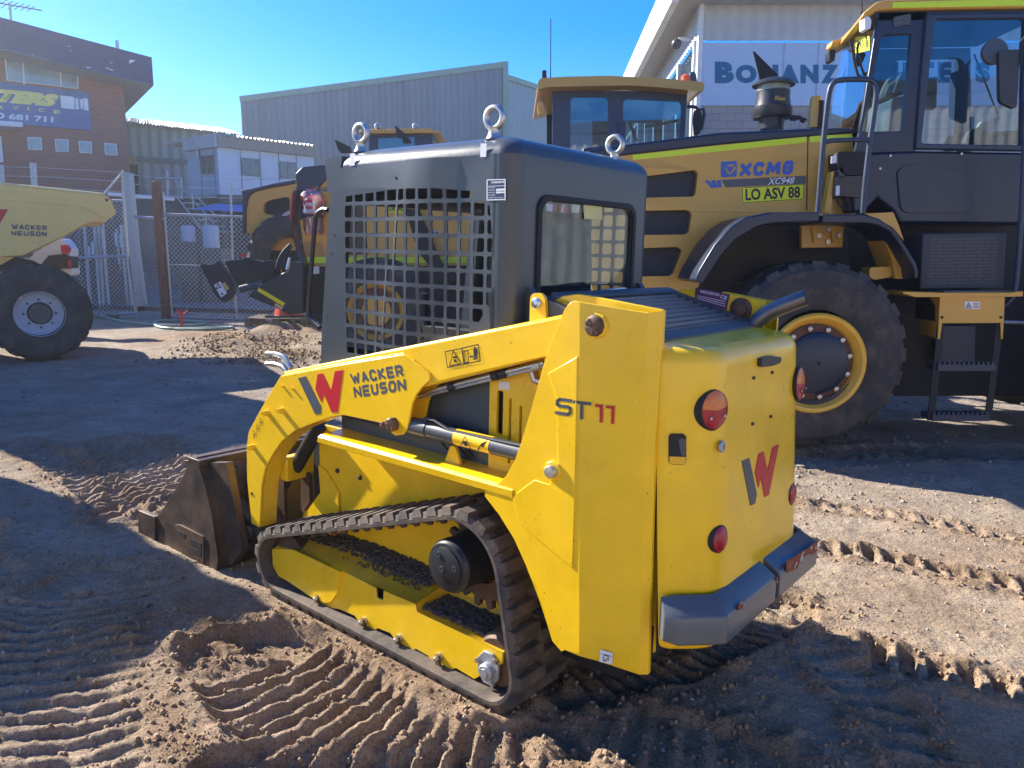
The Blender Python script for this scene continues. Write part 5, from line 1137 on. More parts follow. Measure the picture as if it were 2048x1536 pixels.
plat = xp(B().prism(sp3, px(sp3, [(1305, 552), (1552, 558), (1930, 558), (2026, 550), (2026, 580), (1930, 582), (1552, 584), (1380, 584), (1305, 562)], ZW), .02, -.5), 'step_platform', M['gold'], bevel=.004)
xp(B().prism(sp3, px(sp3, [(1560, 548), (1920, 548), (1920, 557), (1560, 557)], ZW), .0, -.45), 'tread_plate', M['cabd'], plat)
bx = xp(B().prism(sp3, px(sp3, [(1537, 584), (1926, 584), (1920, 740), (1914, 838), (1904, 838), (1902, 740), (1550, 742), (1535, 838), (1523, 838)], ZW), 0, -.01), 'step_box', M['gold'], plat)
xp(B().add([sp3.P(*p) for p in zz([(1535, 584), (1523, 838)], *ZW)] + [wy(6.55).P(*p) for p in zz([(1415, 805), (1398, 590)], *ZW)], [(0, 1, 2, 3)]), 'step_side', M['gold'], plat)
xp(B().box(sp3, *px(sp3, [(1540, 735)], ZW)[0], *px(sp3, [(1920, 590)], ZW)[0], -.02, -.4), 'step_core', M['matt'], plat)
stq = xp(B().prism(sp3, px(sp3, [(1684, 612), (1776, 612), (1774, 656), (1682, 657)], ZW), .004, .0005), 'white_sticker', M['white'], plat)
outline(sp3, zz([(1690, 650), (1722, 650), (1706, 620)], *ZW), .006, M['blackt'], stq, h=.005)
b = B()
for k in range(4): b.flat(sp3, px(sp3, [(1732, 622 + 8 * k), (1768, 622 + 8 * k), (1768, 625 + 8 * k), (1732, 625 + 8 * k)], ZW), .005)
b.flat(sp3, px(sp3, [(1698, 640), (1712, 630), (1716, 634), (1702, 645)], ZW), .005); xp(b, 'sticker_mark', M['blackt'], stq)
for x, y in ((1548, 706), (1902, 707)): xp(B().lathe(sp3.P(*zz([(x, y)], *ZW)[0]), (0, -1, 0), [(0, .012), (.008, .01)], 8), 'step_bolt', M['matt'], plat)
def slant(px_, z, y0, y1):   # ladder rail leaning outwards from depth y0 (top) to y1 (bottom)
    (xa, ya), (xb, yb) = zz(px_, *z); return wy(y0).P(xa, ya), wy(y1).P(xb, yb)
rails = []
for xt, xb in ((1545, 1482), (1898, 1826)):
    p, q = slant([(xt, 745), (xb, 1328)], ZW, 6.12, 6.05); rails.append((p, q)); o_ = Vector((.055, 0, 0))
    xp(B().add([p + o_ * s + Vector((0, dy, 0)) for s in (-.5, .5) for dy in (0, .012)] + [q + o_ * s + Vector((0, dy, 0)) for s in (-.5, .5) for dy in (0, .012)], [(0, 1, 3, 2), (4, 5, 7, 6), (0, 1, 5, 4), (1, 3, 7, 5), (3, 2, 6, 7), (2, 0, 4, 6)]), 'ladder_rail', M['matt'])
for t in (.45, .97):
    a_ = rails[0][0].lerp(rails[0][1], t); c_ = rails[1][0].lerp(rails[1][1], t)
    b = B().add([a_ + Vector((0, dy, dz)) for dy in (-.02, .16) for dz in (-.025, .025)] + [c_ + Vector((0, dy, dz)) for dy in (-.02, .16) for dz in (-.025, .025)], [(0, 1, 3, 2), (4, 5, 7, 6), (0, 1, 5, 4), (1, 3, 7, 5), (3, 2, 6, 7), (2, 0, 4, 6)])
    for k in range(12): b.wbox(a_.x + (c_.x - a_.x) * (k + .2) / 12, a_.y - .01, a_.z + .02, a_.x + (c_.x - a_.x) * (k + .7) / 12, a_.y + .01, a_.z + .045)
    xp(b, 'ladder_step', M['navyg'])
b = B().tube([wy(6.6).P(*p) for p in zz([(1920, 735), (2100, 740)], *ZW)], .014); xp(b, 'brake_pipe', M['galv'])
xp(B().prism(wy(7.2), px(wy(7.2), [(1345, 1030), (1735, 1032), (1735, 1056), (1345, 1052)], ZW), 0, -.08), 'red_beam', mat('red_paint', (.35, .02, .03), .5))
xp(B().prism(wy(6.8), px(wy(6.8), [(1540, 760), (1750, 760), (1745, 975), (1540, 975)], ZW), 0, -.1), 'mud_flap', M['navyg'])
# ================================================================== machines behind the loader
Z1 = (0, 0, 3.0118); Z2 = (600, 100, 3.0118); Z3 = (400, 320, 4.096); Z4 = (0, 340, 3.0118); ZD = (0, 330, 6.827); ZK = (1060, 90, 5.689); ZG = (630, 360, 5.12)
def mk(T):
    def f(b, name, m, parent=None, **k): return b.obj(name, m, parent or T, **k)
    return f
# ---- second wheel loader: only its cab stands above the small loader
X2 = thing('wheel_loader', 'blue-black loader cab with golden roof and orange beacon, between grey cab and big loader', 'wheel loader', (.9, 9.8, gz(.9, 9.8)), 'wheel loaders in the yard'); x2 = mk(X2)
k9 = wy(9.5)
cf_ = px(k9, [(255, 525), (1790, 525), (1760, 1060), (1740, 1700), (255, 1700)], ZK)
wA = rpoly(px(k9, [(482, 620), (700, 600), (770, 680), (880, 1000), (880, 1500), (472, 1500)], ZK), .08); wA2 = rpoly(px(k9, [(462, 590), (870, 590), (892, 640), (888, 1560), (455, 1560)], ZK), .06)
wB = rpoly(px(k9, [(1060, 610), (1710, 640), (1728, 680), (1700, 1500), (1060, 1500)], ZK), .08)
x2(B().prism(k9, cf_, 0, -.06, [wA2, wB]), 'cab_side', mat('cab_blue_grey', (.022, .040, .080), .4), bevel=.01)
fk = k9.at(-1.5); x2(B().prism(fk, px(k9, [(255, 525), (1790, 525), (1740, 1700), (255, 1700)], ZK), 0, -.05, [px(k9, [(470, 600), (860, 600), (860, 1500), (470, 1500)], ZK), px(k9, [(1080, 620), (1690, 640), (1670, 1500), (1080, 1500)], ZK)]), 'cab_far_side', M['navy'])
g2_ = glass('blue_cab_glass', (.35, .55, .68), alpha=.12)
x2(B().prism(k9, wA2, -.02, -.03), 'cab_glass', g2_); x2(B().prism(k9, wB, -.02, -.03), 'cab_glass', g2_)
x2(B().prism(k9, px(k9, [(700, 600), (870, 600), (890, 1560), (830, 1560), (850, 980), (770, 690)], ZK), -.32, -.4), 'inner_pillar', M['navy'])
x2(B().prism(k9, px(k9, [(990, 890), (1085, 890), (1085, 1110), (990, 1110)], ZK), .03, 0), 'door_hinge', M['navyg'], bevel=.01)
r2 = x2(B().prism(k9, rpoly(px(k9, [(75, 560), (85, 470), (115, 432), (400, 415), (860, 405), (1000, 412), (1500, 438), (1900, 475), (1925, 495), (1922, 570), (1860, 578), (1400, 530), (1100, 512), (600, 520), (200, 530)], ZK), .02), .25, -1.7), 'cab_roof', M['gold'], bevel=.03, seg=3)
for x in (410, 955): p = k9.at(.2).P(*zz([(x, 412)], *ZK)[0]); x2(B().tube([p + Vector((math.cos(t) * .05, 0, math.sin(t) * .05 - .01)) for t in np.linspace(0, math.pi, 9)], .01, 6), 'roof_hook', M['matt'], r2)
wire([(236, -300), (234, 380)], ZK, k9, .006, M['matt'], 'aerial', r2)
x2(B().prism(k9, rpoly(px(k9, [(138, 290), (185, 282), (195, 420), (140, 420)], ZK), .01), 0, -.08), 'roof_camera', M['matt'], r2)
x2(B().prism(k9, rpoly(px(k9, [(90, 650), (150, 645), (160, 770), (120, 795), (88, 750)], ZK), .02), 0, -.1), 'work_light', M['gold'], bevel=.01)
x2(B().lathe(k9.at(.1).P(*zz([(1770, 460)], *ZK)[0]), (0, 0, 1), [(0, .06), (.1, .055), (.12, .03)], 14), 'beacon', mat('orange_beacon', (.75, .12, .01), .25), r2)
x2(B().prism(k9, px(k9, [(1795, 340), (1835, 318), (1870, 350), (1885, 470), (1800, 470)], ZK), .1, .02), 'work_light', M['cabd'], r2, bevel=.01)
x2(B().prism(k9, rpoly(px(k9, [(1850, 760), (1900, 745), (1935, 800), (1945, 940), (1900, 1040), (1850, 1040), (1838, 880)], ZK), .05), .1, .05), 'wing_mirror', M['matt'])
x2(B().tube([k9.at(.05).P(*p) for p in zz([(1790, 700), (1880, 705), (1925, 740), (1975, 730), (1985, 800), (1950, 960)], *ZK)], .02, 8), 'mirror_arm', M['navyg'])
x2(B().tube([k9.at(-.1).P(*p) for p in zz([(1090, 770), (1215, 1100)], *ZK)], .02, 8), 'wiper', M['matt'])
x2(B().tube([k9.at(-.3).P(*p) for p in zz([(1310, 930), (1460, 905), (1720, 850)], *ZK)], .018, 8), 'mirror_bar', M['matt'])
x2(B().box(wy(9.4), -.4, .5, 2.6, 1.9, 0, -1.6), 'lower_body', M['navy'])
for wx in (.1, 2.3): w_ = B().lathe((wx, 9.2, .78), (0, 1, 0), [(0, .40), (.05, .3), (.1, .1)], 28, caps=False).obj('wheel', M['gold'], X2); tyre((wx, 9.2, .78), (0, 1, 0), .74, .38, .5, 18, M['tyre'], w_)
x2(B().tube([k9.at(.4).P(*p) for p in zz([(600, 1240), (620, 1195), (670, 1185), (900, 1160)], *ZK)], .02, 8), 'grab_rail', M['navyg'])
# ---- low loader seen through the cab grid, its coupler reaching out to the left
X3 = thing('compact_wheel_loader', 'golden loader beyond the grey cab, its black coupler pointing left over the pallet', 'wheel loader', (-1.4, 10.6, gz(-1.4, 10.6)), 'wheel loaders in the yard'); x3 = mk(X3)
k3 = wy(10.2); k3b = wy(10.45)
body = [(590, 350), (606, 336), (650, 330), (760, 322), (1090, 318), (1110, 420), (1100, 540), (700, 536), (612, 530), (600, 440)]
bo = x3(B().prism(k3b, rpoly(px(k3b, body), .08), 0, -1.5), 'body_panel', M['gold'], bevel=.03, seg=3)
x3(B().prism(k3b, px(k3b, [(592, 348), (606, 334), (760, 320), (1090, 316), (1092, 330), (760, 336), (660, 352), (624, 392), (604, 440), (598, 440)]), .03, -1.5), 'body_trim', M['navy'], bevel=.01)
x3(B().prism(k3b, px(k3b, [(606, 514), (1090, 514), (1090, 526), (608, 526)]), .006, .0005), 'reflective_stripe', M['lime'], bo)
x3(B().prism(k3b, px(k3b, zz([(310, 120), (505, 135), (540, 760), (250, 770), (250, 500)], *ZG)), .008, .0005), 'grille_panel', mat('brown_mesh', (.10, .06, .03), .6, var=.5, scale=90), bo)
x3(B().prism(k3b, px(k3b, zz([(598, 420), (606, 420), (632, 760), (624, 760)], *ZG)), .008, .0005), 'panel_gap', M['matt'], bo)
x3(B().prism(k3b, px(k3b, zz([(940, 130), (1180, 130), (1180, 215), (860, 215)], *ZG)), .006, .0005), 'model_stripe', M['grey'], bo)
x3(B().prism(k3b, px(k3b, zz([(800, 85), (1200, 78), (1200, 128), (800, 128)], *ZG)), .006, .0005), 'blue_badge', M['blue'], bo)
for k in range(3): x3(B().prism(k3b, px(k3b, zz([(655 + 60 * k, 160), (690 + 60 * k, 160), (735 + 60 * k, 215), (700 + 60 * k, 215)], *ZG)), .006, .0005), 'blue_slash', M['blue'], bo)
yp = x3(B().prism(k3b, px(k3b, zz([(725, 215), (1100, 222), (1100, 340), (725, 335)], *ZG)), .008, .0005), 'number_plate', mat('yellow_plate_three', (.62, .72, .01), .4, var=.02), bo)
text('GR ASV 104', k3b, zz([(735, 266), (1090, 272), (1088, 318), (735, 318)], *ZG), M['blackt'], yp, .012, .02)
hb_ = x3(B().prism(k3b, px(k3b, zz([(1180, 515), (1278, 512), (1274, 590), (1178, 592)], *ZG)), .008, .0005), 'badge', M['galv'], bo)
text('H', k3b, zz([(1200, 528), (1258, 528), (1256, 582), (1198, 582)], *ZG), M['matt'], hb_, .012, .06)
lb = x3(B().prism(k3b, px(k3b, zz([(1310, 538), (1385, 540), (1382, 585), (1308, 582)], *ZG)), .008, .0005), 'label', M['white'], bo)
x3(B().prism(k3b, rpoly(px(k3b, zz([(855, 665), (995, 665), (1040, 820), (1000, 860), (890, 850), (845, 790)], *Z3)), .03), .004, .0005), 'access_hatch', mat('gold_darker', (.40, .215, .05), .45), bo)
x3(B().prism(k3, px(k3, [(596, 534), (1100, 530), (1100, 640), (640, 650), (600, 620)]), -.1, -1.5), 'chassis', M['matt'])
x3(B().prism(k3, rpoly(px(k3, [(820, 320), (850, 318), (850, 350), (838, 420), (880, 520), (920, 560), (880, 560), (835, 500), (812, 420)]), .05), .05, -.1), 'boom_arm', M['matt'])
w3 = k3.at(.15).P(752, 623); r_ = (k3.at(.15).P(752, 623) - k3.at(.15).P(810, 623)).length
for dx in (0, 2.1):
    c_ = w3 + Vector((dx, 0, 0)); wv = B().lathe(c_, (0, 1, 0), [(0, r_), (-.02, r_ * .96), (.02, r_ * .85), (.05, r_ * .80), (.06, r_ * .55), (.03, r_ * .5), (.03, .02)], 36, caps=False).obj('wheel', M['gold'], X3); tyre(c_ + Vector((0, .02, 0)), (0, 1, 0), r_ * 1.85, r_ * .96, .42, 20, M['tyre'], wv)
    B().lathe(c_, (0, 1, 0), [(.018, r_ * .8), (.022, r_ * .52)], 30, caps=False).obj('wheel_flange', brn, wv)
b = B().prism(k3, px(k3, zz([(760, 560), (790, 470), (790, 380), (810, 270), (790, 250), (775, 380), (770, 560), (820, 800), (880, 900), (860, 800)], *Z3)), .1, -.1)
x3(b, 'front_mast', M['navy'])
x3(B().prism(k3, px(k3, zz([(778, 262), (790, 262), (772, 490), (758, 490)], *Z3)), .14, .1), 'red_stripe', M['red'])
# coupler and black loader arm
x3(B().prism(k3, rpoly(px(k3, zz([(60, 860), (90, 850), (160, 860), (215, 815), (330, 1010), (340, 1090), (300, 1150), (240, 1155), (190, 1110)], *Z3)), .05), .25, .18), 'coupler_plate', M['black'], bevel=.01)
for k, h in enumerate((-.05, -.5)): x3(B().prism(k3, px(k3, zz([(180, 820), (350, 815), (380, 830), (470, 820), (500, 835), (620, 815), (660, 960), (620, 1060), (420, 1040), (330, 1080), (270, 1000)], *Z3)), h, h - .12), 'coupler_frame', M['black'], bevel=.01)
for x, y in ((380, 850), (470, 880), (560, 900)): x3(B().cyl(k3.at(.2).P(*zz([(x, y)], *Z3)[0]), k3.at(-.7).P(*zz([(x, y)], *Z3)[0]), .07), 'coupler_tube', M['matt'])
x3(B().cyl(k3.at(.12).P(*zz([(330, 1060)], *Z3)[0]), k3.at(.12).P(*zz([(520, 1010)], *Z3)[0]), .05), 'tilt_cylinder', M['cabd'])
x3(B().prism(k3, px(k3, zz([(430, 1110), (520, 1020), (760, 900), (780, 830), (880, 840), (880, 1250), (760, 1255), (600, 1180)], *Z3)), .2, -.2), 'loader_arm', M['black'], bevel=.02)
arm3 = bpy.data.objects['loader_arm']
x3(B().prism(k3, px(k3, zz([(522, 1040), (735, 1165), (718, 1190), (510, 1068)], *Z3)), .206, .2), 'reflective_stripe', mat('bright_yellow_tape', (.85, .70, .0), .4), arm3)
x3(B().prism(k3, px(k3, zz([(655, 1165), (720, 1195), (705, 1222), (648, 1188)], *Z3)), .206, .2), 'warning_sticker', mat('sticker_orange', (.7, .42, .2), .5), arm3)
ws = x3(B().prism(k3, px(k3, zz([(175, 1018), (225, 990), (278, 1085), (232, 1118)], *Z3)), .256, .25), 'warning_sticker', M['white'])
x3(B().prism(k3, px(k3, zz([(238, 1010), (262, 995), (298, 1048), (274, 1064)], *Z3)), .256, .25), 'warning_sticker', mat('sticker_orange_two', (.65, .40, .1), .5))
outline(k3, zz([(196, 1048), (208, 1008), (232, 1035)], *Z3), .012, M['blackt'], ws, h=.262)
b = B().flat(k3, px(k3, zz([(232, 1075), (250, 1085), (246, 1100), (238, 1102)], *Z3)), .262); x3(b, 'sticker_mark', M['blackt'], ws)
for pts in ([(740, 690), (690, 740), (650, 800), (625, 880), (630, 950)], [(750, 700), (710, 770), (690, 850), (640, 900)], [(720, 740), (665, 800), (640, 880)]): x3(B().tube([k3.at(.1).P(*p) for p in zz(pts, *Z3)], .018, 8, smooth=1), 'hose', M['matt'])
x3(B().tube([k3.at(.1).P(*p) for p in zz([(735, 800), (710, 900)], *Z3)], .02), 'chrome_rod', M['steel'])
x3(B().prism(k3, rpoly(px(k3, zz([(930, 875), (975, 872), (980, 930), (930, 935)], *Z3)), .02), .02, -.02), 'side_lamp', mat('pale_lamp', (.5, .5, .5), .2))
x3(B().prism(k3b, px(k3b, [(560, 500), (574, 470), (596, 440), (640, 425), (640, 432), (602, 448), (582, 476), (568, 505)]), -1.6, -1.9), 'far_fender', mat('dusty_pale_edge', (.45, .40, .33), .6))
# fire extinguisher in a clear bag, strapped to the golden side
ex = thing('fire_extinguisher', 'red fire extinguisher under a clear plastic bag on the golden loader panel', 'fire extinguisher', k3.at(.1).P(620, 470)); xe = mk(ex)
ke = wy(10.15)
co = px(ke, zz([(840, 300), (1000, 320), (1000, 430), (985, 610), (850, 610), (830, 430), (822, 330)], *Z3)); cx = sum(p[0] for p in co) / 7
yy = lambda y: ke.px(*zz([(910, y)], *Z3)[0])[1]
o_ = ke.pt(ke.px(*zz([(912, 0)], *Z3)[0])[0], 0)
rb = mat('red_cover', (.60, .025, .03), .45, var=.06)
xe(B().lathe(o_, (0, 0, 1), [(yy(450), .115), (yy(430), .13), (yy(340), .135), (yy(325), .12), (yy(300), .06)], 20), 'cover', rb)
xe(B().lathe(o_, (0, 0, 1), [(yy(605), .1), (yy(590), .105), (yy(470), .1)], 20), 'cylinder', mat('pinkish_red', (.55, .15, .15), .4))
xe(B().lathe(o_, (0, 0, 1), [(yy(466), .13), (yy(455), .13)], 20), 'strap', M['matt'])
bagm = glass('clear_bag', (.88, .86, .86), rough=.15, alpha=.28)
b = B(); rws = []
for y, r in ((612, .11), (560, .13), (480, .125), (440, .15), (360, .16), (300, .16), (265, .12), (240, .20), (228, .25)):
    rws.append([o_ + Vector((math.cos(t) * r * (1 + random.uniform(-.12, .12)), math.sin(t) * r * .8 * (1 + random.uniform(-.12, .12)), yy(y) + random.uniform(-.02, .02))) for t in np.linspace(0, 2 * math.pi, 19)[:-1]])
xe(B().grid(rws, closed=True), 'plastic_bag', bagm, ang=20)
text('FIRE', wy(9.985), zz([(868, 350), (940, 350), (938, 378), (868, 376)], *Z3), M['white'], ex, .0, .02); text('EXTINGUISHER', wy(9.985), zz([(840, 405), (985, 402), (985, 430), (842, 430)], *Z3), M['white'], ex, .0, .02)
# ---- another golden machine further back, standing nose-on
X4 = thing('telehandler', 'golden rear hood with black trim and dark side window, behind the chain-link gate', 'telehandler', (-4.6, 13.2, gz(-4.6, 13.2)), 'wheel loaders in the yard'); x4 = mk(X4)
k4 = wy(12.8)
oh = px(k4, zz([(350, 245), (410, 240), (600, 200), (790, 165), (810, 740), (420, 740), (385, 420), (355, 290)], *Z3)); oh_ = rpoly(oh, .12)
wn = rpoly(px(k4, zz([(520, 360), (560, 330), (700, 302), (735, 310), (735, 470), (520, 440)], *Z3)), .05)
hd = x4(B().prism(k4, rpoly(px(k4, zz([(380, 420), (400, 300), (450, 262), (600, 225), (830, 180), (830, 740), (430, 740), (410, 600), (380, 600)], *Z3)), .08), 0, -1.2, [wn]), 'rear_hood', M['gold'], bevel=.03, seg=3)
x4(B().prism(k4, px(k4, zz([(345, 250), (412, 240), (600, 196), (800, 160), (840, 150), (840, 185), (600, 226), (450, 262), (400, 300), (382, 420), (380, 600), (358, 600), (356, 300)], *Z3)), .05, -1.3), 'hood_trim', M['navy'], bevel=.015)
x4(B().prism(k4, wn, -.1, -.2), 'side_window', M['matt'], hd)
x4(B().prism(k4, px(k4, zz([(515, 560), (835, 560), (835, 900), (500, 900)], *Z3)), -.05, -.9), 'wheel_well', M['matt'])
x4(B().prism(k4, px(k4, zz([(330, 770), (388, 770), (388, 795), (330, 792)], *Z3)), .02, 0), 'marker_red', M['red']); x4(B().prism(k4, px(k4, zz([(388, 770), (452, 772), (452, 795), (388, 795)], *Z3)), .02, 0), 'marker_white', M['white'])
x4(B().tube([k4.at(.1).P(*p) for p in zz([(565, 720), (590, 620), (640, 520), (700, 455), (755, 430), (840, 420)], *Z3)], .05, 8, smooth=1), 'wheel_arch', mat('pale_arch', (.50, .46, .40), .6))
tyre(k4.at(.15).P(*zz([(740, 800)], *Z3)[0]), (0, 1, 0), .72, .32, .45, 18, M['tyre'], X4); x4(B().box(wy(13), -4.1, .9, -3.0, 1.5, 0, -1.0), 'chassis', M['matt'])
# ---- cab roof of one more loader, just showing over the grey cab
X5 = thing('wheel_loader', 'distant wheel loader of which only a thin golden cab roof shows above the grey cab', 'wheel loader', (-1.4, 14.5, gz(-1.4, 14.5)), 'wheel loaders in the yard'); x5 = mk(X5)
k5 = wy(14); ZR = (640, 240, 7.314)
x5(B().prism(k5, px(k5, [(590, 205), (600, 165), (720, 148), (1600, 135), (1660, 165), (1760, 180), (1780, 205), (1640, 200), (720, 212)], ZR), .1, -1.5), 'cab_roof', M['gold'], bevel=.02)
x5(B().prism(k5, px(k5, [(720, 210), (1650, 200), (1650, 700), (720, 700)], ZR), 0, -1.3, [px(k5, [(840, 260), (1380, 245), (1380, 650), (840, 650)], ZR)]), 'cab', M['navyg'])
x5(B().prism(k5, px(k5, [(840, 260), (1380, 245), (1380, 650), (840, 650)], ZR), -.03, -.05), 'cab_glass', g2_)
for x in (850, 1402): p = k5.P(*zz([(x, 105)], *ZR)[0]); x5(B().lathe(p, (0, -1, .2), [(0, .05), (.05, .06), (.09, .04)], 14), 'roof_lamp', M['galv'])
x5(B().prism(k5, px(k5, [(1125, 120), (1150, 130), (1290, 250), (1300, 300), (1180, 300)], ZR), .3, .28), 'exhaust_flap', M['matt']); x5(B().prism(k5, px(k5, [(270, 320), (300, 335), (500, 430), (520, 520), (360, 520), (310, 450)], ZR), .3, .28), 'mud_guard', M['matt'])
x5(B().box(wy(14.2), -3.2, .3, .2, 2.4, 0, -1.3), 'lower_body', M['navy'])
# ================================================================== dumper at the left edge
Q = gpx(75, 722); dpl_ = wall((Q.x, Q.y), (Q.x + .857, Q.y + .515)); du = dpl_.u
D1 = thing('site_dumper', 'pale gold dumper with beaked skip and big grey-rimmed wheel at the left edge', 'dumper', (Q.x, Q.y, gz(Q.x, Q.y))); xd1 = mk(D1)
dy_ = mat('dumper_paint', (.80, .56, .16), .4, var=.05)
sk = px(dpl_, [(-2600, -1600), (0, 255), (700, 330), (1400, 402), (1470, 425), (1510, 480), (1582, 625), (1578, 670), (1440, 775), (1250, 775), (1140, 815), (900, 950), (310, 1240), (0, 1250)], ZD)[1:]
q0_, q1_ = sk[0], sk[-1]; sk = [(q0_[0] - 1.9, q0_[1] + .12), *sk, (q1_[0] - 1.3, q1_[1] + .02), (q1_[0] - 1.9, q1_[1] + .55)]
skip = xd1(B().prism(dpl_, sk, 0, -.03, [circ(*dpl_.px(*zz([(1460, 478)], *ZD)[0]), .025, 12)]).prism(dpl_, sk, -1.75, -1.78), 'skip_side', dy_, bevel=.008)
b = B(); fl = sk[6:]; b.grid([[dpl_.pt(x, y, -.03) for x, y in fl], [dpl_.pt(x, y, -1.75) for x, y in fl]]); xd1(b, 'skip_floor', dy_)
b = B()
rl = px(dpl_, [(0, 460), (700, 515), (1160, 560), (1470, 740)], ZD); rl = [(rl[0][0] - 1.8, rl[0][1] + .06)] + rl
xd1(B().tube([dpl_.pt(x, y, 0) for x, y in rl], .022, 4), 'skip_rib', dy_, skip)
xd1(B().tube([dpl_.pt(x, y, -.012) for x, y in sk[:4]], .022, 8), 'skip_rim', mat('pale_rim', (.72, .58, .25), .5), skip)
xd1(B().prism(dpl_, px(dpl_, [(-260, 600), (112, 605), (0, 800), (-60, 900), (-200, 760)], ZD), .004, .0005), 'logo_red_stroke', M['red'], skip)
strokes('WACKER', dpl_, zz([(155, 806), (640, 828), (640, 892), (160, 878)], *ZD), M['grey'], skip, w=.26, h=.004, gap=.2, widths=dict(W=1.35)); strokes('NEUSON', dpl_, zz([(155, 900), (640, 908), (635, 978), (155, 962)], *ZD), M['grey'], skip, w=.26, h=.004, gap=.2)
wq_ = dpl_.px(80, 630); wrim = (dpl_.P(80, 630) - dpl_.P(132, 630)).length; gr_ = mat('dumper_rim_grey', (.55, .58, .62), .45, var=.08)
tq = dpl_.px(64, 626); trr = tq[1] - dpl_.px(64, 722)[1]
for sx, sh in ((0, 0.0), (-2.35, 0.0), (0, -1.5), (-2.35, -1.5)):
    c_ = dpl_.pt(wq_[0] + sx, tq[1] - .01, sh + (.10 if sh == 0 else -.1)); ax = -dpl_.n if sh == 0 else dpl_.n
    wv = B().lathe(c_, ax, [(.0, wrim), (.02, wrim * .97), (.06, wrim * .92), (.08, wrim * .95), (.10, wrim * .88), (.14, wrim * .86), (.15, wrim * .62), (.16, wrim * .6)], 40, caps=False).obj('wheel', gr_, D1, ang=30)
    B().lathe(c_, ax, [(.135, wrim * .86), (.14, wrim * .5)], 36, caps=False).obj('wheel_disc', mat('pale_wheel_disc', (.5, .52, .55), .5), wv)
    B().lathe(c_, ax, [(.10, .02), (.10, wrim * .42), (.16, wrim * .5)], 28, caps=False).obj('hub', M['cabd'], wv)
    for i in range(8):
        t = 2 * math.pi * i / 8; B().lathe(c_ + ax * .132 + (du * math.cos(t) + Vector((0, 0, 1)) * math.sin(t)) * wrim * .62, -ax, [(0, .018), (.02, .014)], 6).obj('wheel_nut', M['cabd'], wv)
    tyre(dpl_.pt(wq_[0] - .01 + sx, tq[1], sh + .08) if sh == 0 else dpl_.pt(wq_[0] - .01 + sx, tq[1], sh - .08), ax, trr, wrim * .96, .45, 20, M['tyre'], wv)
xd1(B().prism(dpl_, px(dpl_, [(-900, 1260), (200, 1255), (420, 1300), (560, 1370), (300, 1420), (-900, 1500)], ZD), -.25, -1.5), 'chassis', mat('dumper_frame', (.03, .032, .035), .6))
xd1(B().prism(dpl_, px(dpl_, [(-700, 1250), (200, 1255), (0, 1365), (-700, 1500)], ZD), -.1, -.2), 'frame_plate', dy_)
xd1(B().box(dpl_, wq_[0] - 3.2, .5, wq_[0] - 1.4, 1.5, -.2, -1.5), 'engine_cover', dy_, bevel=.05)
for h in (-.25, -1.45): xd1(B().tube([dpl_.pt(wq_[0] - 2.3, 1.4, h), dpl_.pt(wq_[0] - 2.4, 2.9, h)], .05), 'roll_bar', M['cabd'])
xd1(B().tube([dpl_.pt(wq_[0] - 2.4, 2.9, -.25), dpl_.pt(wq_[0] - 2.4, 2.9, -1.45)], .05), 'roll_bar', M['cabd'])
# ================================================================== fence and gate
YFN = 16.5; fp2 = wy(YFN)
FN = thing('chain_link_fence', 'galvanised chain-link fence panel with top rail right of the rusty post', 'fence', fp2.P(480, 640), 'yard fence'); fx = mk(FN)
GT = thing('chain_link_gate', 'sagging chain-link gate leaf left of the square post', 'gate', fp2.P(220, 628)); gx2 = mk(GT)
def rail(f, pts, r, name, m=None): return f(B().tube([fp2.P(*p) for p in pts], r, 8), name, m or M['galv'])
rail(fx, [(326, 428), (640, 440)], .028, 'top_rail'); rail(fx, [(326, 384), (344, 634)], .026, 'end_tube'); rail(fx, [(340, 529), (640, 540)], .012, 'tension_wire'); rail(fx, [(345, 634), (640, 644)], .02, 'bottom_rail')
rail(fx, [(461, 366), (466, 540), (474, 638)], .024, 'fence_tube'); rail(fx, [(270, 434), (326, 438)], .035, 'link_rail')
rail(gx2, [(245, 340), (247, 395), (256, 520), (272, 625)], .03, 'gate_stile'); rail(gx2, [(150, 516), (256, 512)], .03, 'mid_rail'); rail(gx2, [(150, 634), (272, 626)], .028, 'bottom_rail'); rail(gx2, [(224, 401), (247, 402)], .028, 'top_rail')
rail(gx2, [(208, 388), (243, 347)], .022, 'barb_arm', M['steel']); rail(gx2, [(206, 440), (212, 530), (219, 600)], .02, 'gate_tube', M['galv'])
wm = mat('fence_wire', (.50, .52, .53), .5, metal=.3)
def links(f, quad, nu, nv, r, name='chain_mesh'):
    tl, tr, br, bl = [Vector(fp2.P(*p)) for p in quad]; pt = lambda u, v: tl.lerp(tr, u).lerp(bl.lerp(br, u), v)
    W_, H_ = (tr - tl).length, (bl - tl).length; b = B(); sp = W_ / nu
    for sgn in (1, -1):
        for k in range(-int(H_ / sp) - 1, nu + int(H_ / sp) + 2):
            u0 = k * sp; a0, a1 = 0., 1.
            # line u = u0 + sgn*v*H ; clip to the panel
            lo, hi = 0., 1.
            for bound, want in ((0, 1), (W_, -1)):
                d0, d1 = (u0 - bound) * want, (u0 + sgn * H_ - bound) * want
                if d0 < 0 and d1 < 0: lo = 2
                elif d0 < 0: lo = max(lo, -d0 / (d1 - d0))
                elif d1 < 0: hi = min(hi, d0 / (d0 - d1))
            if lo >= hi: continue
            p, q = pt((u0 + sgn * lo * H_) / W_, lo), pt((u0 + sgn * hi * H_) / W_, hi)
            off = Vector((0, .004 * sgn, 0)); b.tube([p + off, q + off], r, 3)
    return f(b, name, wm)
links(fx, [(328, 430), (645, 440), (645, 644), (345, 634)], 34, 0, .0042)
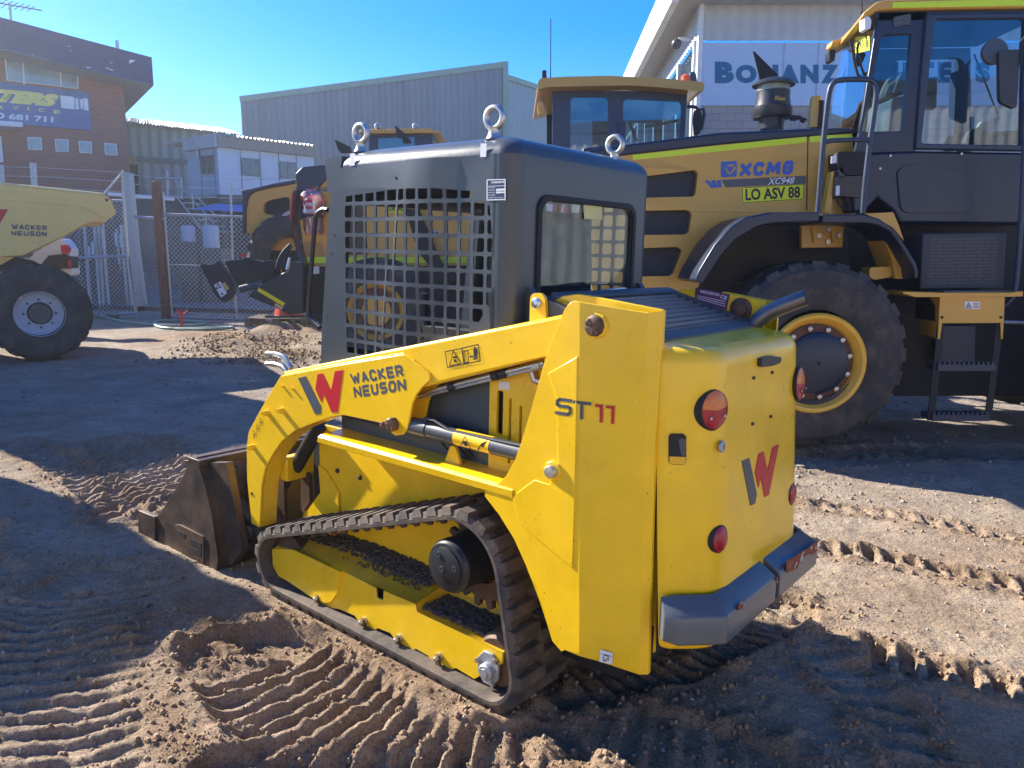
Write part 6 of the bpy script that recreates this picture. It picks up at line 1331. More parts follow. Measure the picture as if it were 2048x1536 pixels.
links(gx2, [(120, 402), (247, 402), (272, 626), (150, 634)], 14, 0, .0042)
links(fx, [(272, 440), (322, 440), (338, 632), (290, 622)], 7, 0, .0035)
for y0, y1, y2 in ((337, 341, 343), (355, 360, 366), (376, 378, 380)):
    fx(B().tube([fp2.P(258, y0 + 12), fp2.P(312, y0 + 18), fp2.P(461, y1 + 18), fp2.P(640, y2 + 14)], .006, 5), 'barbed_wire', wm)
    gx2(B().tube([fp2.P(-40, y0 - 4), fp2.P(80, y0 - 2), fp2.P(246, y0 + 8)], .006, 5), 'barbed_wire', wm)
ps = thing('square_fence_post', 'thick grey square gate post, leaning', 'post', fp2.P(285, 620)); fpq = mk(ps)
fpq(B().prism(fp2, px(fp2, [(250, 349), (262, 348), (276, 500), (291, 612), (276, 614), (262, 500)]), .1, -.12), 'post', M['galv'], bevel=.01); fpq(B().prism(fp2, px(fp2, [(248, 347), (263, 346), (264, 350), (249, 351)]), .12, -.14), 'post_cap', M['galv'])
pr_ = B().prism(fp2, px(fp2, [(306, 364), (319, 362), (330, 500), (342, 642), (328, 644), (316, 500)]), .1, -.1).obj('rusty_fence_post', mat('brown_rust', (.14, .055, .03), .8, var=.4, scale=12, bump=.3), None, bevel=.01); tag(pr_, 'rusty brown square post between gate and fence', 'post')
for i, (x0, x1, y0, y1) in enumerate(((64, 71, 327, 372), (70, 77, 325, 372))):
    pass
lp = B().tube([wy(18).P(66, 326), wy(18).P(72, 420), wy(18).P(74, 560)], .07, 10).obj('fence_upright', M['galv']); tag(lp, 'pale steel upright of the fence in front of the brick building', 'post')
lp = B().tube([wy(18).P(2, 330), wy(18).P(7, 420), wy(18).P(9, 560)], .06, 10).obj('fence_upright', M['galv']); tag(lp, 'thin fence upright at the very left edge above the dumper skip', 'post')
# white barrier bar, hose, pallet, cone, small things by the fence
bb = B().prism(wy(19), px(wy(19), [(215, 384), (345, 394), (345, 401), (215, 391)]), 0, -.1).obj('barrier_bar', M['white']); tag(bb, 'white horizontal barrier bar crossing behind the gate posts', 'barrier')
hosep = [(200, 634), (240, 645), (300, 652), (370, 655), (420, 650), (390, 645), (318, 642), (305, 652), (330, 661), (420, 660), (480, 662), (430, 668), (350, 663)]
def onground(x, y, h): p = gpx(x, y); return Vector((p.x, p.y, gzd(p.x, p.y) + h))
ho2 = B().tube([onground(x, y, .03) for x, y in hosep], .028, 8, smooth=2).obj('garden_hose', mat('green_hose', (.22, .33, .28), .5)); tag(ho2, 'green hose lying in loops on the dirt by the rusty post', 'hose')
tapm = B().tube([onground(364, 655, .0), onground(364, 655, .28), onground(356, 655, .33)], .03, 8).tube([onground(368, 655, .25), onground(378, 655, .33)], .02, 6).obj('standpipe_valve', M['red']); tag(tapm, 'small red valve standing on the ground beside the rusty post', 'valve')
PL = thing('pallet', 'grey wooden pallet on the ground under the black coupler', 'pallet', onground(550, 650, 0)); px3 = mk(PL)
wd_ = mat('weathered_wood', (.26, .20, .14), .85, var=.3, scale=14, stretch=(1, 8, 1)); p0 = onground(489, 654, 0); p1 = onground(616, 656, 0); pu = (p1 - p0); pu.z = 0; pl_u = pu.normalized(); pd = Vector((-pl_u.y, pl_u.x, 0)); base_z = p0.z
pp_ = Plane((p0.x, p0.y, base_z), pl_u, pd, (0, 0, 1)); LW = pu.length
for i in range(7): px3(B().box(pp_, 0, i * .17, LW, i * .17 + .11, .145, .165), 'deck_board', wd_)
for j in range(3):
    for i in range(3): px3(B().box(pp_, j * (LW - .14) / 2, i * .5, j * (LW - .14) / 2 + .14, i * .5 + .12, .022, .12), 'block', wd_)
    px3(B().box(pp_, j * (LW - .14) / 2, 0, j * (LW - .14) / 2 + .12, 1.13, .12, .145), 'stringer', wd_)
for i in range(3): px3(B().box(pp_, 0, i * .5, LW, i * .5 + .1, 0, .022), 'bottom_board', wd_)
cq_ = pp_.pt(LW * .62, .55, .165); CN = thing('traffic_cone', 'orange traffic cone on black base, standing on the pallet', 'cone', cq_); xc = mk(CN)
xc(B().prism(Plane(cq_, pl_u, pd, (0, 0, 1)), rrect(-.42, -.42, .42, .42, .1), .0, .04), 'cone_base', M['black']); xc(B().lathe(cq_ + Vector((0, 0, .04)), (0, 0, 1), [(0, .30), (.3, .22), (.75, .07), (.75, .04)], 24), 'cone_body', mat('cone_orange', (.85, .07, .03), .4))
# tufts of weeds along the fence
b = B()
for _ in range(420):
    u = random.choice([(178 + random.random() * 60, 634 + random.random() * 5), (560 + random.random() * 80, 650 + random.random() * 14), (590 + random.random() * 30, 655), (655 + random.random() * 10, 655)])
    p = onground(u[0], u[1], 0); h = random.uniform(.05, .2); dx, dy = random.uniform(-.08, .08), random.uniform(-.08, .08); b.add([p, p + Vector((.012, 0, 0)), p + Vector((dx, dy, h))], [(0, 1, 2)])
struct(b.obj('weeds', mat('weed_green', (.12, .16, .03), .7, var=.3), recalc=False), 'stuff')
# red and white banner behind the cab
BN = thing('banner_board', 'red and white printed board seen through the rear window of the grey cab', 'sign', (.6, 8.6, gz(.6, 8.6))); xb = mk(BN)
kb = wy(8.7); xb(B().prism(kb, px(kb, zz([(250, 350), (700, 350), (640, 1200), (330, 1200)], 1040, 340, 5.689)), 0, -.03), 'board', M['white'])
for pts in ([(380, 350), (485, 350), (440, 650), (345, 650)], [(510, 355), (595, 355), (550, 650), (470, 650)], [(335, 840), (600, 840), (600, 960), (340, 960)], [(350, 1000), (590, 1000), (590, 1060), (370, 1060)]): xb(B().prism(kb, px(kb, zz(pts, 1040, 340, 5.689)), .004, 0), 'red_print', M['red'])
for x in (-.1, .25): xb(B().tube([kb.P(1110 + x * 100, 540), (kb.P(1110 + x * 100, 540).x, 8.75, gz(.6, 8.7))], .02), 'leg', M['galv'])
# unseen container boxes added left of the frame to cast shade across the yard
contm = mat('container_blue_paint', (.05, .12, .22), .5, var=.2)
def container(a0, a1, b0, b1, z0, label):
    b = B(); c_ = [mw(a, bb, 0) for a, bb in ((a0, b0), (a1, b0), (a1, b1), (a0, b1))]; ring = []
    for i in range(4):
        p, q = c_[i], c_[(i + 1) % 4]; d = q - p; n = d.cross(Vector((0, 0, 1))).normalized(); m_ = int(d.length / .14)
        for k in range(m_):
            t = k / m_; ring.append(p + d * t + n * (-.03 if (k // 2) % 2 else 0))
    rows = [[Vector((p.x, p.y, gz(p.x, p.y) + z)) for p in ring] for z in (z0, z0 + 2.6)]
    b.grid([[*r] for r in rows], closed=True); n_ = len(ring); b.f.append(tuple(range(n_, 2 * n_))); b.m.append(0)
    o = b.obj('shadow_container', contm, ang=20); tag(o, label, 'container', 'added shadow casters outside the frame')
container(12.2, 14.6, -1.12, 1.2, 0, 'unseen blue container box added left of the frame for its shadow, lower one of a stack'); container(12.2, 14.6, -1.12, 1.2, 2.62, 'unseen blue container box added left of the frame for its shadow, on top of another'); container(5.35, 7.75, -4.5, -.72, 0, 'unseen single blue container box added left of the frame for its shadow, nearer the camera')
# ================================================================== buildings and road behind
def hm(name, **k): return mat(name, **k)
road = B(); xs_ = [-40, -20, -8, 6]
road.grid([[Vector((x, y, gz(x, y) + .10)) for x in np.linspace(-60, 9, 24)] for y in (18.2, 20, 22, 24, 27)]); struct(road.obj('road', mat('grey_asphalt', (.15, .155, .165), .9, var=.15, scale=30, bump=.2)))
def corrug(pl, x0, x1, zb, zt, pitch, amp, b=None):     # folded metal sheet; zb, zt may be functions of x
    b = b or B(); n = int((x1 - x0) / pitch * 4); lo, hi = [], []
    fz = lambda z, x: z(x) if callable(z) else z
    for i in range(n + 1):
        x = x0 + (x1 - x0) * i / n; h = amp * (0, 1, 1, 0)[i % 4]; lo.append(pl.pt(x, fz(zb, x), h)); hi.append(pl.pt(x, fz(zt, x), h))
    return b.grid([lo, hi])
def lin(p, q): return lambda x: p[1] + (q[1] - p[1]) * (x - p[0]) / (q[0] - p[0])
# ---- brick building with the blue fascia
BW = wall((-34, 13.0), (-13.55, 27.0)); qc = BW.px(262, 345); qt = BW.px(247, 181)
BR = thing('brick_building', 'two-storey red brick building with dark blue sloping fascia and blue sign at the left', 'building', BW.pt(qc[0] - 6, 0)); xb2 = mk(BR)
def brick(name, c1, c2, mort, sx, rot=None, rh=.18):
    m = bpy.data.materials.new(name); m.use_nodes = True; nt = m.node_tree; bs = nt.nodes['Principled BSDF']; bs.inputs['Roughness'].default_value = .9; L = nt.links.new
    tc = nt.nodes.new('ShaderNodeTexCoord'); sp = nt.nodes.new('ShaderNodeSeparateXYZ'); L(tc.outputs['Object'], sp.inputs[0]); cb = nt.nodes.new('ShaderNodeCombineXYZ')
    ad = nt.nodes.new('ShaderNodeVectorMath'); ad.operation = 'DOT_PRODUCT'; ad.inputs[1].default_value = rot or (1, 0, 0); L(tc.outputs['Object'], ad.inputs[0]); L(ad.outputs['Value'], cb.inputs[0]); L(sp.outputs[2], cb.inputs[1])
    bt = nt.nodes.new('ShaderNodeTexBrick'); bt.inputs['Scale'].default_value = sx; bt.inputs['Color1'].default_value = (*c1, 1); bt.inputs['Color2'].default_value = (*c2, 1); bt.inputs['Mortar'].default_value = (*mort, 1); bt.inputs['Mortar Size'].default_value = .010; bt.inputs['Row Height'].default_value = rh; L(cb.outputs[0], bt.inputs['Vector']); L(bt.outputs[0], bs.inputs['Base Color']); return m
zb0 = -1
w_l = qc[0] - 22; wins = []
brk = brick('red_brick', (.22, .075, .055), (.27, .10, .075), (.24, .19, .17), 2.2, (BW.u.x, BW.u.y, 0))
ZB = (0, 90, 6.4)
up = px(BW, [(50, 90), (1000, 290), (1003, 565), (85, 460)], ZB)
small = [px(BW, p, ZB) for p in ([(348, 1178), (530, 1188), (540, 1348), (360, 1340)], [(698, 1205), (875, 1215), (882, 1370), (712, 1362)], [(1003, 1230), (1170, 1240), (1180, 1392), (1015, 1382)], [(1332, 1255), (1490, 1268), (1502, 1416), (1342, 1406)])]
topl = px(BW, [(0, 30), (1575, 420)], ZB); slope = (topl[1][1] - topl[0][1]) / (topl[1][0] - topl[0][0])
wallp = [(w_l, zb0), (qc[0], zb0), (qt[0], topl[1][1] + .1), (w_l, topl[1][1] + .1 + slope * (w_l - qt[0]))]
bwall = xb2(B().prism(BW, wallp, 0, -9, []), 'wall', brk)
fr_m = mat('white_frame', (.62, .64, .66), .5); gm_ = mat('dull_window', (.20, .25, .27), .15, var=.2, scale=2, spec=.8)
for i, wp in enumerate([up] + small):
    f_ = xb2(B().prism(BW, wp, .05, .002), 'window', fr_m); cx, cy = sum(p[0] for p in wp) / 4, sum(p[1] for p in wp) / 4
    k = .965 if i == 0 else .84; pn = [(cx + (x - cx) * k, cy + (y - cy) * (.94 if i == 0 else k)) for x, y in wp]; xb2(B().prism(BW, pn, .058, .05), 'pane', gm_, f_)
    if i == 0:
        for xx in (285, 755): xb2(B().prism(BW, px(BW, [(xx - 8, 100), (xx + 8, 100), (xx + 34, 545), (xx + 16, 545)], ZB), .066, .058), 'mullion', fr_m, f_)
FW = BW.at(1.3); fpts = px(FW, [(0, -358), (1942, 158), (1966, 520), (0, 52)], ZB); fz_ = [(fpts[0][0] - 12, fpts[0][1] + 12 * (fpts[0][1] - fpts[1][1]) / (fpts[1][0] - fpts[0][0])), *fpts[0:4], (fpts[3][0] - 12, fpts[3][1] + 12 * (fpts[3][1] - fpts[2][1]) / (fpts[2][0] - fpts[3][0]))]
fasc = mat('blue_fascia', (.028, .06, .16), .45, var=.12, scale=8)
fo_ = xb2(B().prism(FW, fz_, 0, -.08), 'fascia', fasc)
tl_, tr_, br_, bl_ = fpts
b = B()
for k in range(1, 22):
    t = k / 22; p, q = (fz_[0][0], fz_[0][1] + (fz_[5][1] - fz_[0][1]) * t), (tr_[0] + (br_[0] - tr_[0]) * t, tr_[1] + (br_[1] - tr_[1]) * t); b.add([FW.pt(*p, .004), FW.pt(*q, .004), FW.pt(*q, .03), FW.pt(*p, .03), FW.pt(p[0], p[1] + .04, .004), FW.pt(q[0], q[1] + .04, .004)], [(0, 1, 2, 3), (3, 2, 5, 4)])
xb2(b, 'fascia_boards', fasc, fo_)
soff = [FW.pt(*br_, -.01), FW.pt(*fz_[5], -.01), FW.pt(fz_[5][0], fz_[5][1], -10), FW.pt(br_[0], br_[1], -10)]
b = B().add([p + Vector((0, 0, dz)) for dz in (.0, .12) for p in soff], [(0, 1, 2, 3), (4, 5, 6, 7), (0, 1, 5, 4), (1, 2, 6, 5), (2, 3, 7, 6), (3, 0, 4, 7)]); xb2(b, 'soffit', mat('soffit_grey', (.25, .26, .25), .7))
b = B().add([FW.pt(*tr_, 0), FW.pt(*br_, 0), FW.pt(*br_, -10), FW.pt(*tr_, -10)], [(0, 1, 2, 3)]); xb2(b, 'fascia_return', mat('fascia_edge', (.30, .29, .25), .6))
pk = worn('peeling_paint', (.35, .40, .48), (.02, .04, .12), thr=(.5, .55), scale=12)
for pts in ([(1655, 190), (1730, 195), (1700, 222), (1650, 240)], [(1350, 285), (1450, 325), (1440, 335), (1350, 296)], [(1390, 210), (1440, 235), (1430, 238)], [(1095, 280), (1175, 292), (1120, 302)], [(845, 10), (905, 20), (900, 26)], [(890, 66), (925, 80), (905, 80)], [(410, 115), (435, 125), (425, 130)]): xb2(B().prism(FW, px(FW, pts, ZB), .034, .03), 'peeled_patch', mat('bare_patch', (.55, .58, .6), .7) if False else fr_m, fo_)
SG = thing('company_sign', 'blue sign board with yellow and white lettering on the brick wall', 'sign', BW.pt(*px(BW, [(600, 800)], ZB)[0], .1)); xs2 = mk(SG)
sg0 = px(BW, [(0, 480), (1130, 612), (1170, 1098), (0, 1005)], ZB); sgp = [(sg0[0][0] - 6, sg0[0][1] + 6 * (sg0[0][1] - sg0[1][1]) / (sg0[1][0] - sg0[0][0])), sg0[1], sg0[2], (sg0[3][0] - 6, sg0[3][1] - 6 * (sg0[2][1] - sg0[3][1]) / (sg0[2][0] - sg0[3][0]))]
sb = xs2(B().prism(BW, sgp, .09, .02), 'board', mat('sign_blue', (.035, .10, .28), .5))
yel, wht = mat('sign_yellow', (.72, .62, .18), .5), mat('sign_white', (.62, .66, .72), .5)
text('TERS', BW, zz([(-20, 566), (755, 640), (740, 805), (-45, 735)], *ZB), yel, sb, .095, .09, shear=.3)
for ch_, x, y in (('R', 8, 805), ('V', 200, 810), ('I', 362, 818), ('C', 530, 838), ('E', 724, 862)): w2 = 42 if ch_ != 'I' else 14; text(ch_, BW, zz([(x - w2, y - 25), (x + w2, y - 20), (x + w2, y + 25), (x - w2, y + 20)], *ZB), yel, sb, .095, .03)
text('0 681 711', BW, zz([(-40, 868), (680, 925), (680, 1000), (-40, 945)], *ZB), wht, sb, .095, .04)
b = B()
for pts in ([(768, 652), (925, 668), (950, 690), (948, 828), (780, 808)], [(960, 682), (995, 686), (1010, 830), (965, 826)], [(1012, 700), (1058, 695), (1065, 830), (1030, 820)], [(1062, 688), (1120, 692), (1132, 848), (1075, 840)]): b.prism(BW, px(BW, pts, ZB), .096, .09)
xs2(b, 'filter_drawing', wht, sb)
aw = B().prism(BW, px(BW, [(-600, 990), (272, 1045), (275, 1106), (-600, 1050)], ZB), 1.0, .02).obj('door_canopy', fr_m, BR)
xb2(B().prism(BW, px(BW, [(-120, 1165), (15, 1170), (45, 1500), (-120, 1500)], ZB), .05, .002), 'door', fr_m)
for n_, t_ in (('roof_vent', [(705, 244), (707, 290)]),): xb2(B().tube([FW.at(-2).P(*p) for p in zz(t_, *Z1)], .06, 8), 'vent_pipe', M['galv'])
AN = thing('television_aerial', 'thin television aerial on a mast above the blue fascia', 'aerial', FW.at(-1).P(22, 38)); xa = mk(AN); ak = FW.at(-1)
xa(B().tube([ak.P(22, 42), ak.P(20, 5)], .035, 6), 'mast', M['galv']); xa(B().tube([ak.P(-20, 3), ak.P(84, 21)], .02, 5), 'boom', M['cabd'])
for k in range(7): x, y = -10 + 12 * k, 5 + 2.1 * k; xa(B().tube([ak.P(x - 14 + k, y + 8 - k * .5), ak.P(x + 14 - k, y - 8 + k * .5)], .013, 4), 'element', M['cabd'])
# ---- green-grey shed
G1 = wy(33); GS = thing('green_shed', 'low green-grey corrugated shed between the brick building and the tall grey shed', 'building', (-14, 34, .5)); xg = mk(GS)
gt = px(G1, [(700, 735), (1475, 818)], Z1); gmid = px(G1, [(700, 935), (1475, 985)], Z1)
gm1 = mat('faded_green_steel', (.42, .48, .41), .55, var=.1, scale=1.5); gm2 = mat('cream_steel', (.50, .50, .46), .6, var=.1)
xg(corrug(G1, gt[0][0], gt[1][0], lin(*gmid), lin(*gt), .42, .05), 'wall', gm1, recalc=False); xg(corrug(G1.at(-.05), gt[0][0], gt[1][0], -1, lin(*gmid), .42, .05), 'lower_wall', gm2, recalc=False)
xg(B().prism(G1, [(gmid[0][0], gmid[0][1]), gmid[1], (gmid[1][0], gmid[1][1] - .18), (gmid[0][0], gmid[0][1] - .18)], .08, 0), 'trim', mat('trim_grey', (.25, .26, .25), .6))
b = B(); ru = px(wy(38), [(700, 700), (1345, 775)], Z1); n = 90
rows = [[], []]
for i in range(n + 1):
    t = i / n; x = gt[0][0] + (gt[1][0] - gt[0][0]) * t; z = gt[0][1] + (gt[1][1] - gt[0][1]) * t; h = .07 * math.sin(i * math.pi * .9); rows[0].append(Vector((x, 32.6, z + h))); x2_ = ru[0][0] + (ru[1][0] - ru[0][0]) * t; rows[1].append(Vector((x2_, 38, ru[0][1] + (ru[1][1] - ru[0][1]) * t + h)))
xg(B().grid(rows), 'roof', mat('old_roof_sheet', (.40, .40, .36), .6, var=.2), recalc=False)
xg(B().prism(wy(38), [ru[0], ru[1], (ru[1][0], ru[1][1] - .35), (ru[0][0], ru[0][1] - .5)], 0, -.3), 'ridge', mat('dark_ridge', (.06, .06, .06), .7))
xg(B().prism(G1, px(G1, [(785, 990), (832, 990), (842, 1170), (795, 1170)], Z1), .1, .02), 'doorway', M['matt']); xg(B().prism(G1, px(G1, [(780, 940), (822, 942), (824, 995), (782, 990)], Z1), .14, .08), 'yellow_panel', mat('cream_yellow', (.55, .42, .15), .6))
# ---- tall grey corrugated shed
TA = wy(40); TS = thing('corrugated_shed', 'tall blue-grey corrugated metal shed with green roof trim in the middle', 'building', (-6, 44, 1)); xt = mk(TS)
ta0, ta1 = px(TA, [(481, 205), (1008, 136)]); gs1 = mat('weathered_zincalume', (.155, .175, .195), .45, metal=.25, var=.22, scale=.5, stretch=(3, 1, .12)); gs2 = mat('zincalume_light', (.23, .255, .275), .42, metal=.35, var=.1, scale=.7)
xt(corrug(TA, ta0[0], ta1[0], -1, lin(ta0, ta1), .30, .05), 'front_wall', gs1, recalc=False)
TBp = wall((ta1[0], 40), (ta1[0] + 12, 52)); tb0, tb1 = TBp.px(1012, 160), TBp.px(1080, 182)
xt(corrug(TBp, .05, 16, -1, lin(tb0, tb1), .30, .05), 'side_wall', gs2, recalc=False)
gt_ = mat('green_trim', (.20, .30, .24), .5)
xt(B().prism(TA, [ta0, ta1, (ta1[0], ta1[1] + .28), (ta0[0], ta0[1] + .28)], .12, -.2), 'roof_trim', gt_); xt(B().prism(TA, [(ta1[0] - .05, -1), (ta1[0] + .22, -1), (ta1[0] + .22, ta1[1] + .28), (ta1[0] - .05, ta1[1] + .28)], .15, -.1), 'corner_trim', gt_)
xt(B().prism(TBp, [tb0, (16, lin(tb0, tb1)(16)), (16, lin(tb0, tb1)(16) + .25), (tb0[0], tb0[1] + .25)], .12, -.1), 'roof_trim', gt_)
xt(B().add([TA.pt(*ta0), TA.pt(ta0[0], -1), TA.pt(ta0[0], -1, -14), TA.pt(ta0[0], ta0[1], -14)], [(0, 1, 2, 3)]), 'end_wall', gs2)
# ---- white site office on stilts
SO = thing('site_office', 'white portable office with corrugated roof edge and three windows above a dark undercroft', 'building', (-9, 26, .4)); xso = mk(SO)
oc_ = wy(25).P(440, 388); of = wall((oc_.x, oc_.y), (oc_.x + 6, oc_.y + 3.0)); ol = wall((oc_.x - 6, oc_.y + 4.2), (oc_.x, oc_.y))
op = mat('office_white', (.55, .60, .66), .5, var=.05); ZO = (360, 260, 7.314)
f0 = px(of, [(580, 250), (1960, 395), (1955, 1010), (615, 945)], ZO); f0[3] = (0, f0[3][1]); f0[0] = (0, f0[0][1]); f0[2] = (f0[1][0], f0[3][1]); xso(B().prism(of, f0, 0, -.1), 'front_wall', op)
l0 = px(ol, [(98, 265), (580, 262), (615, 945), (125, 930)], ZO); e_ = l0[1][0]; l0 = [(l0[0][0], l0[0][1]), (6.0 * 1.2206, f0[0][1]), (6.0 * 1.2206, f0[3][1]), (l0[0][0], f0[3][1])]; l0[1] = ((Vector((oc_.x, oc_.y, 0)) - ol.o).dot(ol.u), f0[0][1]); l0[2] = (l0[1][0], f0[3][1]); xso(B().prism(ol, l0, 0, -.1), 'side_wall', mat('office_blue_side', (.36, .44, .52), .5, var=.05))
om = mat('office_pane', (.10, .115, .12), .15, var=.25, scale=3, spec=.7); ofm = mat('bronze_frame', (.20, .19, .16), .5)
for pl, pts, cut in ((ol, [(312, 378), (505, 365), (520, 640), (330, 645)], 410), (of, [(895, 405), (1165, 425), (1172, 682), (905, 660)], 1022), (of, [(1458, 458), (1698, 478), (1692, 718), (1465, 702)], 1572)):
    q = px(pl, pts, ZO); f_ = xso(B().prism(pl, q, .05, .002), 'window', ofm); cx, cy = sum(p[0] for p in q) / 4, sum(p[1] for p in q) / 4; xso(B().prism(pl, [(cx + (x - cx) * .9, cy + (y - cy) * .9) for x, y in q], .056, .05), 'pane', om, f_)
    xso(B().prism(pl, px(pl, [(cut - 6, pts[0][1] + 8), (cut + 6, pts[0][1] + 8), (cut + 14, pts[2][1] - 12), (cut + 2, pts[2][1] - 12)], ZO), .066, .056), 'mullion', ofm, f_)
for x in (885, 1168, 1440, 1700): p = px(of, [(x, 400)], ZO)[0]; xso(B().prism(of, [(p[0] - .012, f0[3][1]), (p[0] + .012, f0[3][1]), (p[0] + .012, lin(f0[0], f0[1])(p[0])), (p[0] - .012, lin(f0[0], f0[1])(p[0]))], .012, .001), 'joint_strip', ofm)
for x in (300, 505): p = px(ol, [(x, 500)], ZO)[0]; xso(B().prism(ol, [(p[0] - .012, f0[3][1]), (p[0] + .012, f0[3][1]), (p[0] + .012, f0[0][1]), (p[0] - .012, f0[0][1])], .012, .001), 'joint_strip', ofm)
xso(B().prism(of, [(0, f0[0][1]), f0[1], (f0[1][0] + .1, f0[1][1] + .33), (0, f0[0][1] + .36)], .15, 0), 'fascia', mat('tan_fascia', (.30, .25, .19), .6)); xso(B().prism(ol, [(l0[0][0], f0[0][1] - .02), (l0[1][0] + .1, f0[0][1] - .02), (l0[1][0] + .1, f0[0][1] + .36), (l0[0][0], f0[0][1] + .36)], .15, 0), 'fascia', mat('grey_fascia', (.40, .42, .44), .6))
b = B(); rows = [[], []]
for i in range(100):
    t = i / 99; p = of.pt(f0[1][0] * t, f0[0][1] + .36 + (f0[1][1] + .33 - f0[0][1] - .36) * t + .05 * math.sin(i * 1.5), .2); rows[0].append(p); rows[1].append(p + Vector((-3, 3, .1)))
xso(b.grid(rows), 'roof', mat('pale_roof', (.62, .60, .54), .5), recalc=False)
xso(B().prism(of, [(0, -1), (f0[1][0], -1), (f0[1][0], f0[3][1]), (0, f0[3][1])], -1.4, -1.6), 'undercroft', M['matt']); xso(B().prism(ol, [(l0[0][0], -1), (l0[1][0], -1), (l0[1][0], f0[3][1]), (l0[0][0], f0[3][1])], -1.2, -1.4), 'undercroft', M['matt'])  # matt black panels stand for the shade under the office
xso(B().prism(of, [(0, f0[3][1] - .25), (f0[1][0], f0[3][1] - .25), (f0[1][0], f0[3][1]), (0, f0[3][1])], .02, -1.5), 'floor_beam', mat('dark_beam', (.10, .095, .085), .7))
for x in (0.1, 3, 6): xso(B().tube([of.pt(x, -.5, -.1), of.pt(x, f0[3][1] - .2, -.1)], .08, 8), 'stilt', M['cabd'])
xso(B().tube([ol.at(.1).P(*p) for p in zz([(245, 185), (240, 200), (262, 420)], *ZO)], .05, 8), 'downpipe', M['galv'])
# stairs up to the office
ST = thing('steel_stair', 'galvanised steel stair with handrails leading up to the white office', 'stair', (-10, 23.5, .4)); xst = mk(ST); ks = wy(23.5)
for d_ in (0, .8):
    for pts in ([(1055, 1090), (1290, 1345)], [(1160, 1160), (1300, 1300)], [(1060, 1180), (1230, 1400)], [(960, 1180), (1060, 1182)], [(950, 1075), (1092, 1075)]): xst(B().tube([ks.at(-d_).P(*p) for p in zz(pts, *Z1)], .03, 6), 'handrail', M['galv'])
    for pts in ([(1160, 1150), (1164, 1260)], [(1092, 1075), (1096, 1200)], [(1008, 1030), (1012, 1180)], [(1240, 1290), (1244, 1400)]): xst(B().tube([ks.at(-d_).P(*p) for p in zz(pts, *Z1)], .025, 6), 'baluster', M['galv'])
for k in range(7): x, y = 1070 + 30 * k, 1185 + 34 * k; q = ks.px(*zz([(x, y)], *Z1)[0]); xst(B().box(ks, q[0], q[1] - .03, q[0] + .35, q[1], 0, -.8), 'tread', M['galv'])
# dark sheet coloured as the carport's shade behind the gate, tarp, sheets, drums
cwl = B().prism(wy(26.5), px(wy(26.5), [(150, 400), (700, 392), (700, 545), (150, 545)]), 0, -.3).obj('carport_shade', mat('carport_shade_colour', (.075, .08, .08), .9, var=.3, scale=1)); tag(cwl, 'dark sheet standing for the shade under the white office behind the chain-link gate', 'wall')
tp_ = B().grid([[wy(22).P(*p) for p in zz([(1190, 1252), (1300, 1225), (1480, 1235)], *Z1)], [wy(21).P(*p) for p in zz([(1160, 1262), (1300, 1268), (1480, 1278)], *Z1)]]).obj('tarpaulin', mat('blue_tarp', (.10, .15, .40), .5), recalc=False); tag(tp_, 'blue tarpaulin stretched behind the gate under the white office', 'tarpaulin')
drm = mat('pale_blue_plastic', (.40, .47, .58), .4)
for i, (x, y, r, l) in enumerate(((376, 468, .17, 'shorter pale plastic drum behind the fence, left of the taller one'), (422, 474, .2, 'taller pale plastic drum behind the fence, nearer the fence tube'))):
    p = wy(20).P(x, y); z0 = gz(p.x, 20); d_ = B().lathe((p.x, 20, p.z - (.2, .28)[i]), (0, 0, 1), [(0, r), (.03, r * 1.03), (.2, r), (.35 + .15 * i, r * 1.03), (.4 + .15 * i, r * .9), (.41 + .15 * i, .1)], 20).obj('plastic_drum', drm); tag(d_, l, 'drum', 'plastic drums behind the fence')
    s_ = B().box(wy(19.9), p.x - r * 1.3, z0, p.x + r * 1.3, p.z - .28, 0, -.8).obj('steel_stand', M['cabd']); tag(s_, ('dark stand under the shorter drum', 'dark stand under the taller drum')[i] + ' behind the fence', 'stand')
# metal lengths standing in a rack behind the gate
RK = thing('material_rack', 'rack of upright steel lengths and pale strips behind the gate leaf', 'rack', wy(18.6).P(190, 600)); xrk = mk(RK); k18 = wy(18.6)
for i in range(13):
    x = 150 + i * 9.5 + random.uniform(-2, 2); y0 = 430 + random.uniform(-8, 30); xrk(B().tube([k18.P(x - 2, y0), k18.P(x + 12, 620)], random.uniform(.02, .045), 6), 'steel_length', random.choice([M['galv'], M['cabd'], M['galv']]))
for x, y in ((211, 488), (236, 482), (246, 485), (190, 500), (183, 510)): xrk(B().prism(k18, px(k18, [(x - 2.5, y - 16), (x + 2.5, y - 16), (x + 4, y + 10), (x - 1, y + 10)]), .12, .08), 'pale_strip', drm)
xrk(B().prism(k18, px(k18, [(218, 530), (240, 528), (256, 620), (232, 622)]), .05, 0), 'brown_sheet', mat('brown_sheet', (.12, .06, .055), .7))
xrk(B().prism(wy(19.2), px(wy(19.2), [(140, 425), (262, 420), (285, 625), (150, 628)]), 0, -.1), 'rack_shade_sheet', mat('rack_shade', (.05, .055, .06), .8))  # dark sheet: shade behind the steel lengths put into its colour
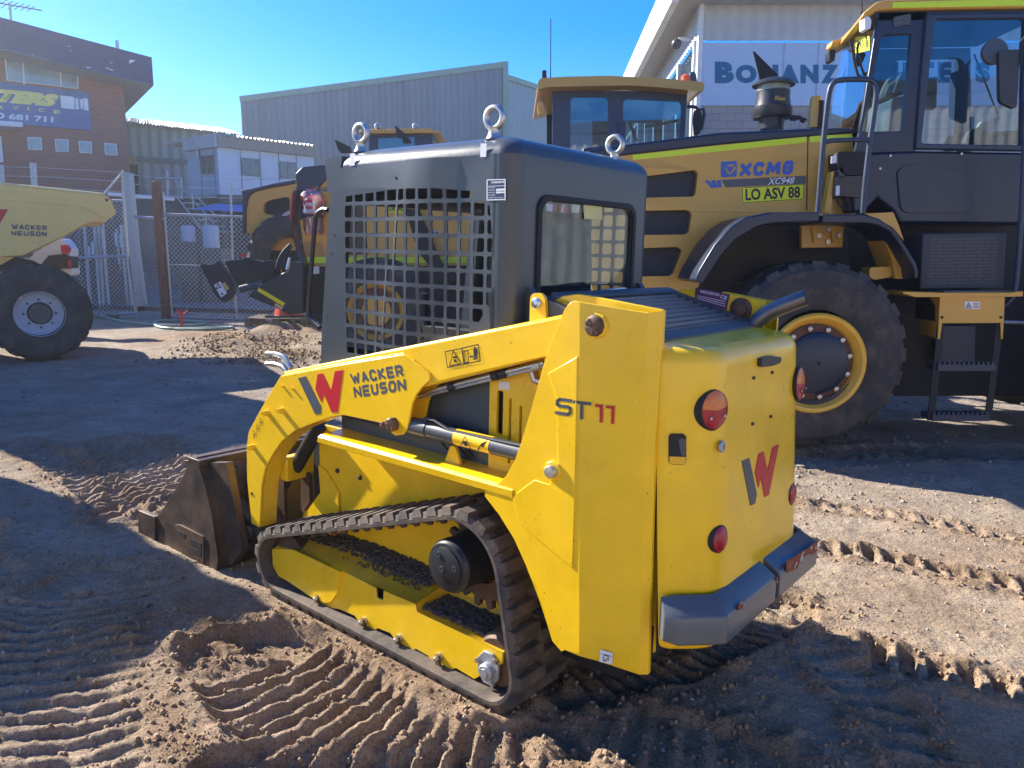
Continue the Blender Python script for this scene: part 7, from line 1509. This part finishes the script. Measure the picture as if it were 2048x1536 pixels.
# white ute parked behind the dumper
UT = thing('utility_vehicle', 'silver-white utility vehicle with red tail light behind the dumper wheel', 'car', wy(13.4).P(100, 590)); xu = mk(UT); ku = wy(13.4)
up_ = mat('silver_car_paint', (.48, .51, .56), .3, coat=.5)
ub = xu(B().prism(ku, rpoly(px(ku, [(-500, 1180), (340, 1320), (590, 1125), (690, 1060), (780, 1000), (850, 1010), (900, 1060), (960, 1150), (960, 1240), (985, 1500), (900, 1520), (600, 1370), (340, 1335), (-500, 1500)], ZD), .03), 0, -.25), 'body', up_, bevel=.04, seg=3)
xu(B().prism(ku, rpoly(px(ku, [(845, 1095), (940, 1090), (970, 1160), (940, 1210), (860, 1215)], ZD), .02), .04, -.02), 'tail_light', M['redlens'], ub); xu(B().prism(ku, px(ku, [(690, 1235), (900, 1215), (985, 1260), (985, 1410), (800, 1420), (590, 1350)], ZD), .05, -.2), 'bumper', M['matt']); xu(B().prism(ku, px(ku, [(962, 1300), (985, 1300), (988, 1395), (965, 1395)], ZD), .08, .04), 'reflector', M['redlens'])
tyre(ku.pt(*px(ku, [(300, 1560)], ZD)[0], .03), (0, 1, 0), .36, .22, .24, 20, M['tyre'], UT)
# ---- building with the big sign on the right
BNZ = thing('warehouse', 'pale corrugated warehouse with big light blue sign panel above grey block base, upper right', 'building', (8, 18, 0)); xz = mk(BNZ)
YB = 14.0; z1 = wy(YB)
xc0 = z1.px(1393, 100)[0]; sgl = z1.px(1402, 100)[0]; zs0, zs1 = z1.px(1500, 213)[1], z1.px(1500, 88)[1]; zc1 = z1.px(1500, 12)[1]; XR = 13
wp_ = mat('warehouse_cream', (.46, .46, .44), .55, var=.05); cbk = brick('grey_block', (.30, .29, .275), (.35, .335, .31), (.22, .215, .21), 1.8, rh=.23)
xz(corrug(z1.at(.03), xc0 + .02, XR, zs1 + .04, zc1, .23, .035), 'upper_cladding', wp_, recalc=False)
xz(B().prism(z1, [(xc0, -.5), (XR, -.5), (XR, zs0), (xc0, zs0)], .06, -.2), 'block_base', cbk)
sgm = mat('sign_panel', (.42, .52, .66), .4, var=.03); spn = xz(B().prism(z1, [(sgl, zs0), (XR, zs0), (XR, zs1), (sgl, zs1)], .09, 0), 'sign_panel', sgm)
for x in (1562, 1630, 1700): p = z1.px(x, 150)[0]; xz(B().prism(z1, [(p - .012, zs0), (p + .012, zs0), (p + .012, zs1), (p - .012, zs1)], .093, .09), 'panel_joint', mat('joint_grey', (.30, .36, .44), .5), spn)
xz(B().prism(z1, [(xc0, zs0 - .5), (sgl, zs0 - .5), (sgl, zc1), (xc0, zc1)], .12, 0), 'corner_post', mat('corner_white', (.66, .67, .66), .5))
xz(B().prism(z1, [(xc0 - .5, zc1), (XR, zc1), (XR, zc1 + .7), (xc0 - .5, zc1 + .7)], .5, -.1), 'gutter', mat('gutter_grey', (.40, .43, .46), .5))
lt = mat('sign_letter_blue', (.012, .12, .24), .45)
text('B', z1, [(1427, 126), (1465, 126), (1465, 169), (1427, 169)], lt, spn, .095, .07); 
for ch_, x0, x1 in (('O', 1468, 1510), ('N', 1514, 1553), ('A', 1556, 1594), ('N', 1597, 1633), ('Z', 1638, 1672), ('A', 1674, 1712)): text(ch_, z1, [(x0, 132), (x1, 132), (x1, 169), (x0, 169)], lt, spn, .095, .07)
for ch_, x0, x1 in (('F', 1742, 1772), ('I', 1782, 1792), ('L', 1800, 1826), ('T', 1832, 1862), ('E', 1870, 1897), ('R', 1905, 1938), ('S', 1944, 1974)): text(ch_, z1, [(x0, 127), (x1, 127), (x1, 168), (x0, 168)], mat('sign_letter_white', (.68, .72, .78), .5) if False else lt, spn, .095, .07)
# receding side wall with clerestory windows and the eave
lw = Plane((xc0, YB, 0), (.04, 1, 0), (0, 0, 1), (-1, .04, 0))
ez = wy(YB - .5).px(1372, -2)[1]
wz0 = lw.px(1385, 92)[1]; 
xz(corrug(lw, .02, 12, wz0, zc1 + .3, .2, .03), 'side_cladding', wp_, recalc=False)
xz(B().prism(lw, [(.1, -1), (12, -1), (12, wz0 - 1.6), (.1, wz0 - 1.6)], 0, -.2), 'side_base', cbk)
xz(B().prism(lw, [(.1, wz0 - 1.6), (12, wz0 - 1.6), (12, wz0), (.1, wz0)], -.05, -.1), 'clerestory_glass', mat('sky_glass', (.05, .09, .14), .03, spec=1, metal=.6))
for k in range(7): xz(B().prism(lw, [(.1 + 1.6 * k, wz0 - 1.6), (.25 + 1.6 * k, wz0 - 1.6), (.25 + 1.6 * k, wz0), (.1 + 1.6 * k, wz0)], .03, -.05), 'window_post', mat('post_white', (.6, .6, .58), .5))
xz(B().prism(lw, [(-.6, zc1 - .02), (12, zc1 - .02), (12, zc1 + .08), (-.6, zc1 + .08)], .42, 0), 'eave_soffit', mat('soffit_cream', (.42, .40, .36), .6)); xz(B().prism(lw, [(-.6, zc1 - .1), (12, zc1 - .1), (12, zc1 + .5), (-.6, zc1 + .5)], .54, .42), 'eave_gutter', mat('gutter_white', (.70, .70, .68), .5))
SCM = thing('security_camera', 'white dome security camera under the eave of the warehouse', 'camera', lw.P(1372, 85)); xsc = mk(SCM); p = lw.P(1374, 82)
xsc(B().tube([lw.pt(*lw.px(1385, 78), .0), lw.pt(*lw.px(1385, 78), .25)], .03, 8), 'bracket', M['white']); xsc(B().ball(lw.pt(*lw.px(1385, 78), .28) + Vector((0, 0, -.08)), .09, seg=14), 'dome', M['cabd'])
# unseen shed added behind the camera to bounce sunlight into the shaded sides
BK = thing('bounce_shed', 'pale corrugated shed added unseen behind the camera to bounce sunlight into the shade', 'building', (2, -14, 0)); xbk = mk(BK)
kw = Plane((-22, -9, 0), (1, -.10, 0), (0, 0, 1), (.10, 1, 0))
xbk(corrug(kw, 0, 50, -.5, lin((0, 5.2), (50, 7.4)), .4, .05), 'wall', mat('shed_cream', (.66, .63, .57), .6), recalc=False)
xbk(B().prism(kw, [(0, 5.2), (50, 7.4), (50, 7.8), (0, 5.6)], .3, -8), 'roof', mat('shed_roof', (.12, .13, .14), .6))
RS = thing('side_shed', 'long pale shed outside the frame to the right, seen only as a reflection', 'building', (17, 4, 0)); xrs = mk(RS)
kr = Plane((17, 13, 0), (.12, -1, 0), (0, 0, 1), (-1, -.12, 0))
xrs(corrug(kr, 0, 26, -.5, lin((0, 3.0), (26, 6.5)), .4, .05), 'wall', mat('side_shed_grey', (.36, .38, .39), .6), recalc=False)
xrs(B().prism(kr, [(0, 3.0), (26, 6.5), (26, 6.9), (0, 3.4)], .4, -8), 'roof', mat('side_shed_roof', (.10, .11, .12), .6))
# ================================================================== thin haze volume added in place of the lens flare's veil
hzm = bpy.data.materials.new('haze'); hzm.use_nodes = True; _n = hzm.node_tree; _n.nodes.clear(); _o = _n.nodes.new('ShaderNodeOutputMaterial'); _v = _n.nodes.new('ShaderNodeVolumePrincipled')
_v.inputs['Color'].default_value = (.88, .93, 1, 1); _v.inputs['Density'].default_value = .0021; _v.inputs['Anisotropy'].default_value = .68; _n.links.new(_v.outputs[0], _o.inputs['Volume'])
HZ = B(); HZ.wbox(-82, -32, -4, 82, 100, 16); ho_ = HZ.obj('haze', hzm); struct(ho_, 'stuff')
flush_texts()
